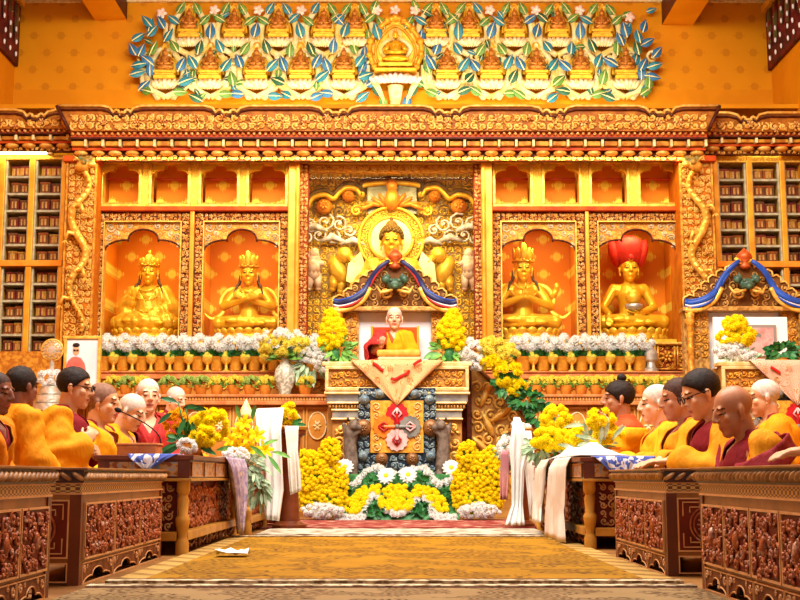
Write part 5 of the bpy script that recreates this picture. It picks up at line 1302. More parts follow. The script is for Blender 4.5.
# stair with carved side at right of the throne
YS2 = 12.0; sx = lambda px: X(px, YS2, 420); sz = lambda py: Z(py, YS2)
t = thing('throne_stair', 'throne stair with carved gilt triangular side panel at right of the central throne', 'stair', (sx(500), YS2, 0))
poly = [(sx(470.5), 0), (sx(470.5), sz(366)), (sx(476), sz(366)), (sx(540), sz(430)), (sx(556), sz(437)), (sx(556), 0)]
MB().prism(poly, YS2, YS2 + .06).build('side_panel', 'thronewood', t)
MB().box(sx(466.5), sx(471.5), YS2 - .06, YS2 + .1, 0, sz(362)).build('newel_post', 'darkline', t, bevel=.006)
e = MB(); e.tube([(a, YS2 - .01, b) for a, b in poly[1:-1]], .02, 8); e.build('hand_rail', 'canopyground', t, smooth=True)
c = MB(); R = rnd(4)
for py in range(376, 500, 13):
    for px in range(478, 556, 12):
        if py > 376 + max(0, (px - 482)) * 1.0: spiral(c, sx(px + R.uniform(-2, 2)), sz(py + R.uniform(-2, 2)), YS2, .062, R.choice((1, -1)), R.uniform(0, 6), .016, 1.3)
for px, py, a in ((485, 395, 1.2), (500, 415, .6), (512, 432, .2), (488, 425, 2), (494, 455, 1), (480, 445, 2.4)): c.oell((sx(px), YS2 - .02, sz(py)), (.13, .035, .04), (math.cos(a), 0, math.sin(a)), (0, -1, 0), 10, 6)
c.build('side_carving', 'goldlight', t, smooth=True)
for i in range(4): MB().box(sx(476), sx(482 + 20 * i), YS2 + .07, YS2 + .5, 0 if i == 3 else sz(378 + 18 * (i + 1)), sz(378 + 18 * i)).build('step', 'altarwood', t)
# framed portrait, mandala medallion and silver stand on the left
YP = 12.15; fx = lambda px: X(px, YP, 360); fz = lambda py: Z(py, YP)
t = thing('side_table', 'low gilt table under the framed portrait behind the left monks', 'table', (fx(72), YP, 0))
MB().box(fx(30), fx(102), YP - .2, YP + .4, fz(396), fz(391)).build('tabletop', 'altarwood', t, bevel=.006)
for a in (33, 96):
    for y in (YP - .16, YP + .32): MB().box(fx(a), fx(a + 4), y, y + .05, 0, fz(396)).build('leg', 'altarwood', t)
zt2 = fz(391) + .002
t = thing('framed_portrait', 'gilt framed portrait of a person in pink red robe and dark glasses, behind left monks', 'picture', (fx(82), YP, zt2))
MB().box(fx(64.5), fx(97), YP + .05, YP + .07, zt2, fz(338)).build('image', 'portrait_bg', t)
f = MB(); frame_rect(f, fx(62.5), fx(99.5), zt2, fz(335.5), .028, YP + .03, YP + .09); f.build('frame', 'goldpale', t, bevel=.004)
p = MB(); p.prism([(fx(64.5 + a), fz(b)) for a, b in ((-.2, 385), (-.2, 368), (2, 361), (6, 357), (10, 356), (15, 357.5), (19, 363), (21, 372), (21.5, 385))], YP + .044, YP + .05); p.build('robe_image', 'portraitred', t)
p = MB(); p.oell((fx(74.5), YP + .047, fz(350)), (.034, .05, .003), (1, 0, 0), (0, -1, 0), 16, 6); p.build('face_image', 'skin1', t)
p = MB(); p.oell((fx(74.5), YP + .043, fz(344.6)), (.036, .022, .003), (1, 0, 0), (0, -1, 0), 14, 6); p.box(fx(72), fx(74.2), YP + .04, YP + .043, fz(350.8), fz(349)); p.box(fx(74.9), fx(77.1), YP + .04, YP + .043, fz(350.8), fz(349)); p.build('hair_and_glasses_image', 'brow', t)
t = thing('mandala_medallion', 'round ornate silver gold medallion before the framed portrait at left', 'ornament', (fx(55), YP - .1, zt2))
m = MB(); m.oell((fx(55.5), YP - .12, fz(351.5)), (.105, .105, .03), (1, 0, 0), (0, -1, 0), 24, 8); m.build('disc', 'silver', t, smooth=True)
m = MB()
for r, n in ((.088, 16), (.055, 10)):
    for i in range(n): spiral(m, fx(55.5) + r * math.cos(i * 2 * PI / n), fz(351.5) + r * math.sin(i * 2 * PI / n), YP - .145, .016, 1, i, .004, 1.2)
m.tube([(fx(55.5) + .105 * math.cos(i * PI / 16), YP - .13, fz(351.5) + .105 * math.sin(i * PI / 16)) for i in range(33)], .01, 6); m.build('filigree', 'goldlight', t, smooth=True)
m = MB(); m.lathe([(.08, zt2), (.08, zt2 + .02), (.03, zt2 + .05), (.02, fz(361))], 16, (fx(55.5), YP - .12, 0)); m.build('stand', 'silver', t, smooth=True)
t = thing('tiered_offering_stand', 'grey silver tiered offering stand topped with white flowers behind left monks', 'offering stand', (X(50, 11.6, 395), 11.6, 0)); w = WL[t.name]
zA = Z(412, 11.6)
MB().box(w.x - .17, w.x + .17, 11.45, 11.8, 0, zA).build('pedestal', 'altarwood', t, bevel=.006)
for i, r in enumerate((.15, .125, .10)): MB().lathe([(r, 0), (r + .008, .01), (r, .075), (r - .02, .078)], 20, (w.x, 11.6, zA + .08 * i)).build('tier', 'silver', t, smooth=.6)
R = rnd(6); blooms(t, 'blossom', bloom('mum', 'whitepetal'), ball_items((w.x, 11.58, zA + .31), (.12, .09, .07), 20, .035, .045, R), 2)
# ================================================================== carpets
def rug_mat(name, field, dark, border, bx0, scale=6):
    n = NT(name); x, y, z = n.xyz()
    st = n.stretch((1.2, 2.6, 1))
    v = n.voro(scale, vec=st); r = n.ma('SINE', n.ma('MULTIPLY', v, 34.0)); k = n.ma('MULTIPLY', n.ma('GREATER_THAN', r, .2), n.ma('GREATER_THAN', n.noise(3.2, 4), .47))
    c = n.mix(k, n.mix(n.noise(5, 4), field, '#7e560a' if field != '#9c8058' else '#84683f'), dark)
    ed = n.ma('GREATER_THAN', n.ma('ABSOLUTE', x), bx0); mo = n.ma('GREATER_THAN', n.ma('SINE', n.ma('MULTIPLY', n.ma('ADD', y, n.ma('MULTIPLY', x, 1.0)), 26.0)), .35)
    c = n.mix(ed, c, n.mix(n.ma('MULTIPLY', mo, n.noise(9, 3)), border, dark)); n.bump(n.noise(220, 2), .25); return n.fin(c, .85)
def rug(name, label, x0, x1, y0, y1, m, fr=True):
    t = thing(name, label, 'carpet', ((x0 + x1) / 2, (y0 + y1) / 2, 0)); w = WL[t.name]
    me = MB().box(x0, x1, y0, y1, .001, .011).build('pile', m, t)
    if fr:
        e = MB()
        for yy in (y0, y1): e = MB(); e.box(x0 - .005, x1 + .005, yy - .05, yy + .02, .0012, .016); e.build('fringe', 'fringe', t)
        for yy in (y0 + .06, y1 - .08): e = MB(); e.box(x0, x1, yy, yy + .03, .011, .0125); e.build('dark_stripe', 'darkline', t)
    return t
M['fringe'] = mat('off white fringe', '#d9c8a4', '#7a6244', 26, lo=.42, hi=.58, rough=.9, bump=.5, bscale=200)
M['rugyellow'] = rug_mat('golden carpet', '#ab780a', '#553408', '#b08a48', .93, 5)
M['rugbeige'] = rug_mat('beige carpet', '#9c8058', '#4a3018', '#b09468', 5, 7)
M['rugred'] = mat('dark red carpet', '#7d2c28', '#9c5a4e', 9, lo=.42, hi=.58, rough=.9, c3='#d8c0a0', bump=.3, bscale=200)
M['rugwhite'] = mat('worn off white carpet', '#c4b8a2', '#75604a', 8, lo=.45, hi=.6, rough=.9, bump=.4, bscale=160)
rug('carpet', 'large golden yellow patterned carpet filling the aisle between the desks', -1.06, 1.02, YF(584), YF(538), 'rugyellow')
rug('carpet', 'beige patterned carpet nearest the camera in front of the golden one', -1.08, 1.02, 2.2, YF(589), 'rugbeige')
rug('carpet', 'narrow off white worn carpet beyond the golden one', -.95, .98, YF(536), YF(530), 'rugwhite', False)
rug('carpet', 'dark red carpet strip before the flower bed of the throne', -1.25, 1.05, YF(529), YF(520.5), 'rugred', False)
R = rnd(2); mb = MB(); g = []
for i in range(6): g.append([(P(213, 560, 1).x * 0 - .87 + i * .03, YF(560) + j * .03, .02 + R.uniform(0, .03)) for j in range(6)])
mb.sheet(g); o = mb.build('paper_tissue', 'white', None, smooth=True, solid=.003); tag(o, 'crumpled white tissue lying on left side of the golden carpet', 'tissue')

# ================================================================== carved desks
M['deskwood'] = mat('reddish brown desk wood', '#6e3416', '#5a2810', 7, rough=.4); M['deskgold'] = mat('gold brown desk wood', '#96602a', '#7d4c1c', 8, rough=.4)
M['deskpanel'] = mat('brick red panel ground', '#6a2412', '#571b0d', 10, rough=.5); M['deskcarve'] = mat('copper and pink carving', '#b8683c', '#8f4022', 26, lo=.38, hi=.55, c3='#dcb098', rough=.4, metal=.2, bump=.3, bscale=140)
M['deskline'] = mat('pale tan line', '#d8a06a', '#c88c54', 14, rough=.45); M['petaldark'] = mat('dark brown lip', '#4a2a1a', '#3a1f12', 20, rough=.4); M['petalgold'] = mat('tan carved petal', '#b98a58', '#8f6238', 24, rough=.45, metal=.1)
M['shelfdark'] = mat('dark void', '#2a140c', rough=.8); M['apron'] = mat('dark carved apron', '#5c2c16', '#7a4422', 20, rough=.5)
def fret_mat():
    n = NT('key fret band'); x, y, z = n.xyz()
    a = n.ma('FRACT', n.ma('MULTIPLY', n.ma('ADD', x, y), 28.0)); b = n.ma('FRACT', n.ma('MULTIPLY', z, 60.0))
    k = n.ma('ADD', n.ma('LESS_THAN', n.ma('ABSOLUTE', n.ma('SUBTRACT', a, .5)), .26), n.ma('LESS_THAN', b, .3)); k = n.ma('MODULO', k, 2.0)
    return n.fin(n.mix(k, '#6a3c1a', '#c9a05c'), .45)
M['fretband'] = fret_mat()
def fret(mb, x0, x1, z0, z1, y, r=.004):
    mx, mz = (x0 + x1) / 2, (z0 + z1) / 2; w, h = x1 - x0, z1 - z0
    for sx_ in (-1, 1):
        for sz_ in (-1, 1):
            q = lambda a, b: (mx + sx_ * a * w / 2, y, mz + sz_ * b * h / 2)
            mb.tube([q(.9, .35), q(.9, .92), q(.3, .92), q(.3, .72), q(.65, .72), q(.65, .5)], r, 4)
def shou(mb, cx, cz, y, r):
    for q in (1, .8): mb.tube([(cx + r * q * math.cos(i * PI / 14), y, cz + r * q * math.sin(i * PI / 14)) for i in range(29)], r * .055, 5)
    for a, b in ((-.45, .45), (-.3, .3), (-.45, .45), (-.3, .3), (-.45, .45)): pass
    for k, w in ((.5, .4), (.25, .55), (0, .6), (-.25, .55), (-.5, .4)): mb.tube([(cx - r * w, y, cz + r * k), (cx + r * w, y, cz + r * k)], r * .05, 4)
    mb.tube([(cx, y, cz - r * .7), (cx, y, cz + r * .7)], r * .06, 4)
    for s in (-1, 1): mb.tube([(cx + s * r * .35, y, cz - r * .5), (cx + s * r * .35, y, cz - r * .25)], r * .05, 4); mb.tube([(cx + s * r * .35, y, cz + r * .5), (cx + s * r * .35, y, cz + r * .25)], r * .05, 4)
def desk(name, label, L, n, loc, rot, D=.34, Ht=.42):
    t = thing(name, label, 'desk', (0, 0, 0), 'low carved desks in front of the monks')
    k = Ht / .42
    m = MB(); m.box(-.01, L + .01, -.015, D + .02, .411 * k, .42 * k); m.build('top', 'deskgold', t, bevel=.003)
    m = MB(); m.box(0, L, 0, D, .366 * k, .4105 * k); m.build('lip_ground', 'petaldark', t)
    m = MB(); q = .02
    while q < L: m.oell((q, -.004, .389 * k), (.028, .010, .015), (1, 0, .65), (0, -1, 0), 8, 5); q += .044
    q = .02
    while q < D:
        for xx in (-.004, L + .004): m.oell((xx, q, .389 * k), (.028, .010, .015), (0, 1, .65), (1, 0, 0), 8, 5)
        q += .044
    m.build('lip_petal', 'petalgold', t, smooth=True, kind='stuff')
    m = MB(); m.box(.012, L - .012, .012, D - .01, .33 * k, .3655 * k); m.build('fret_band', 'fretband', t)
    m = MB(); m.box(.008, L - .008, .006, D - .006, .323 * k, .33 * k); m.box(.008, L - .008, .006, D - .006, .36 * k, .3658 * k); m.build('band_edge', 'deskline', t)
    m = MB(); m.box(.012, L - .012, .014, D - .012, .075 * k, .323 * k); m.build('body', 'deskgold', t)
    m = MB(); 
    for xx in (.009, L - .05):
        for y0, y1 in ((.008, .05), (D - .05, D - .008)): m = MB(); m.box(xx, xx + .041, y0, y1, 0, .3229 * k); m.build('corner_leg', 'deskwood', t)
    m = MB()
    w = (L - .1) / n
    for i in range(n):
        x0, x1 = .05 + w * i, .05 + w * (i + 1)
        g = MB(); g.box(x0 + .014, x1 - .014, .006, .0139, .085 * k + .012, .285 * k); pn_ = g.build('panel', 'deskpanel', t)
        f = MB(); frame_rect(f, x0 + .007, x1 - .007, .085 * k + .004, .293 * k, .007, .001, .012); f.build('panel_frame', 'deskline', pn_)
        s = MB(); scroll_fill(s, x0 + .018, x1 - .018, .103 * k, .28 * k, .004, .046, 31 + i, .13, 2, .3); s.ell(((x0 + x1) / 2, .0, .19 * k), (.02, .014, .03), 8, 6); s.build('panel_carving', 'deskcarve', pn_, smooth=True)
        # apron with a scalloped opening
        a = arch_curve(x0 + .02, x1 - .02, .0, .05 * k); h = len(a) // 2
        g = MB(); g.prism([(x0 + .004, .075 * k), (x0 + .004, 0), (x0 + .02, 0)] + a[1:h + 1] + [(a[h][0], .075 * k)], .010, .02); g.prism([(a[h][0], .075 * k)] + a[h:-1] + [(x1 - .02, 0), (x1 - .004, 0), (x1 - .004, .075 * k)], .010, .02); ap_ = g.build('apron', 'apron', t)
        g = MB(); 
        for sg, xx in ((1, x0 + .035), (-1, x1 - .035)): spiral(g, xx, .052 * k, .01, .017, sg, 0, .004, 1.3); spiral(g, xx + sg * .045, .062 * k, .01, .01, -sg, 1, .003, 1.2)
        g.tube([(p[0], .008, p[1]) for p in a], .003, 4); frame_rect(g, x0 + .004, x1 - .004, .0, .077 * k, .004, .006, .012); g.build('apron_carving', 'deskline', ap_, smooth=False)
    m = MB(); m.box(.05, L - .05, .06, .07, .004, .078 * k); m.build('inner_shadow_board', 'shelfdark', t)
    for xx, sg in ((.012, -1), (L - .012, 1)):                     # end panels
        old = Matrix.Translation((xx, 0, 0)) @ Matrix.Rotation(sg * PI / 2, 4, 'Z')
        def loc2(y0, y1): return (y0, y1) if sg > 0 else (-y1, -y0)
        e = MB(); e.M = old; a, b = loc2(.05, D - .05)
        fr = MB(); fr.M = old; frame_rect(fr, a, b, .095 * k, .305 * k, .006, -.004, .001); frame_rect(fr, a, b, .01, .08 * k, .005, -.004, .001); fret(fr, a + .012, b - .012, .105 * k, .295 * k, -.004, .003); fr.build('end_frame', 'deskline', t)
        e.box(a, b, -.002, .001, .095 * k, .305 * k); e.build('end_panel', 'deskpanel', t)
        s = MB(); s.M = old; shou(s, (a + b) / 2, .2 * k, -.004, .07); s.build('end_medallion', 'deskcarve', t)
    t.location = loc; t.rotation_euler = (0, 0, rot); return t
LX_, RX_ = -1.135, 1.055
desk('carved_desk', 'low carved desk with red panels at far left, nearest to camera', 1.9, 6, (LX_, 2.2, 0), PI / 2)
desk('carved_desk', 'low carved three panel desk at left, second from the camera', 1.55, 3, (LX_ - .01, 4.5, 0), PI / 2)
desk('carved_desk', 'low carved desk with large red panels at far right, nearest to camera', 1.9, 6, (RX_, 4.43, 0), -PI / 2)
desk('carved_desk', 'low carved three panel desk at right, second from the camera', 1.2, 3, (RX_ - .01, 6.12, 0), -PI / 2)
# ------------------------------------------------------------------ taller altar tables behind the desks
M['tablered'] = mat('dark red brown table wood', '#7a3a1c', '#642c14', 8, rough=.35); M['tablegold'] = mat('ochre gilt table wood', '#c9923a', '#b07a28', 8, rough=.4, metal=.15); M['friezeflower'] = mat('painted floral frieze', '#8a4a28', '#c9924a', 34, lo=.4, hi=.52, c3='#7a98b8', rough=.4)
def altar_table(label, L, loc, rot, Ht, D=.46, ends=True):
    t = thing('altar_table', label, 'table', (0, 0, 0))
    m = MB(); m.box(-.015, L + .015, -.02, D + .02, Ht - .025, Ht); m.build('tabletop', 'tablered', t, bevel=.004)
    m = MB(); m.box(.0, L, 0, D, Ht - .115, Ht - .026); fz_ = m.build('frieze', 'tablered', t)
    n = max(2, round(L / .4)); m = MB(); f = MB()
    for i in range(n):
        a, b = L * i / n + .03, L * (i + 1) / n - .03; m.box(a, b, -.006, 0, Ht - .105, Ht - .035); frame_rect(f, a, b, Ht - .107, Ht - .033, .006, -.01, -.001)
        
    for xx, x2 in ((-.006, 0), (L, L + .006)): m.box(xx, x2, .06, D - .06, Ht - .105, Ht - .035)
    m.build('frieze_panel', 'friezeflower', fz_); f.build('frieze_frame', 'deskline', fz_)
    m = MB(); m.box(-.01, L + .01, -.012, D + .01, Ht - .13, Ht - .1155); m.build('frieze_moulding', 'tablegold', t, bevel=.003)
    m = MB(); m.box(.07, L - .07, .07, D - .03, .07, Ht - .13); m.build('body', 'deskpanel', t)
    s = MB(); scroll_fill(s, .1, L - .1, .11, Ht - .15, .069, .075, 17, .14, 2, .28); s.build('front_carving', 'deskcarve', t, smooth=True)
    for i in range(n + 1):
        xx = .035 + (L - .07) * i / n
        for yy in ((.035, D - .035) if i in (0, n) else ()):
            c = MB(); h = Ht - .13; c.lathe([(.034, 0), (.034, .06), (.028, .075), (.022, .09), (.03, h * .35), (.036, h * .45), (.036, h * .5), (.024, h * .55), (.03, h * .75), (.022, h - .07), (.034, h - .05), (.034, h)], 12, (xx, yy, 0)); c.build('column', 'tablegold', t, smooth=.7)
    m = MB(); m.box(.06, L - .06, .01, .065, .07, .115); m.box(.012, .06, .06, D - .06, .07, .115); m.box(L - .06, L - .012, .06, D - .06, .07, .115); m.build('lower_rail', 'tablegold', t, bevel=.004)
    for i in range(n):
        g = MB(); a, b = .07 + (L - .14) * i / n + .02, .07 + (L - .14) * (i + 1) / n - .02; spiral(g, a + .04, .04, .03, .028, 1, 0, .007, 1.2); spiral(g, b - .04, .04, .03, .028, -1, PI, .007, 1.2); g.tube([(a + .06, .03, .06), ((a + b) / 2, .03, .035), (b - .06, .03, .06)], .008, 5); g.build('foot_scroll', 'apron', t, smooth=True)
    for xx, sg in ((.07, -1), (L - .07, 1)):
        old = Matrix.Translation((xx, 0, 0)) @ Matrix.Rotation(sg * PI / 2, 4, 'Z'); a, b = (.09, D - .06) if sg > 0 else (-D + .06, -.09)
        s = MB(); s.M = old; scroll_fill(s, a, b, .12, Ht - .14, -.001, .045, 23, .12, 1); s.build('end_fretwork', 'deskline', t, smooth=True)
        s = MB(); s.M = old; shou(s, (a + b) / 2, Ht * .42, -.012, .085); s.build('end_medallion', 'tablegold', t)
    t.location = loc; t.rotation_euler = (0, 0, rot); return t
HTL = Z(455, 6.2); HTR = Z(457, 6.66)
altar_table('tall carved altar table with ochre turned columns at left, behind the second desk', 2.0, (-1.05, 6.2, 0), PI / 2, HTL)
altar_table('shorter carved altar table at left, farther from the camera under hanging foliage', 1.05, (-1.0, 8.4, 0), PI / 2, HTL * .93)
altar_table('tall carved altar table with ochre column at right, under draped white scarves', 2.4, (.99, 9.1, 0), -PI / 2, HTR)
t = thing('carved_chest', 'small dark carved chest on the floor at left end of the red carpet', 'chest', (-.98, 9.75, 0)); w = WL[t.name]
MB().box(-1.2, -.82, 9.6, 9.95, .03, .26).build('body', 'tablered', t, bevel=.008)
m = MB(); 
for a in (-1.18, -.88): m.box(a, a + .04, 9.62, 9.66, 0, .03); m.box(a, a + .04, 9.88, 9.92, 0, .03)
m.build('foot', 'tablered', t); MB().box(-1.22, -.8, 9.58, 9.97, .26, .285).build('lid', 'tablegold', t, bevel=.005)
s = MB(); scroll_fill(s, -1.18, -.84, .05, .24, 9.597, .07, 3, .15, 2); s.build('carving', 'deskcarve', t, smooth=True)
# ------------------------------------------------------------------ cloths and scarves
def bluewhite():
    n = NT('white cloth with blue flowers'); a = n.noise(16, 3, dist=1.2); k = n.ma('GREATER_THAN', a, .50); c = n.mix(k, '#e4e4ee', n.mix(n.noise(9), '#2c45b8', '#6f86d0')); return n.fin(c, .6)
M['bluewhite'] = bluewhite(); M['purplegrey'] = mat('mauve grey brocade', '#b8a8b8', '#8a7ca8', 16, lo=.42, hi=.56, c3='#d0b890', rough=.55); M['khata'] = mat('white silk scarf', '#efece8', '#dedad6', 5, rough=.45); M['khatabeige'] = mat('cream silk scarf', '#e9e2d8', '#d8cbbb', 6, rough=.5); M['pinkcloth'] = mat('dusty pink cloth', '#c98a84', '#b0747c', 8, rough=.6)
def drape(name, label, cat, rows, m, seed=1, amp=.012, nc=22, folds=5, solid=.004, dirn=(1, 0, 0)):
    """rows: list of (left point, right point) from top to bottom; folds push along dirn"""
    R = rnd(seed); ph = R.uniform(0, 6); g = []; dn = Vector(dirn); k = len(rows); N = 5
    for i in range(k - 1):
        for j in range(N if i < k - 2 else N + 1):
            u = j / N; a = Vector(rows[i][0]).lerp(Vector(rows[i + 1][0]), u); b = Vector(rows[i][1]).lerp(Vector(rows[i + 1][1]), u); f = min(1, max(0, i + u - 1) / 1.2)
            g.append([tuple(a.lerp(b, c / (nc - 1)) + dn * amp * f * (math.sin(c / (nc - 1) * folds * 2 * PI + ph + .5 * (i + u)) + .5 * math.sin(c / (nc - 1) * folds * 3.3 * PI + i))) for c in range(nc)])
    o = MB().sheet(g).build(name, m, None, smooth=True, solid=solid); return tag(o, label, cat)
zt, yt = HTL + .004, 6.2
drape('table_cloth', 'white cloth with blue flowers hanging over near end of the left altar table', 'cloth', [((X(130, yt, 455), yt + .22, zt), (X(176, yt, 455), yt + .25, zt)), ((X(129, yt, 455), yt - .024, zt), (X(178, yt, 455), yt - .024, zt)), ((X(131, yt, 455), yt - .035, zt - .02), (X(170, yt, 455), yt - .035, zt - .02)), ((X(146, yt, 455), yt - .04, zt - .075), (X(152, yt, 455), yt - .04, zt - .075))], 'bluewhite', 2, .004, dirn=(0, -1, 0))
zt, yt = HTR + .004, 6.7
drape('table_cloth', 'white cloth with violet blue flowers hanging over near end of the right altar table', 'cloth', [((X(594, yt, 455), yt + .3, zt), (X(655, yt, 455), yt + .3, zt)), ((X(592, yt, 455), yt - .035, zt), (X(654, yt, 455), yt - .035, zt)), ((X(597, yt, 455), yt - .045, zt - .02), (X(650, yt, 455), yt - .045, zt - .03)), ((X(616, yt, 455), yt - .05, zt - .12), (X(628, yt, 455), yt - .05, zt - .11))], 'bluewhite', 4, .005, dirn=(0, -1, 0))
xf = -1.05
drape('brocade_cloth', 'mauve grey brocade cloth hanging to a point on aisle side of the left altar table', 'cloth', [((xf - .2, 7.35, HTL + .005), (xf - .2, 8.15, HTL + .005)), ((xf + .024, 7.3, HTL + .005), (xf + .024, 8.18, HTL + .005)), ((xf + .04, 7.35, HTL - .05), (xf + .04, 8.15, HTL - .05)), ((xf + .05, 7.6, HTL - .25), (xf + .05, 8.05, HTL - .25)), ((xf + .05, 7.8, HTL - .46), (xf + .05, 7.86, HTL - .46))], 'purplegrey', 3, .012)
xr = .99
for i, (ya, yb, zb_, lab, mm) in enumerate(((7.0, 7.75, .02, 'long cream scarf hanging to the floor from aisle side of the right altar table', 'khatabeige'), (8.05, 8.55, .09, 'shorter cream scarf hanging beside the long one on the right altar table', 'khatabeige'))):
    drape('silk_scarf', lab, 'scarf', [((xr + .25, ya, HTR + .005), (xr + .25, yb, HTR + .005)), ((xr - .022, ya + .02, HTR + .005), (xr - .022, yb, HTR + .005)), ((xr - .045, ya + .06, HTR - .05), (xr - .045, yb, HTR - .05)), ((xr - .06, ya + .1, HTR - .3), (xr - .06, yb + .05, HTR - .3)), ((xr - .07, ya + .02, zb_), (xr - .07, yb + .08, zb_))], mm, i + 6, .016, folds=4)
# heap of white cloth on the right table
R = rnd(8); g = []; n1, n2 = 26, 16
for i in range(n1):
    row_ = []
    for j in range(n2):
        u, v = i / (n1 - 1), j / (n2 - 1); e = min(1, 4 * min(u, 1 - u)) * min(1, 3 * min(v, 1 - v)); xx, yy = .98 + .27 * v, 6.75 + 1.5 * u
        row_.append((xx, yy, HTR + .012 + e * (.06 + .035 * noise.noise(Vector((xx * 7, yy * 5, 1))) + .022 * noise.noise(Vector((xx * 20, yy * 14, 3))))))
    g.append(row_)
o = MB().sheet(g).build('white_cloth', 'khata', None, smooth=True, solid=.003); tag(o, 'crumpled heap of white silk cloth lying on the right altar table', 'cloth')
# wooden stands with bright white scarves at both sides of the carpet end
def stand(label, cx, Y, ztop, wd=.13):
    t = thing('flower_stand', label, 'stand', (cx, Y, 0))
    m = MB(); m.lathe([(wd, 0), (wd, .03), (wd * .6, .06), (wd * .45, ztop * .5), (wd * .6, ztop - .06), (wd * .9, ztop - .03), (wd * .9, ztop)], 14, (cx, Y, 0)); m.build('pedestal', 'tablered', t, smooth=.6)
    m = MB(); m.lathe([(wd * .95, ztop), (wd, ztop + .02), (wd * .95, ztop + .025)], 14, (cx, Y, 0)); m.build('top_plate', 'tablegold', t, smooth=.5); return t
ysl = 9.3; zl1 = Z(430, ysl)
stand('slender brown flower stand with white scarf at left of the carpet end', X(290, ysl, 470), ysl, zl1)
x_ = lambda px: X(px, ysl - .2, 470); z_ = lambda py: Z(py, ysl - .2); yy = ysl - .2
drape('silk_scarf', 'bright white scarf hanging tall over stand beside the left altar tables', 'scarf', [((x_(255), yy + .1, z_(408)), (x_(282), yy + .1, z_(407))), ((x_(254), yy, z_(411)), (x_(283), yy, z_(410))), ((x_(257), yy - .02, z_(432)), (x_(281), yy - .02, z_(430))), ((x_(262), yy - .03, z_(455)), (x_(282), yy - .03, z_(455))), ((x_(264), yy - .02, z_(490)), (x_(284), yy - .02, z_(490))), ((x_(266), yy - .03, z_(519)), (x_(280), yy - .03, z_(521)))], 'khata', 3, .014, folds=3, dirn=(0, -1, 0))
drape('silk_scarf', 'dusty pink cloth hanging from brown stand at left of the yellow flower mass', 'scarf', [((x_(284), yy, z_(426)), (x_(298), yy, z_(426))), ((x_(287), yy - .03, z_(450)), (x_(298), yy - .03, z_(450))), ((x_(289), yy - .03, z_(475)), (x_(301), yy - .03, z_(475))), ((x_(291), yy - .03, z_(495)), (x_(302), yy - .03, z_(490)))], 'khatabeige', 9, .012, folds=3, dirn=(0, -1, 0))
ysr = 9.5; 
stand('slender brown flower stand hidden behind a pointed white scarf at right of the carpet end', X(521, ysr, 470), ysr, Z(432, ysr), .1)
x_ = lambda px: X(px, ysr - .2, 470); z_ = lambda py: Z(py, ysr - .2); yy = ysr - .2
drape('silk_scarf', 'bright white scarf gathered to a point and pooling on floor right of the throne flowers', 'scarf', [((x_(515), yy + .05, z_(417)), (x_(521), yy + .05, z_(417))), ((x_(512), yy - .02, z_(430)), (x_(526), yy - .02, z_(432))), ((x_(509), yy - .03, z_(446)), (x_(530), yy - .03, z_(450))), ((x_(511), yy - .04, z_(470)), (x_(524), yy - .04, z_(470))), ((x_(511), yy - .04, z_(505)), (x_(522), yy - .04, z_(505))), ((x_(503), yy - .10, .03), (x_(523), yy - .08, .03))], 'khata', 5, .016, folds=3, dirn=(0, -1, 0))
drape('silk_scarf', 'narrow grey white scarf hanging between pointed scarf and the right altar table', 'scarf', [((x_(525), yy + .1, z_(430.5)), (x_(533), yy + .1, z_(430.5))), ((x_(524), yy - .02, z_(465)), (x_(536), yy - .02, z_(465))), ((x_(527), yy - .02, z_(495)), (x_(540), yy - .02, z_(495))), ((x_(529), yy - .02, z_(518)), (x_(536), yy - .02, z_(522)))], 'khatabeige', 12, .012, folds=3, dirn=(0, -1, 0))
drape('silk_scarf', 'dusty pink cloth hanging behind pointed white scarf, right of the yellow flower mass', 'scarf', [((x_(503), yy + .1, z_(450)), (x_(510), yy + .1, z_(450))), ((x_(501), yy + .1, z_(475)), (x_(510), yy + .1, z_(475))), ((x_(501), yy + .1, z_(500)), (x_(508), yy + .1, z_(500)))], 'pinkcloth', 13, .012, folds=2, dirn=(0, -1, 0))
# ================================================================== flower arrangements
YP_, WP_, LP_ = bloom('puff', 'yellowpetal'), bloom('mum', 'whitepetal'), bloom('mum', 'lemonpetal')
YM_ = bloom('mum', 'yellowpetal'); DA_ = bloom('daisy', 'whitepetal'); LI_ = bloom('lily', 'yellowpetal'); WF_ = bloom('puff', 'whitepetal')
def ppx(px, py, Y): return P(px, py, Y)
def cluster(px, py, Y, rx_, ry_, n, s0, s1, R, dep=.6):
    m = Y / F; return ball_items(P(px, py, Y), (rx_ * m, min(rx_, ry_) * m * dep, ry_ * m), n, s0 * m, s1 * m, R)
def leafset(px, py, Y, rx_, ry_, n, L, w, R, up=.3):
    m = Y / F; out = []
    for i in range(n):
        a = R.uniform(0, 2 * PI); q = math.sqrt(R.random()); p = P(px + rx_ * q * math.cos(a), py + ry_ * q * math.sin(a), Y) + Vector((0, R.uniform(-.02, .05), 0))
        out.append((p, (math.cos(a) + R.uniform(-.5, .5), R.uniform(-.9, .1), -math.sin(a) + up + R.uniform(-.4, .4)), L * m * R.uniform(.7, 1.2), w * m))
    return out
def arr(label, px, py, Y, z=None, cat='flowers', name='flower_arrangement'):
    p = P(px, py, Y); return thing(name, label, cat, (p.x, Y, p.z if z is None else z))
def small_vase(t, px, Y, z, h, m='goldpot', r=.06):
    MB().lathe([(r * .7, 0), (r * .8, .01), (r, h * .5), (r * .75, h * .85), (r * .95, h), (r * .7, h)], 14, (X(px, Y, 360), Y, z + .003)).build('vase', m, t, smooth=.7)
R = rnd(77)
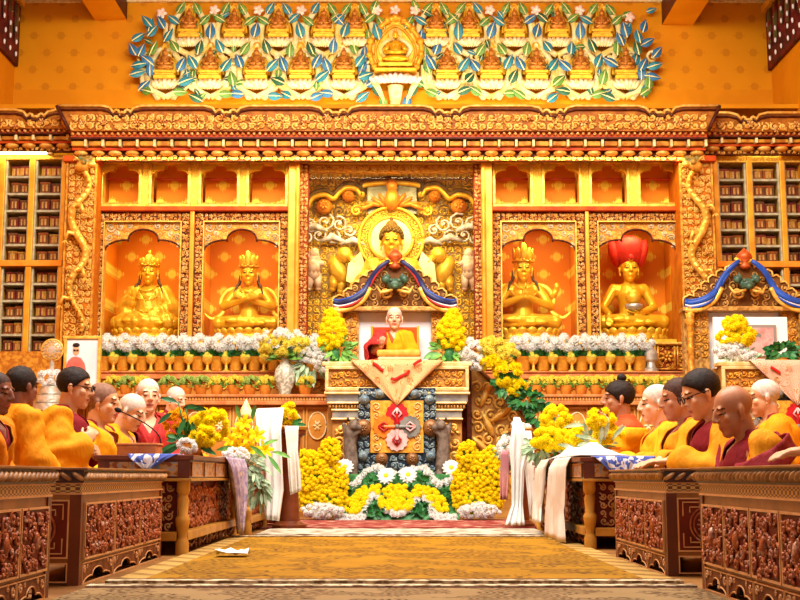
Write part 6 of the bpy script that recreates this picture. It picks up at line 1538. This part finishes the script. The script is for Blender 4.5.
# sprays on the ends of the throne table
zt = Z(362, YF1)
for px, lab, sg in ((335, 'upright yellow flower spray standing on the left end of the central throne', 1), (449, 'upright yellow flower spray standing on the right end of the central throne', -1)):
    Y = 11.68; t = arr(lab, px, 362, Y, zt); small_vase(t, px, Y, zt, .13, 'leafdark', .05)
    it = cluster(px - sg * 2, 332, Y, 12, 17, 60, 3.2, 4.4, R) + cluster(px - sg * 4, 318, Y, 7, 8, 16, 3, 4, R) + cluster(px + sg * -8, 342, Y, 8, 8, 16, 3, 4, R)
    blooms(t, 'blossom', YP_, it, 1); leaves(t, ['leafmid'], leafset(px + sg * 4, 350, Y, 10, 9, 50, 12, 2.2, R, .2))
# white clusters flanking
t = arr('pale green and white flower cluster with trailing foliage at left of the central throne', 311, 371, 12.6, Z(371, 13.05) + .003); small_vase(t, 312, 12.9, Z(394, 12.62), .2, 'porcelain')
t.location.y = 12.9; 
blooms(t, 'blossom', WP_, cluster(308, 350, 12.5, 20, 9, 34, 3.6, 4.8, R) + cluster(322, 358, 12.4, 12, 10, 16, 3.4, 4.4, R), 2); leaves(t, 'leafgrey', leafset(310, 360, 12.5, 24, 14, 90, 11, 1.8, R, -.2))
# cascade down the stair
YC = 11.72
t = arr('cascade of white, lemon and yellow flowers with dark leaves down the stair right of throne', 505, 385, YC, Z(362, YF1), 'flowers', 'flower_cascade')
blooms(t, 'white_blossom', WP_, cluster(468, 350, YC, 14, 11, 34, 3.6, 4.8, R) + cluster(476, 362, YC, 8, 8, 10, 3.4, 4.4, R), 3)
blooms(t, 'lemon_blossom', LP_, cluster(491, 347, YC, 13, 8, 24, 4, 5, R) + cluster(507, 353, YC, 10, 8, 14, 4, 5, R), 4)
blooms(t, 'yellow_blossom', YM_, cluster(489, 361, YC, 10, 8, 18, 4.2, 5.2, R) + cluster(507, 373, YC, 12, 12, 30, 4.2, 5.2, R) + cluster(517, 387, YC, 8, 7, 14, 4, 5, R) + cluster(528, 398, YC + .1, 6, 5, 8, 3.5, 4.5, R), 5)
leaves(t, 'leafdark', leafset(508, 383, YC, 11, 7, 60, 9, 2.2, R, .2) + leafset(526, 399, YC, 12, 7, 90, 9, 2.2, R, .1) + leafset(540, 414, YC, 9, 8, 70, 9, 2.2, R, 0))
# yellow masses at both sides of the flower bed
for lab, cl in (('large bushy mass of yellow flowers on the floor left of the throne base', ((313, 478, 17, 26, 90), (322, 500, 24, 16, 60), (330, 452, 10, 13, 36), (338, 486, 9, 22, 30), (303, 462, 8, 12, 16))), ('large bushy mass of yellow flowers on the floor right of the throne base', ((486, 478, 17, 26, 90), (478, 500, 24, 16, 60), (468, 455, 10, 14, 36), (460, 488, 8, 22, 26), (492, 458, 8, 12, 16)))):
    Y = 10.95; t = arr(lab, cl[0][0], 510, Y, .0, 'flowers', 'flower_mass'); it = []
    for px, py, a, b, n in cl: it += cluster(px, py, Y, a, b, int(n * 2.1), 2.2, 3.3, R, .5)
    it = [(Vector((p.x, p.y, max(p.z, .05))), n, s) for p, n, s in it]
    blooms(t, 'blossom', YP_, it, 7); core = MB()
    for px, py, a, b, n in cl:
        m = Y / F; c = P(px, py, Y + .04); core.ell((c.x, c.y, max(c.z, b * m * .8 + .01)), (a * m * .85, a * m * .4, b * m * .8), 12, 8)
    core.build('leafy_core', 'leafmid', t, smooth=True)
    px0 = 322 if cl[0][0] < 400 else 479
    blooms(t, 'white_blossom', WP_, [(Vector((p.x, p.y, max(p.z, .04))), n, s) for p, n, s in cluster(px0, 511, Y - .12, 19, 6, 50, 3, 4, R)], 8)
# flower bed in front of the throne
t = thing('flower_bed', 'wide flower bed of white scallops, yellow band and green triangles before the throne', 'flowers', (X(397, 10.95, 500), 11.0, 0))
def bedY(py): return 10.86 + (521 - py) / 60 * .42
def bp(px, py): return P(px, py, bedY(py)) + Vector((0, -.02, 0))
bx0, bx1 = X(335, 11, 500), X(459, 11, 500)
m = MB(); m.add([(bx0, 10.88, 0), (bx1, 10.88, 0), (bx1, 11.35, 0), (bx0, 11.35, 0), (bx0, 10.92, .05), (bx1, 10.92, .05), (bx1, 11.32, Z(474, 11.3)), (bx0, 11.32, Z(474, 11.3))], [(0, 3, 2, 1), (4, 5, 6, 7), (0, 1, 5, 4), (1, 2, 6, 5), (2, 3, 7, 6), (3, 0, 4, 7)]); m.build('mound', 'leafdark', t)
N_ = Vector((0, -1, .55)); mm = 11 / F
def along(pts, step, s, R, jit=1.0):
    out = []; pts = smoothp(pts, 6); acc = 0
    for (a, b), (c, d) in zip(pts, pts[1:]):
        L = math.hypot(c - a, d - b); q = -acc
        while q + step <= L: q += step; u = q / L; out.append((bp(a + (c - a) * u + R.uniform(-jit, jit), b + (d - b) * u + R.uniform(-jit, jit)), N_ + Vector((R.uniform(-.4, .4), 0, R.uniform(-.4, .4))), s * mm * R.uniform(.9, 1.1)))
        acc = L - q
    return out
half = [(334, 462), (338, 474), (346, 483), (356, 484), (363, 477), (369, 470), (378, 469), (384, 474)]
W = along(half, 3.0, 4.2, R, 1.6) + along([(794 - a, b) for a, b in half], 3.0, 4.2, R, 1.6) + along([(386, 470), (397, 473), (408, 470)], 3.4, 3.4, R)
zig = [(334, 517), (348, 517), (360, 516), (366, 506), (373, 493), (380, 501), (386, 510), (397, 514), (408, 510), (415, 501), (422, 493), (429, 505), (435, 515), (447, 517), (458, 517)]
W2 = along(zig, 2.8, 3.9, R, 1.3) + along([(a, b + 4) for a, b in zig[:4]], 3.2, 3.2, R) + along([(a, b + 4) for a, b in zig[-4:]], 3.2, 3.2, R)
blooms(t, 'white_carnation', WP_, W + W2, 9)
blooms(t, 'white_daisy', DA_, [(bp(px, py) + Vector((0, -.03, 0)), N_, 9.5 * mm) for px, py in ((345, 467), (386, 476), (408, 475), (451, 468))], 10)
Yb = []
while len(Yb) < 190:
    px, py = R.uniform(347, 447), R.uniform(483, 513); u = abs(px - 397)
    top_ = 486 + max(0, u - 30) ** 1.3 * .35; bot_ = (510 - max(0, 12 - abs(u - 25)) * 1.6) if u < 38 else 512
    if top_ < py < bot_ : Yb.append((bp(px, py) + Vector((0, -.015, 0)), N_ + Vector((R.uniform(-.5, .5), 0, R.uniform(-.5, .5))), R.uniform(2.8, 3.8) * mm))
blooms(t, 'yellow_blossom', YP_, Yb, 11)
lf = []
for px, py, a, b, n in ((370, 478, 10, 5, 40), (424, 478, 10, 5, 40), (346, 494, 7, 7, 40), (448, 494, 7, 7, 40), (373, 510, 9, 7, 60), (422, 510, 9, 7, 60), (397, 480, 10, 4, 30)):
    for p, d, L, w in leafset(px, py, 11, a, b, n, 6, 1.8, R): q = bp(px + R.uniform(-a, a), py + R.uniform(-b, b)); lf.append((q, d, L, w))
leaves(t, 'leafdark', lf)
# left altar table
zt = HTL
t = arr('round bouquet of yellow chrysanthemums with dark pointed leaves on the left altar table', 196, 452, 7.1, zt); small_vase(t, 194, 7.1, zt, .1, 'goldpot', .06)
blooms(t, 'blossom', YM_, cluster(211, 424, 7.1, 17, 13, 34, 5.5, 7, R) + cluster(204, 437, 7.0, 12, 8, 16, 5, 6.5, R), 12); blooms(t, 'small_blossom', bloom('mum', 'orangepetal'), cluster(177, 425, 7.2, 12, 14, 26, 4, 5.2, R), 13); blooms(t, 'white_blossom', WP_, cluster(187, 446, 6.95, 8, 6, 12, 4, 5, R), 14)
m = 7 / F; lv_ = []
for px, py, dx, dz, L in ((178, 403, -1, .5, 20), (184, 408, 1, .3, 16), (172, 413, -1, -.6, 16), (186, 418, -.5, -1, 18), (190, 408, 1, .1, 18), (176, 443, -1, -.5, 26), (180, 446, -1, -.4, 22), (200, 448, 1, -.2, 18), (192, 422, .3, -1, 16)): lv_.append((P(px, py, 7.0), (dx, -.2, dz), L * m, 2.8 * m))
leaves(t, 'leafdark', lv_ + leafset(190, 440, 7.1, 16, 10, 26, 12, 2.4, R), stems=[(P(188, 446, 7.1), P(180, 410, 7.0), .006), (P(190, 446, 7.1), P(178, 402, 7.05), .005), (P(192, 446, 7.1), P(186, 408, 7.05), .005)])
t = arr('yellow lilies with green leaves and trailing grey foliage on the farther left altar table', 246, 456, 8.5, HTL * .93); small_vase(t, 244, 8.75, HTL * .93, .12, 'porcelain', .07)
blooms(t, 'lily', LI_, [(P(px, py, 8.4), (dx, -1, .5), 8.5 * 8.4 / F) for px, py, dx in ((240, 432, -.3), (248, 438, .2), (256, 436, .5), (238, 446, -.4), (264, 450, .8), (250, 450, 0), (244, 424, 0), (232, 440, -.6))], 15)
blooms(t, 'white_spray', WF_, cluster(236, 455, 8.2, 13, 7, 40, 2, 2.8, R), 16)
leaves(t, 'leafgrey', leafset(246, 468, 8.25, 18, 14, 110, 10, 1.6, R, -.8) + leafset(258, 488, 8.25, 10, 16, 60, 10, 1.5, R, -1.2)); leaves(t, 'leafmid', [(P(px, py, 8.3), (dx, -.2, dz), 20 * 8.3 / F, 2.4 * 8.3 / F) for px, py, dx, dz in ((262, 446, 1, .6), (240, 420, -.2, 1), (252, 420, .2, 1), (268, 456, 1, -1), (236, 448, -1, .1), (272, 452, 1, -.1), (250, 446, .8, -.4))], 'leaf_blade')
t = arr('small yellow flowers and green sprig on top of the brown stand beside white scarf', 289, 425, 9.3, Z(430, 9.3) + .028); blooms(t, 'blossom', YM_, cluster(289, 414, 9.3, 6, 9, 16, 4.5, 5.5, R), 17); leaves(t, 'leafdark', leafset(290, 426, 9.3, 8, 4, 26, 11, 2.2, R, -.1))
t = thing('butter_sculpture', 'cream flame shaped butter sculpture between the left bouquets', 'offering', (X(246, 8.9, 410), 8.9, HTL * .93 + .002)); w = WL[t.name]; zc = Z(418, 8.9)
MB().lathe([(.05, 0), (.055, .02), (.03, .05), (.03, zc - w.z - .05), (.055, zc - w.z)], 12, tuple(w)).build('base', 'goldpot', t, smooth=.6); MB().lathe([(.055, 0), (.05, .03), (.04, .06), (.02, .1), (0, .14)], 14, (w.x, w.y, zc)).build('flame', 'cream', t, smooth=True)
# right altar table
zt = HTR
t = arr('bouquet of yellow chrysanthemums and pale foliage at far end of the right altar table', 555, 450, 8.6, zt); small_vase(t, 553, 8.7, zt, .1, 'goldpot', .06)
blooms(t, 'blossom', YP_, cluster(557, 421, 8.6, 14, 14, 50, 4, 5.4, R) + cluster(549, 440, 8.5, 15, 10, 36, 4, 5.2, R) + cluster(568, 440, 8.5, 10, 8, 18, 4, 5, R), 18); leaves(t, 'leafgrey', leafset(540, 448, 8.55, 14, 10, 70, 9, 1.6, R, -.2)); leaves(t, 'leafmid', leafset(556, 445, 8.6, 18, 9, 40, 10, 2, R), 'leaf_blade')
t = arr('yellow flowers with long grey green leaves behind white cloth heap on right altar table', 600, 447, 8.0, zt); small_vase(t, 612, 8.0, zt, .08, 'goldpot', .05)
blooms(t, 'blossom', YM_, cluster(600, 419, 8.0, 12, 9, 20, 4.8, 6, R) + cluster(608, 434, 8.0, 12, 7, 16, 4.8, 6, R) + cluster(580, 436, 8.05, 8, 7, 10, 4.5, 5.5, R), 19)
leaves(t, 'leafgrey', [(P(px, py, 7.95), (dx, -.2, dz), 24 * 8 / F, 2.2 * 8 / F) for px, py, dx, dz in ((592, 445, -.8, .7), (588, 440, -.2, 1), (596, 440, -1, .4), (604, 440, .2, 1), (612, 440, .6, .9), (586, 425, -1, .1), (578, 450, -1, .5), (600, 445, .1, 1.2))] + leafset(596, 442, 8, 20, 8, 30, 10, 1.8, R))
t = arr('grey white flower spray on the floor stand behind the pointed white scarf', 514, 440, 9.55, Z(432, 9.5) + .028); blooms(t, 'blossom', WF_, cluster(508, 450, 9.5, 10, 14, 30, 3, 4, R) + cluster(520, 428, 9.55, 8, 6, 8, 3, 4, R), 20); leaves(t, 'leafgrey', leafset(510, 452, 9.55, 11, 16, 50, 9, 1.5, R))
# second throne
zt = Z(362, YF2); Y = 11.23
t = arr('tall arrangement of yellow over white flowers on the left end of the right hand throne', 737, 362, Y, zt); small_vase(t, 738, Y, zt, .1, 'porcelain', .06)
blooms(t, 'yellow_blossom', YP_, cluster(735, 325, Y, 10, 9, 26, 3.6, 4.8, R) + cluster(726, 338, Y, 8, 6, 12, 3.4, 4.4, R) + cluster(744, 336, Y, 10, 8, 22, 3.6, 4.8, R), 21); blooms(t, 'white_blossom', WP_, cluster(731, 350, Y, 15, 8, 30, 3.6, 4.6, R) + cluster(745, 357, Y, 11, 6, 14, 3.4, 4.4, R), 22); leaves(t, 'leafgrey', leafset(740, 358, Y, 16, 7, 50, 9, 1.8, R))
t = arr('clump of dark green leaves on the right hand throne beside the framed picture', 782, 356, Y, zt); leaves(t, 'leafdark', leafset(782, 352, Y, 12, 6, 120, 9, 2.6, R, .1)); small_vase(t, 782, Y, zt, .04, 'goldpot', .07)
# ================================================================== people
def cloth(name, c, c2):
    n = NT(name); st = n.stretch((1, 1, .35)); n.bump(n.noise(26, 3, st, 1.5), .35, .02); return n.fin(n.mix(n.noise(5, 2), c, c2), .75)
M['robeorange'] = cloth('orange yellow robe', '#e0960f', '#d0820a'); M['robeyellow'] = cloth('golden yellow robe', '#eaa814', '#dc960e'); M['robedeep'] = cloth('deep orange robe', '#d88610', '#c8740a')
M['maroon'] = cloth('maroon cloth', '#8a1f26', '#74171f'); M['redcloth'] = cloth('red cloth', '#c43a34', '#b02c2c'); M['redorange'] = cloth('orange red collar', '#d8552a', '#c94720'); M['darkshirt'] = cloth('black shirt', '#22222a', '#1a1a20')
DESK = {-1: ((-.245, -.14, .27), (-.11, -.36, .345), (.45, -1, -.05), (0, 0, -1), .35), 1: ((.245, -.14, .27), (.11, -.36, .345), (-.45, -1, -.05), (0, 0, -1), .35)}
CHIN = {-1: ((-.24, -.22, .30), (-.055, -.24, .47), (.25, .05, 1), (.2, 1, 0), 1.1), 1: LAP[1]}
FIST = {-1: ((-.235, -.05, .26), (-.14, -.21, .37), (.45, -.25, .7), (.6, .3, 0), 1.2), 1: ((.235, -.05, .26), (.06, -.22, .3), (-.7, -.3, .2), (-.6, .3, 0), 1.2)}
REPORT = []
def person(label, px, py, Y, s, rot, lean=.06, yaw=0, pitch=.1, roll=0, arms=LAP, skin='skin1', scalp='darkstubble', hair=None, hairtop=None, hl=0, robe='robeorange', vest='maroon', rcut=None, shawl=None, glasses=False, ear=1.0, jaw=1.0, nose=1.0, seed=1, covered=(-1, 1), fat=1.0, sheet_lap=True, vest_cov=(), group=None, cushion=True, hs=1.0, minz=.03, hsc=1.0, vcut=None):
    KNEE[0] = .26
    k = skel(lean, yaw, pitch, roll, hsc=hsc); c = k['HM'] @ Vector((0, 0, 0))
    hp = P(px, py, Y); rt = math.radians(rot); Rz = Matrix.Rotation(rt, 3, 'Z')
    loc = hp - (Rz @ c) * s
    REPORT.append((label[:30], round(loc.z, 3), round(loc.x, 2), round(loc.y, 2)))
    if loc.z < minz: s2 = s * (hp.z - minz) / (hp.z - loc.z); s = s2; loc = hp - (Rz @ c) * s
    t = thing('person', label, 'person', (0, 0, 0), group)
    me = body_mesh(k, arms, .0062, fat, True, ear, jaw, nose, True, hs); paint_head(me, k['HM'], skin, None if hair else scalp, True, hl); link('body', me, 'skin1', t, True)
    if hair: link('hair', clean_mesh(hair_mesh(k['HM'], 1.04, hl, hairtop)), hair, t, True, solid=.004)
    if vest:
        vm = robe_mesh(k, arms, (.012 if vest_cov else .0) if robe else .012, .012, True, vest_cov, 0, seed + 3, 6, .12); nk = k['neck']
        cut(vm, lambda p: (vcut and vcut(p)) or (p - nk).length < .06 or (p.z > nk.z + .04) or (p.y < nk.y - .03 and abs(p.x) < (p.z - .43) * .55)); link('inner_robe', vm, vest, t, True, solid=.004)
    if robe:
        rm = robe_mesh(k, arms, .034 if vest_cov else .02, .012, sheet_lap, covered, 1, seed, 8, 1); nk = k['neck']
        f = rcut or (lambda p: p.y < nk.y - .02 and abs(p.x) < (p.z - .33) * .42)
        cut(rm, lambda p: (p - nk).length < .07 or p.z > nk.z + .035 or f(p)); link('robe', rm, robe, t, True, solid=.006)
    if shawl:
        fn, m, tt = shawl; sm = robe_mesh(k, arms, tt, .012, True, covered, 1, seed + 9, 9, 1.1); nk = k['neck']
        cut(sm, lambda p: (p - nk).length < .08 or p.z > nk.z + .03 or not fn(p)); link('shawl', sm, m, t, True, solid=.008)
    if glasses:
        g = MB(); g.M = k['HM']
        for sg in (-1, 1):
            g.tube([(sg * .033 + .022 * math.cos(a), -.108 + .004 * abs(math.cos(a)), .006 + .017 * math.sin(a)) for a in [i * PI / 8 for i in range(17)]], .0032, 6); g.tube([(sg * .055, -.104, .010), (sg * .084, -.04, .012), (sg * .086, .02, .005)], .003, 6)
        g.tube([(-.012, -.112, .01), (.012, -.112, .01)], .003, 6); g.build('glasses', 'brow', t, smooth=True)
    t.location = loc; t.rotation_euler = (0, 0, rt); t.scale = (s,) * 3
    if cushion and loc.z > .04:
        cm = MB(); cm.lathe([(.05, .002), (.27, .002), (.29, loc.z * .5), (.27, loc.z - .004), (.05, loc.z - .004)], 20, (loc.x, loc.y, 0)); o = cm.build('seat_cushion', 'maroon', None, smooth=True); tag(o, 'maroon seat cushion under ' + SHORT[seed], 'cushion'); CUSH.append(o)
    return t
CUSH = []
SHORT = dict(zip(range(1, 16), ('dark faced monk at far left edge', 'monk seen from behind at left', 'bespectacled monk in maroon collar at left', 'brown shaved monk in profile at left', 'old bald monk bowing at left', 'red robed monk facing the camera', 'monk behind the left flowers', 'man with black topknot', 'elderly white haired monk at right', 'half hidden dark haired monk at right', 'bespectacled monk reading at right', 'bald bowing monk in maroon sash', 'monk behind bald bowing monk at right', 'person in black shirt at right edge', 'teacher')))
front_open = lambda x0, z0: (lambda p: p.y < -.06 and abs(p.x - x0) < .12 and p.z > z0)
# ---- left row
person('monk in orange robe at far left edge with dark face in profile', -4, 393, 5.6, .83, 78, .10, .0, .12, skin='skin3', scalp='darkstubble', robe='robedeep', seed=1, ear=1.1)
person('monk seen from behind with close cropped dark hair and orange robe, second from left edge', 22, 387, 6.25, .86, 138, .04, .15, .05, skin='skin3', hair='hairblack', hl=-.03, robe='robeorange', rcut=lambda p: False, seed=2)
person('monk with short black hair and glasses in maroon collar and orange robe at left', 75, 388, 6.95, .97, 92, .06, .05, .12, arms=FIST, skin='skin1', hair='hairblack', robe='robeorange', glasses=True, rcut=lambda p: p.y < -.075 + (p.z - .3) * .12 and p.z > .22 and -.16 < p.x < .25, vest_cov=(-1, 1), seed=3)
person('monk with shaved brown head in profile, right of the monk in glasses at left', 103, 403, 7.55, 1.04, 88, .07, 0, .12, skin='skin1', scalp='stubble', robe='robeyellow', seed=4)
person('old monk with bald pale head bowed low in maroon robe over yellow shirt', 132, 412, 8.2, 1.0, 78, .16, 0, .45, skin='skin4', scalp='greystubble', robe='maroon', vest='robeyellow', seed=5, rcut=lambda p: p.y < -.1 and p.z > .2 and abs(p.x) < .16, hl=-.0)
person('monk in bright red robe with cropped grey hair facing the camera, left side', 148, 396, 9.0, 1.08, 22, .04, 0, .05, skin='skin4', scalp='greystubble', robe='redcloth', vest='redcloth', seed=6)
person('monk in yellow robe whose shaved head shows just above the left flowers', 176, 400, 10.6, .95, 60, .06, 0, .3, skin='skin4', scalp='greystubble', robe='robeyellow', seed=7)
# ---- right row
person('man with black topknot raising a hand to his mouth, first of the right row', 618, 399, 8.5, 1.07, -92, .05, 0, .02, arms={-1: LAP[-1], 1: (( .24, -.22, .33), (.05, -.25, .50), (-.25, .0, 1), (-.2, 1, 0), 1.0)}, skin='skin2', hair='hairblack', hairtop=True, hl=-.02, robe='robeyellow', vest='redorange', rcut=lambda p: (p.y < -.05 and abs(p.x) < (p.z - .22) * .4) or p.z > .50, seed=8)
person('elderly monk with short white hair in yellow robe, second of the right row', 656, 404, 7.7, 1.03, -95, .09, 0, .10, arms=DESK, skin='skin4', scalp='greystubble', robe='robeyellow', vest='redorange', seed=9)
person('monk with cropped dark head mostly hidden behind the bespectacled monk at right', 678, 399, 7.15, 1.05, -92, .08, .0, .18, arms=DESK, skin='skin2', scalp='darkstubble', robe='robeorange', seed=10)
person('monk in glasses with black hair reading down, fourth of the right row', 701, 394, 6.55, 1.08, -88, .10, 0, .38, arms=DESK, skin='skin1', hair='hairblack', robe='robeorange', glasses=True, rcut=lambda p: p.y < -.05 and p.z > .18 and -.08 < p.x < .14, vest_cov=(-1, 1), seed=11)
person('bald monk bowing in orange robe with wide maroon sash, nearest in right row', 733, 411, 5.75, 1.08, -84, .12, 0, .30, arms=DESK, skin='skin2', scalp=None, robe='robeorange', ear=1.15, rcut=lambda p: p.y < -.05 and p.z > .12 and p.x < .16, vest_cov=(-1, 1), shawl=(lambda p: p.x > -.05 and abs(p.z - .45 - .6 * (p.y + .1)) < .062, 'maroon', .062), seed=12)
person('monk in orange robe behind the bald bowing monk at right', 764, 398, 8.3, 1.06, -100, .06, 0, .12, skin='skin1', scalp='greystubble', robe='robeorange', seed=13)
person('person in black short sleeved shirt at right edge resting bare forearm on desk', 844, 392, 4.85, 1.04, -62, .12, 0, .2, arms={-1: DESK[-1], 1: ((.28, -.24, .37), (.13, -.52, .45), (-.35, -1, -.05), (0, 0, -1), .4)}, skin='skin1', hair='hairblack', robe=None, vest='darkshirt', vest_cov=(-1, 1), vcut=lambda p: p.y < -.17 and abs(p.x) > .1 and p.z > .2, seed=14)
# ---- teacher on the throne
person('elderly teacher in yellow robe and red shawl seated on the central throne', 394.5, 318.5, 12.12, TS, 0, .03, 0, .06, arms={-1: ((-.25, -.1, .30), (-.16, -.28, .34), (.1, -.8, .6), (.3, .5, 1), .5), 1: LAP[1]}, skin='skin4', scalp='greystubble', robe='robeyellow', vest='redorange', rcut=lambda p: p.x < -.10 or (p.y < -.05 and abs(p.x + .03) < (p.z - .36) * .35), shawl=(lambda p: p.x < -.10 and p.z > .1 and not (p.y < -.2 and p.z < .36), 'redcloth', .05), seed=15, ear=1.25, cushion=False, minz=-9, hsc=1.22)
for r in REPORT: print('SEAT', r)

# microphone on a gooseneck and a wooden box on the left altar table
t = thing('microphone', 'black gooseneck microphone reaching toward the old bowing monk, on left altar table', 'microphone', (X(160, 6.9, 455), 6.9, HTL + .002))
a, b, c = P(118, 410, 6.9), P(146, 424, 6.9), Vector((X(160, 6.9, 455), 6.9, HTL + .004))
m = MB(); m.tube(smoothp([tuple(a), tuple(b), tuple(b * .4 + c * .6 + Vector((.03, 0, .03))), tuple(c)], 6), .004, 6); m.build('gooseneck', 'darkshirt', t, smooth=True)
m = MB(); m.oell(a, (.022, .014, .014), b - a, (0, 0, 1), 10, 8); m.build('windscreen', 'darkshirt', t, smooth=True)
m = MB(); m.lathe([(.04, 0), (.04, .008), (.012, .014)], 16, tuple(c)); m.build('base', 'darkshirt', t, smooth=.5)
t = thing('wooden_box', 'flat pinkish brown wooden box on near end of the left altar table', 'box', (X(140, 6.5, 450), 6.5, HTL + .006))
MB().box(X(119, 6.5, 450), X(158, 6.5, 450), 6.45, 6.62, HTL + .002, Z(445.5, 6.45)).build('body', 'pinkwood', t, bevel=.004); MB().box(X(118, 6.5, 450), X(159, 6.5, 450), 6.445, 6.625, Z(445.3, 6.45), Z(443, 6.45)).build('lid', 'pinkwood', t, bevel=.003)
# ================================================================== camera, lights, world
cam = bpy.data.cameras.new('camera'); co = bpy.data.objects.new('camera', cam); COL.objects.link(co)
co.location = (0, 0, H); co.rotation_euler = (PI / 2 + TH, 0, 0); cam.sensor_width = 36; cam.lens = 36 * F / 800; cam.clip_end = 100; cam.clip_start = .05
SC.camera = co
def area(name, loc, rot, sx, sy, power, col=(1, .86, .62), spread=PI):
    l = bpy.data.lights.new(name, 'AREA'); l.shape = 'RECTANGLE'; l.size = sx; l.size_y = sy; l.energy = power; l.color = col; l.spread = spread
    o = bpy.data.objects.new(name, l); COL.objects.link(o); o.location = loc; o.rotation_euler = rot; return o
ZL = ZC - .1
area('ceiling_lamp', (0, 8.5, ZL - .3), (math.radians(24), 0, 0), 7, 1.6, 560, (1, .95, .82))
area('ceiling_lamp', (0, 6.2, ZL - .05), (math.radians(12), 0, 0), 6, 1.6, 760, (1, .96, .89))
# strip lamps under the cornice wash the panels and books; strip lamps on top of it wash the relief
area('cornice_strip_lamp', (gx(390), 13.42, Z(158, 13.42)), (math.radians(20), 0, 0), 6.6, .08, 46, (1, .80, .34))
area('cove_strip_lamp', (rx(395), 14.2, Z(109, 14.0)), (math.radians(180 - 30), 0, 0), 6.0, .15, 130, (1, .92, .62))
for px in (150, 246, 540, 634): 
    area('niche_lamp', (gx(px), 14.1, gz(226)), (math.radians(15), 0, 0), .5, .12, 7, (1, .80, .45))
area('shrine_lamp', (gx(391), 14.0, gz(176)), (math.radians(15), 0, 0), 1.6, .12, 22, (1, .84, .45))
w = bpy.data.worlds.new('World'); SC.world = w; w.use_nodes = True
bg = w.node_tree.nodes['Background']; bg.inputs[0].default_value = (1, .95, .87, 1); bg.inputs[1].default_value = .62
vs = SC.view_settings; vs.view_transform = 'Standard'; vs.look = 'None'; vs.gamma = 1; vs.exposure = .1; vs.use_curve_mapping = False
SC.cycles.max_bounces = 6; SC.cycles.diffuse_bounces = 3; SC.cycles.glossy_bounces = 3; SC.cycles.transparent_max_bounces = 12; SC.cycles.use_denoising = True
SC.cycles.caustics_reflective = False; SC.cycles.caustics_refractive = False; SC.cycles.sample_clamp_indirect = 4
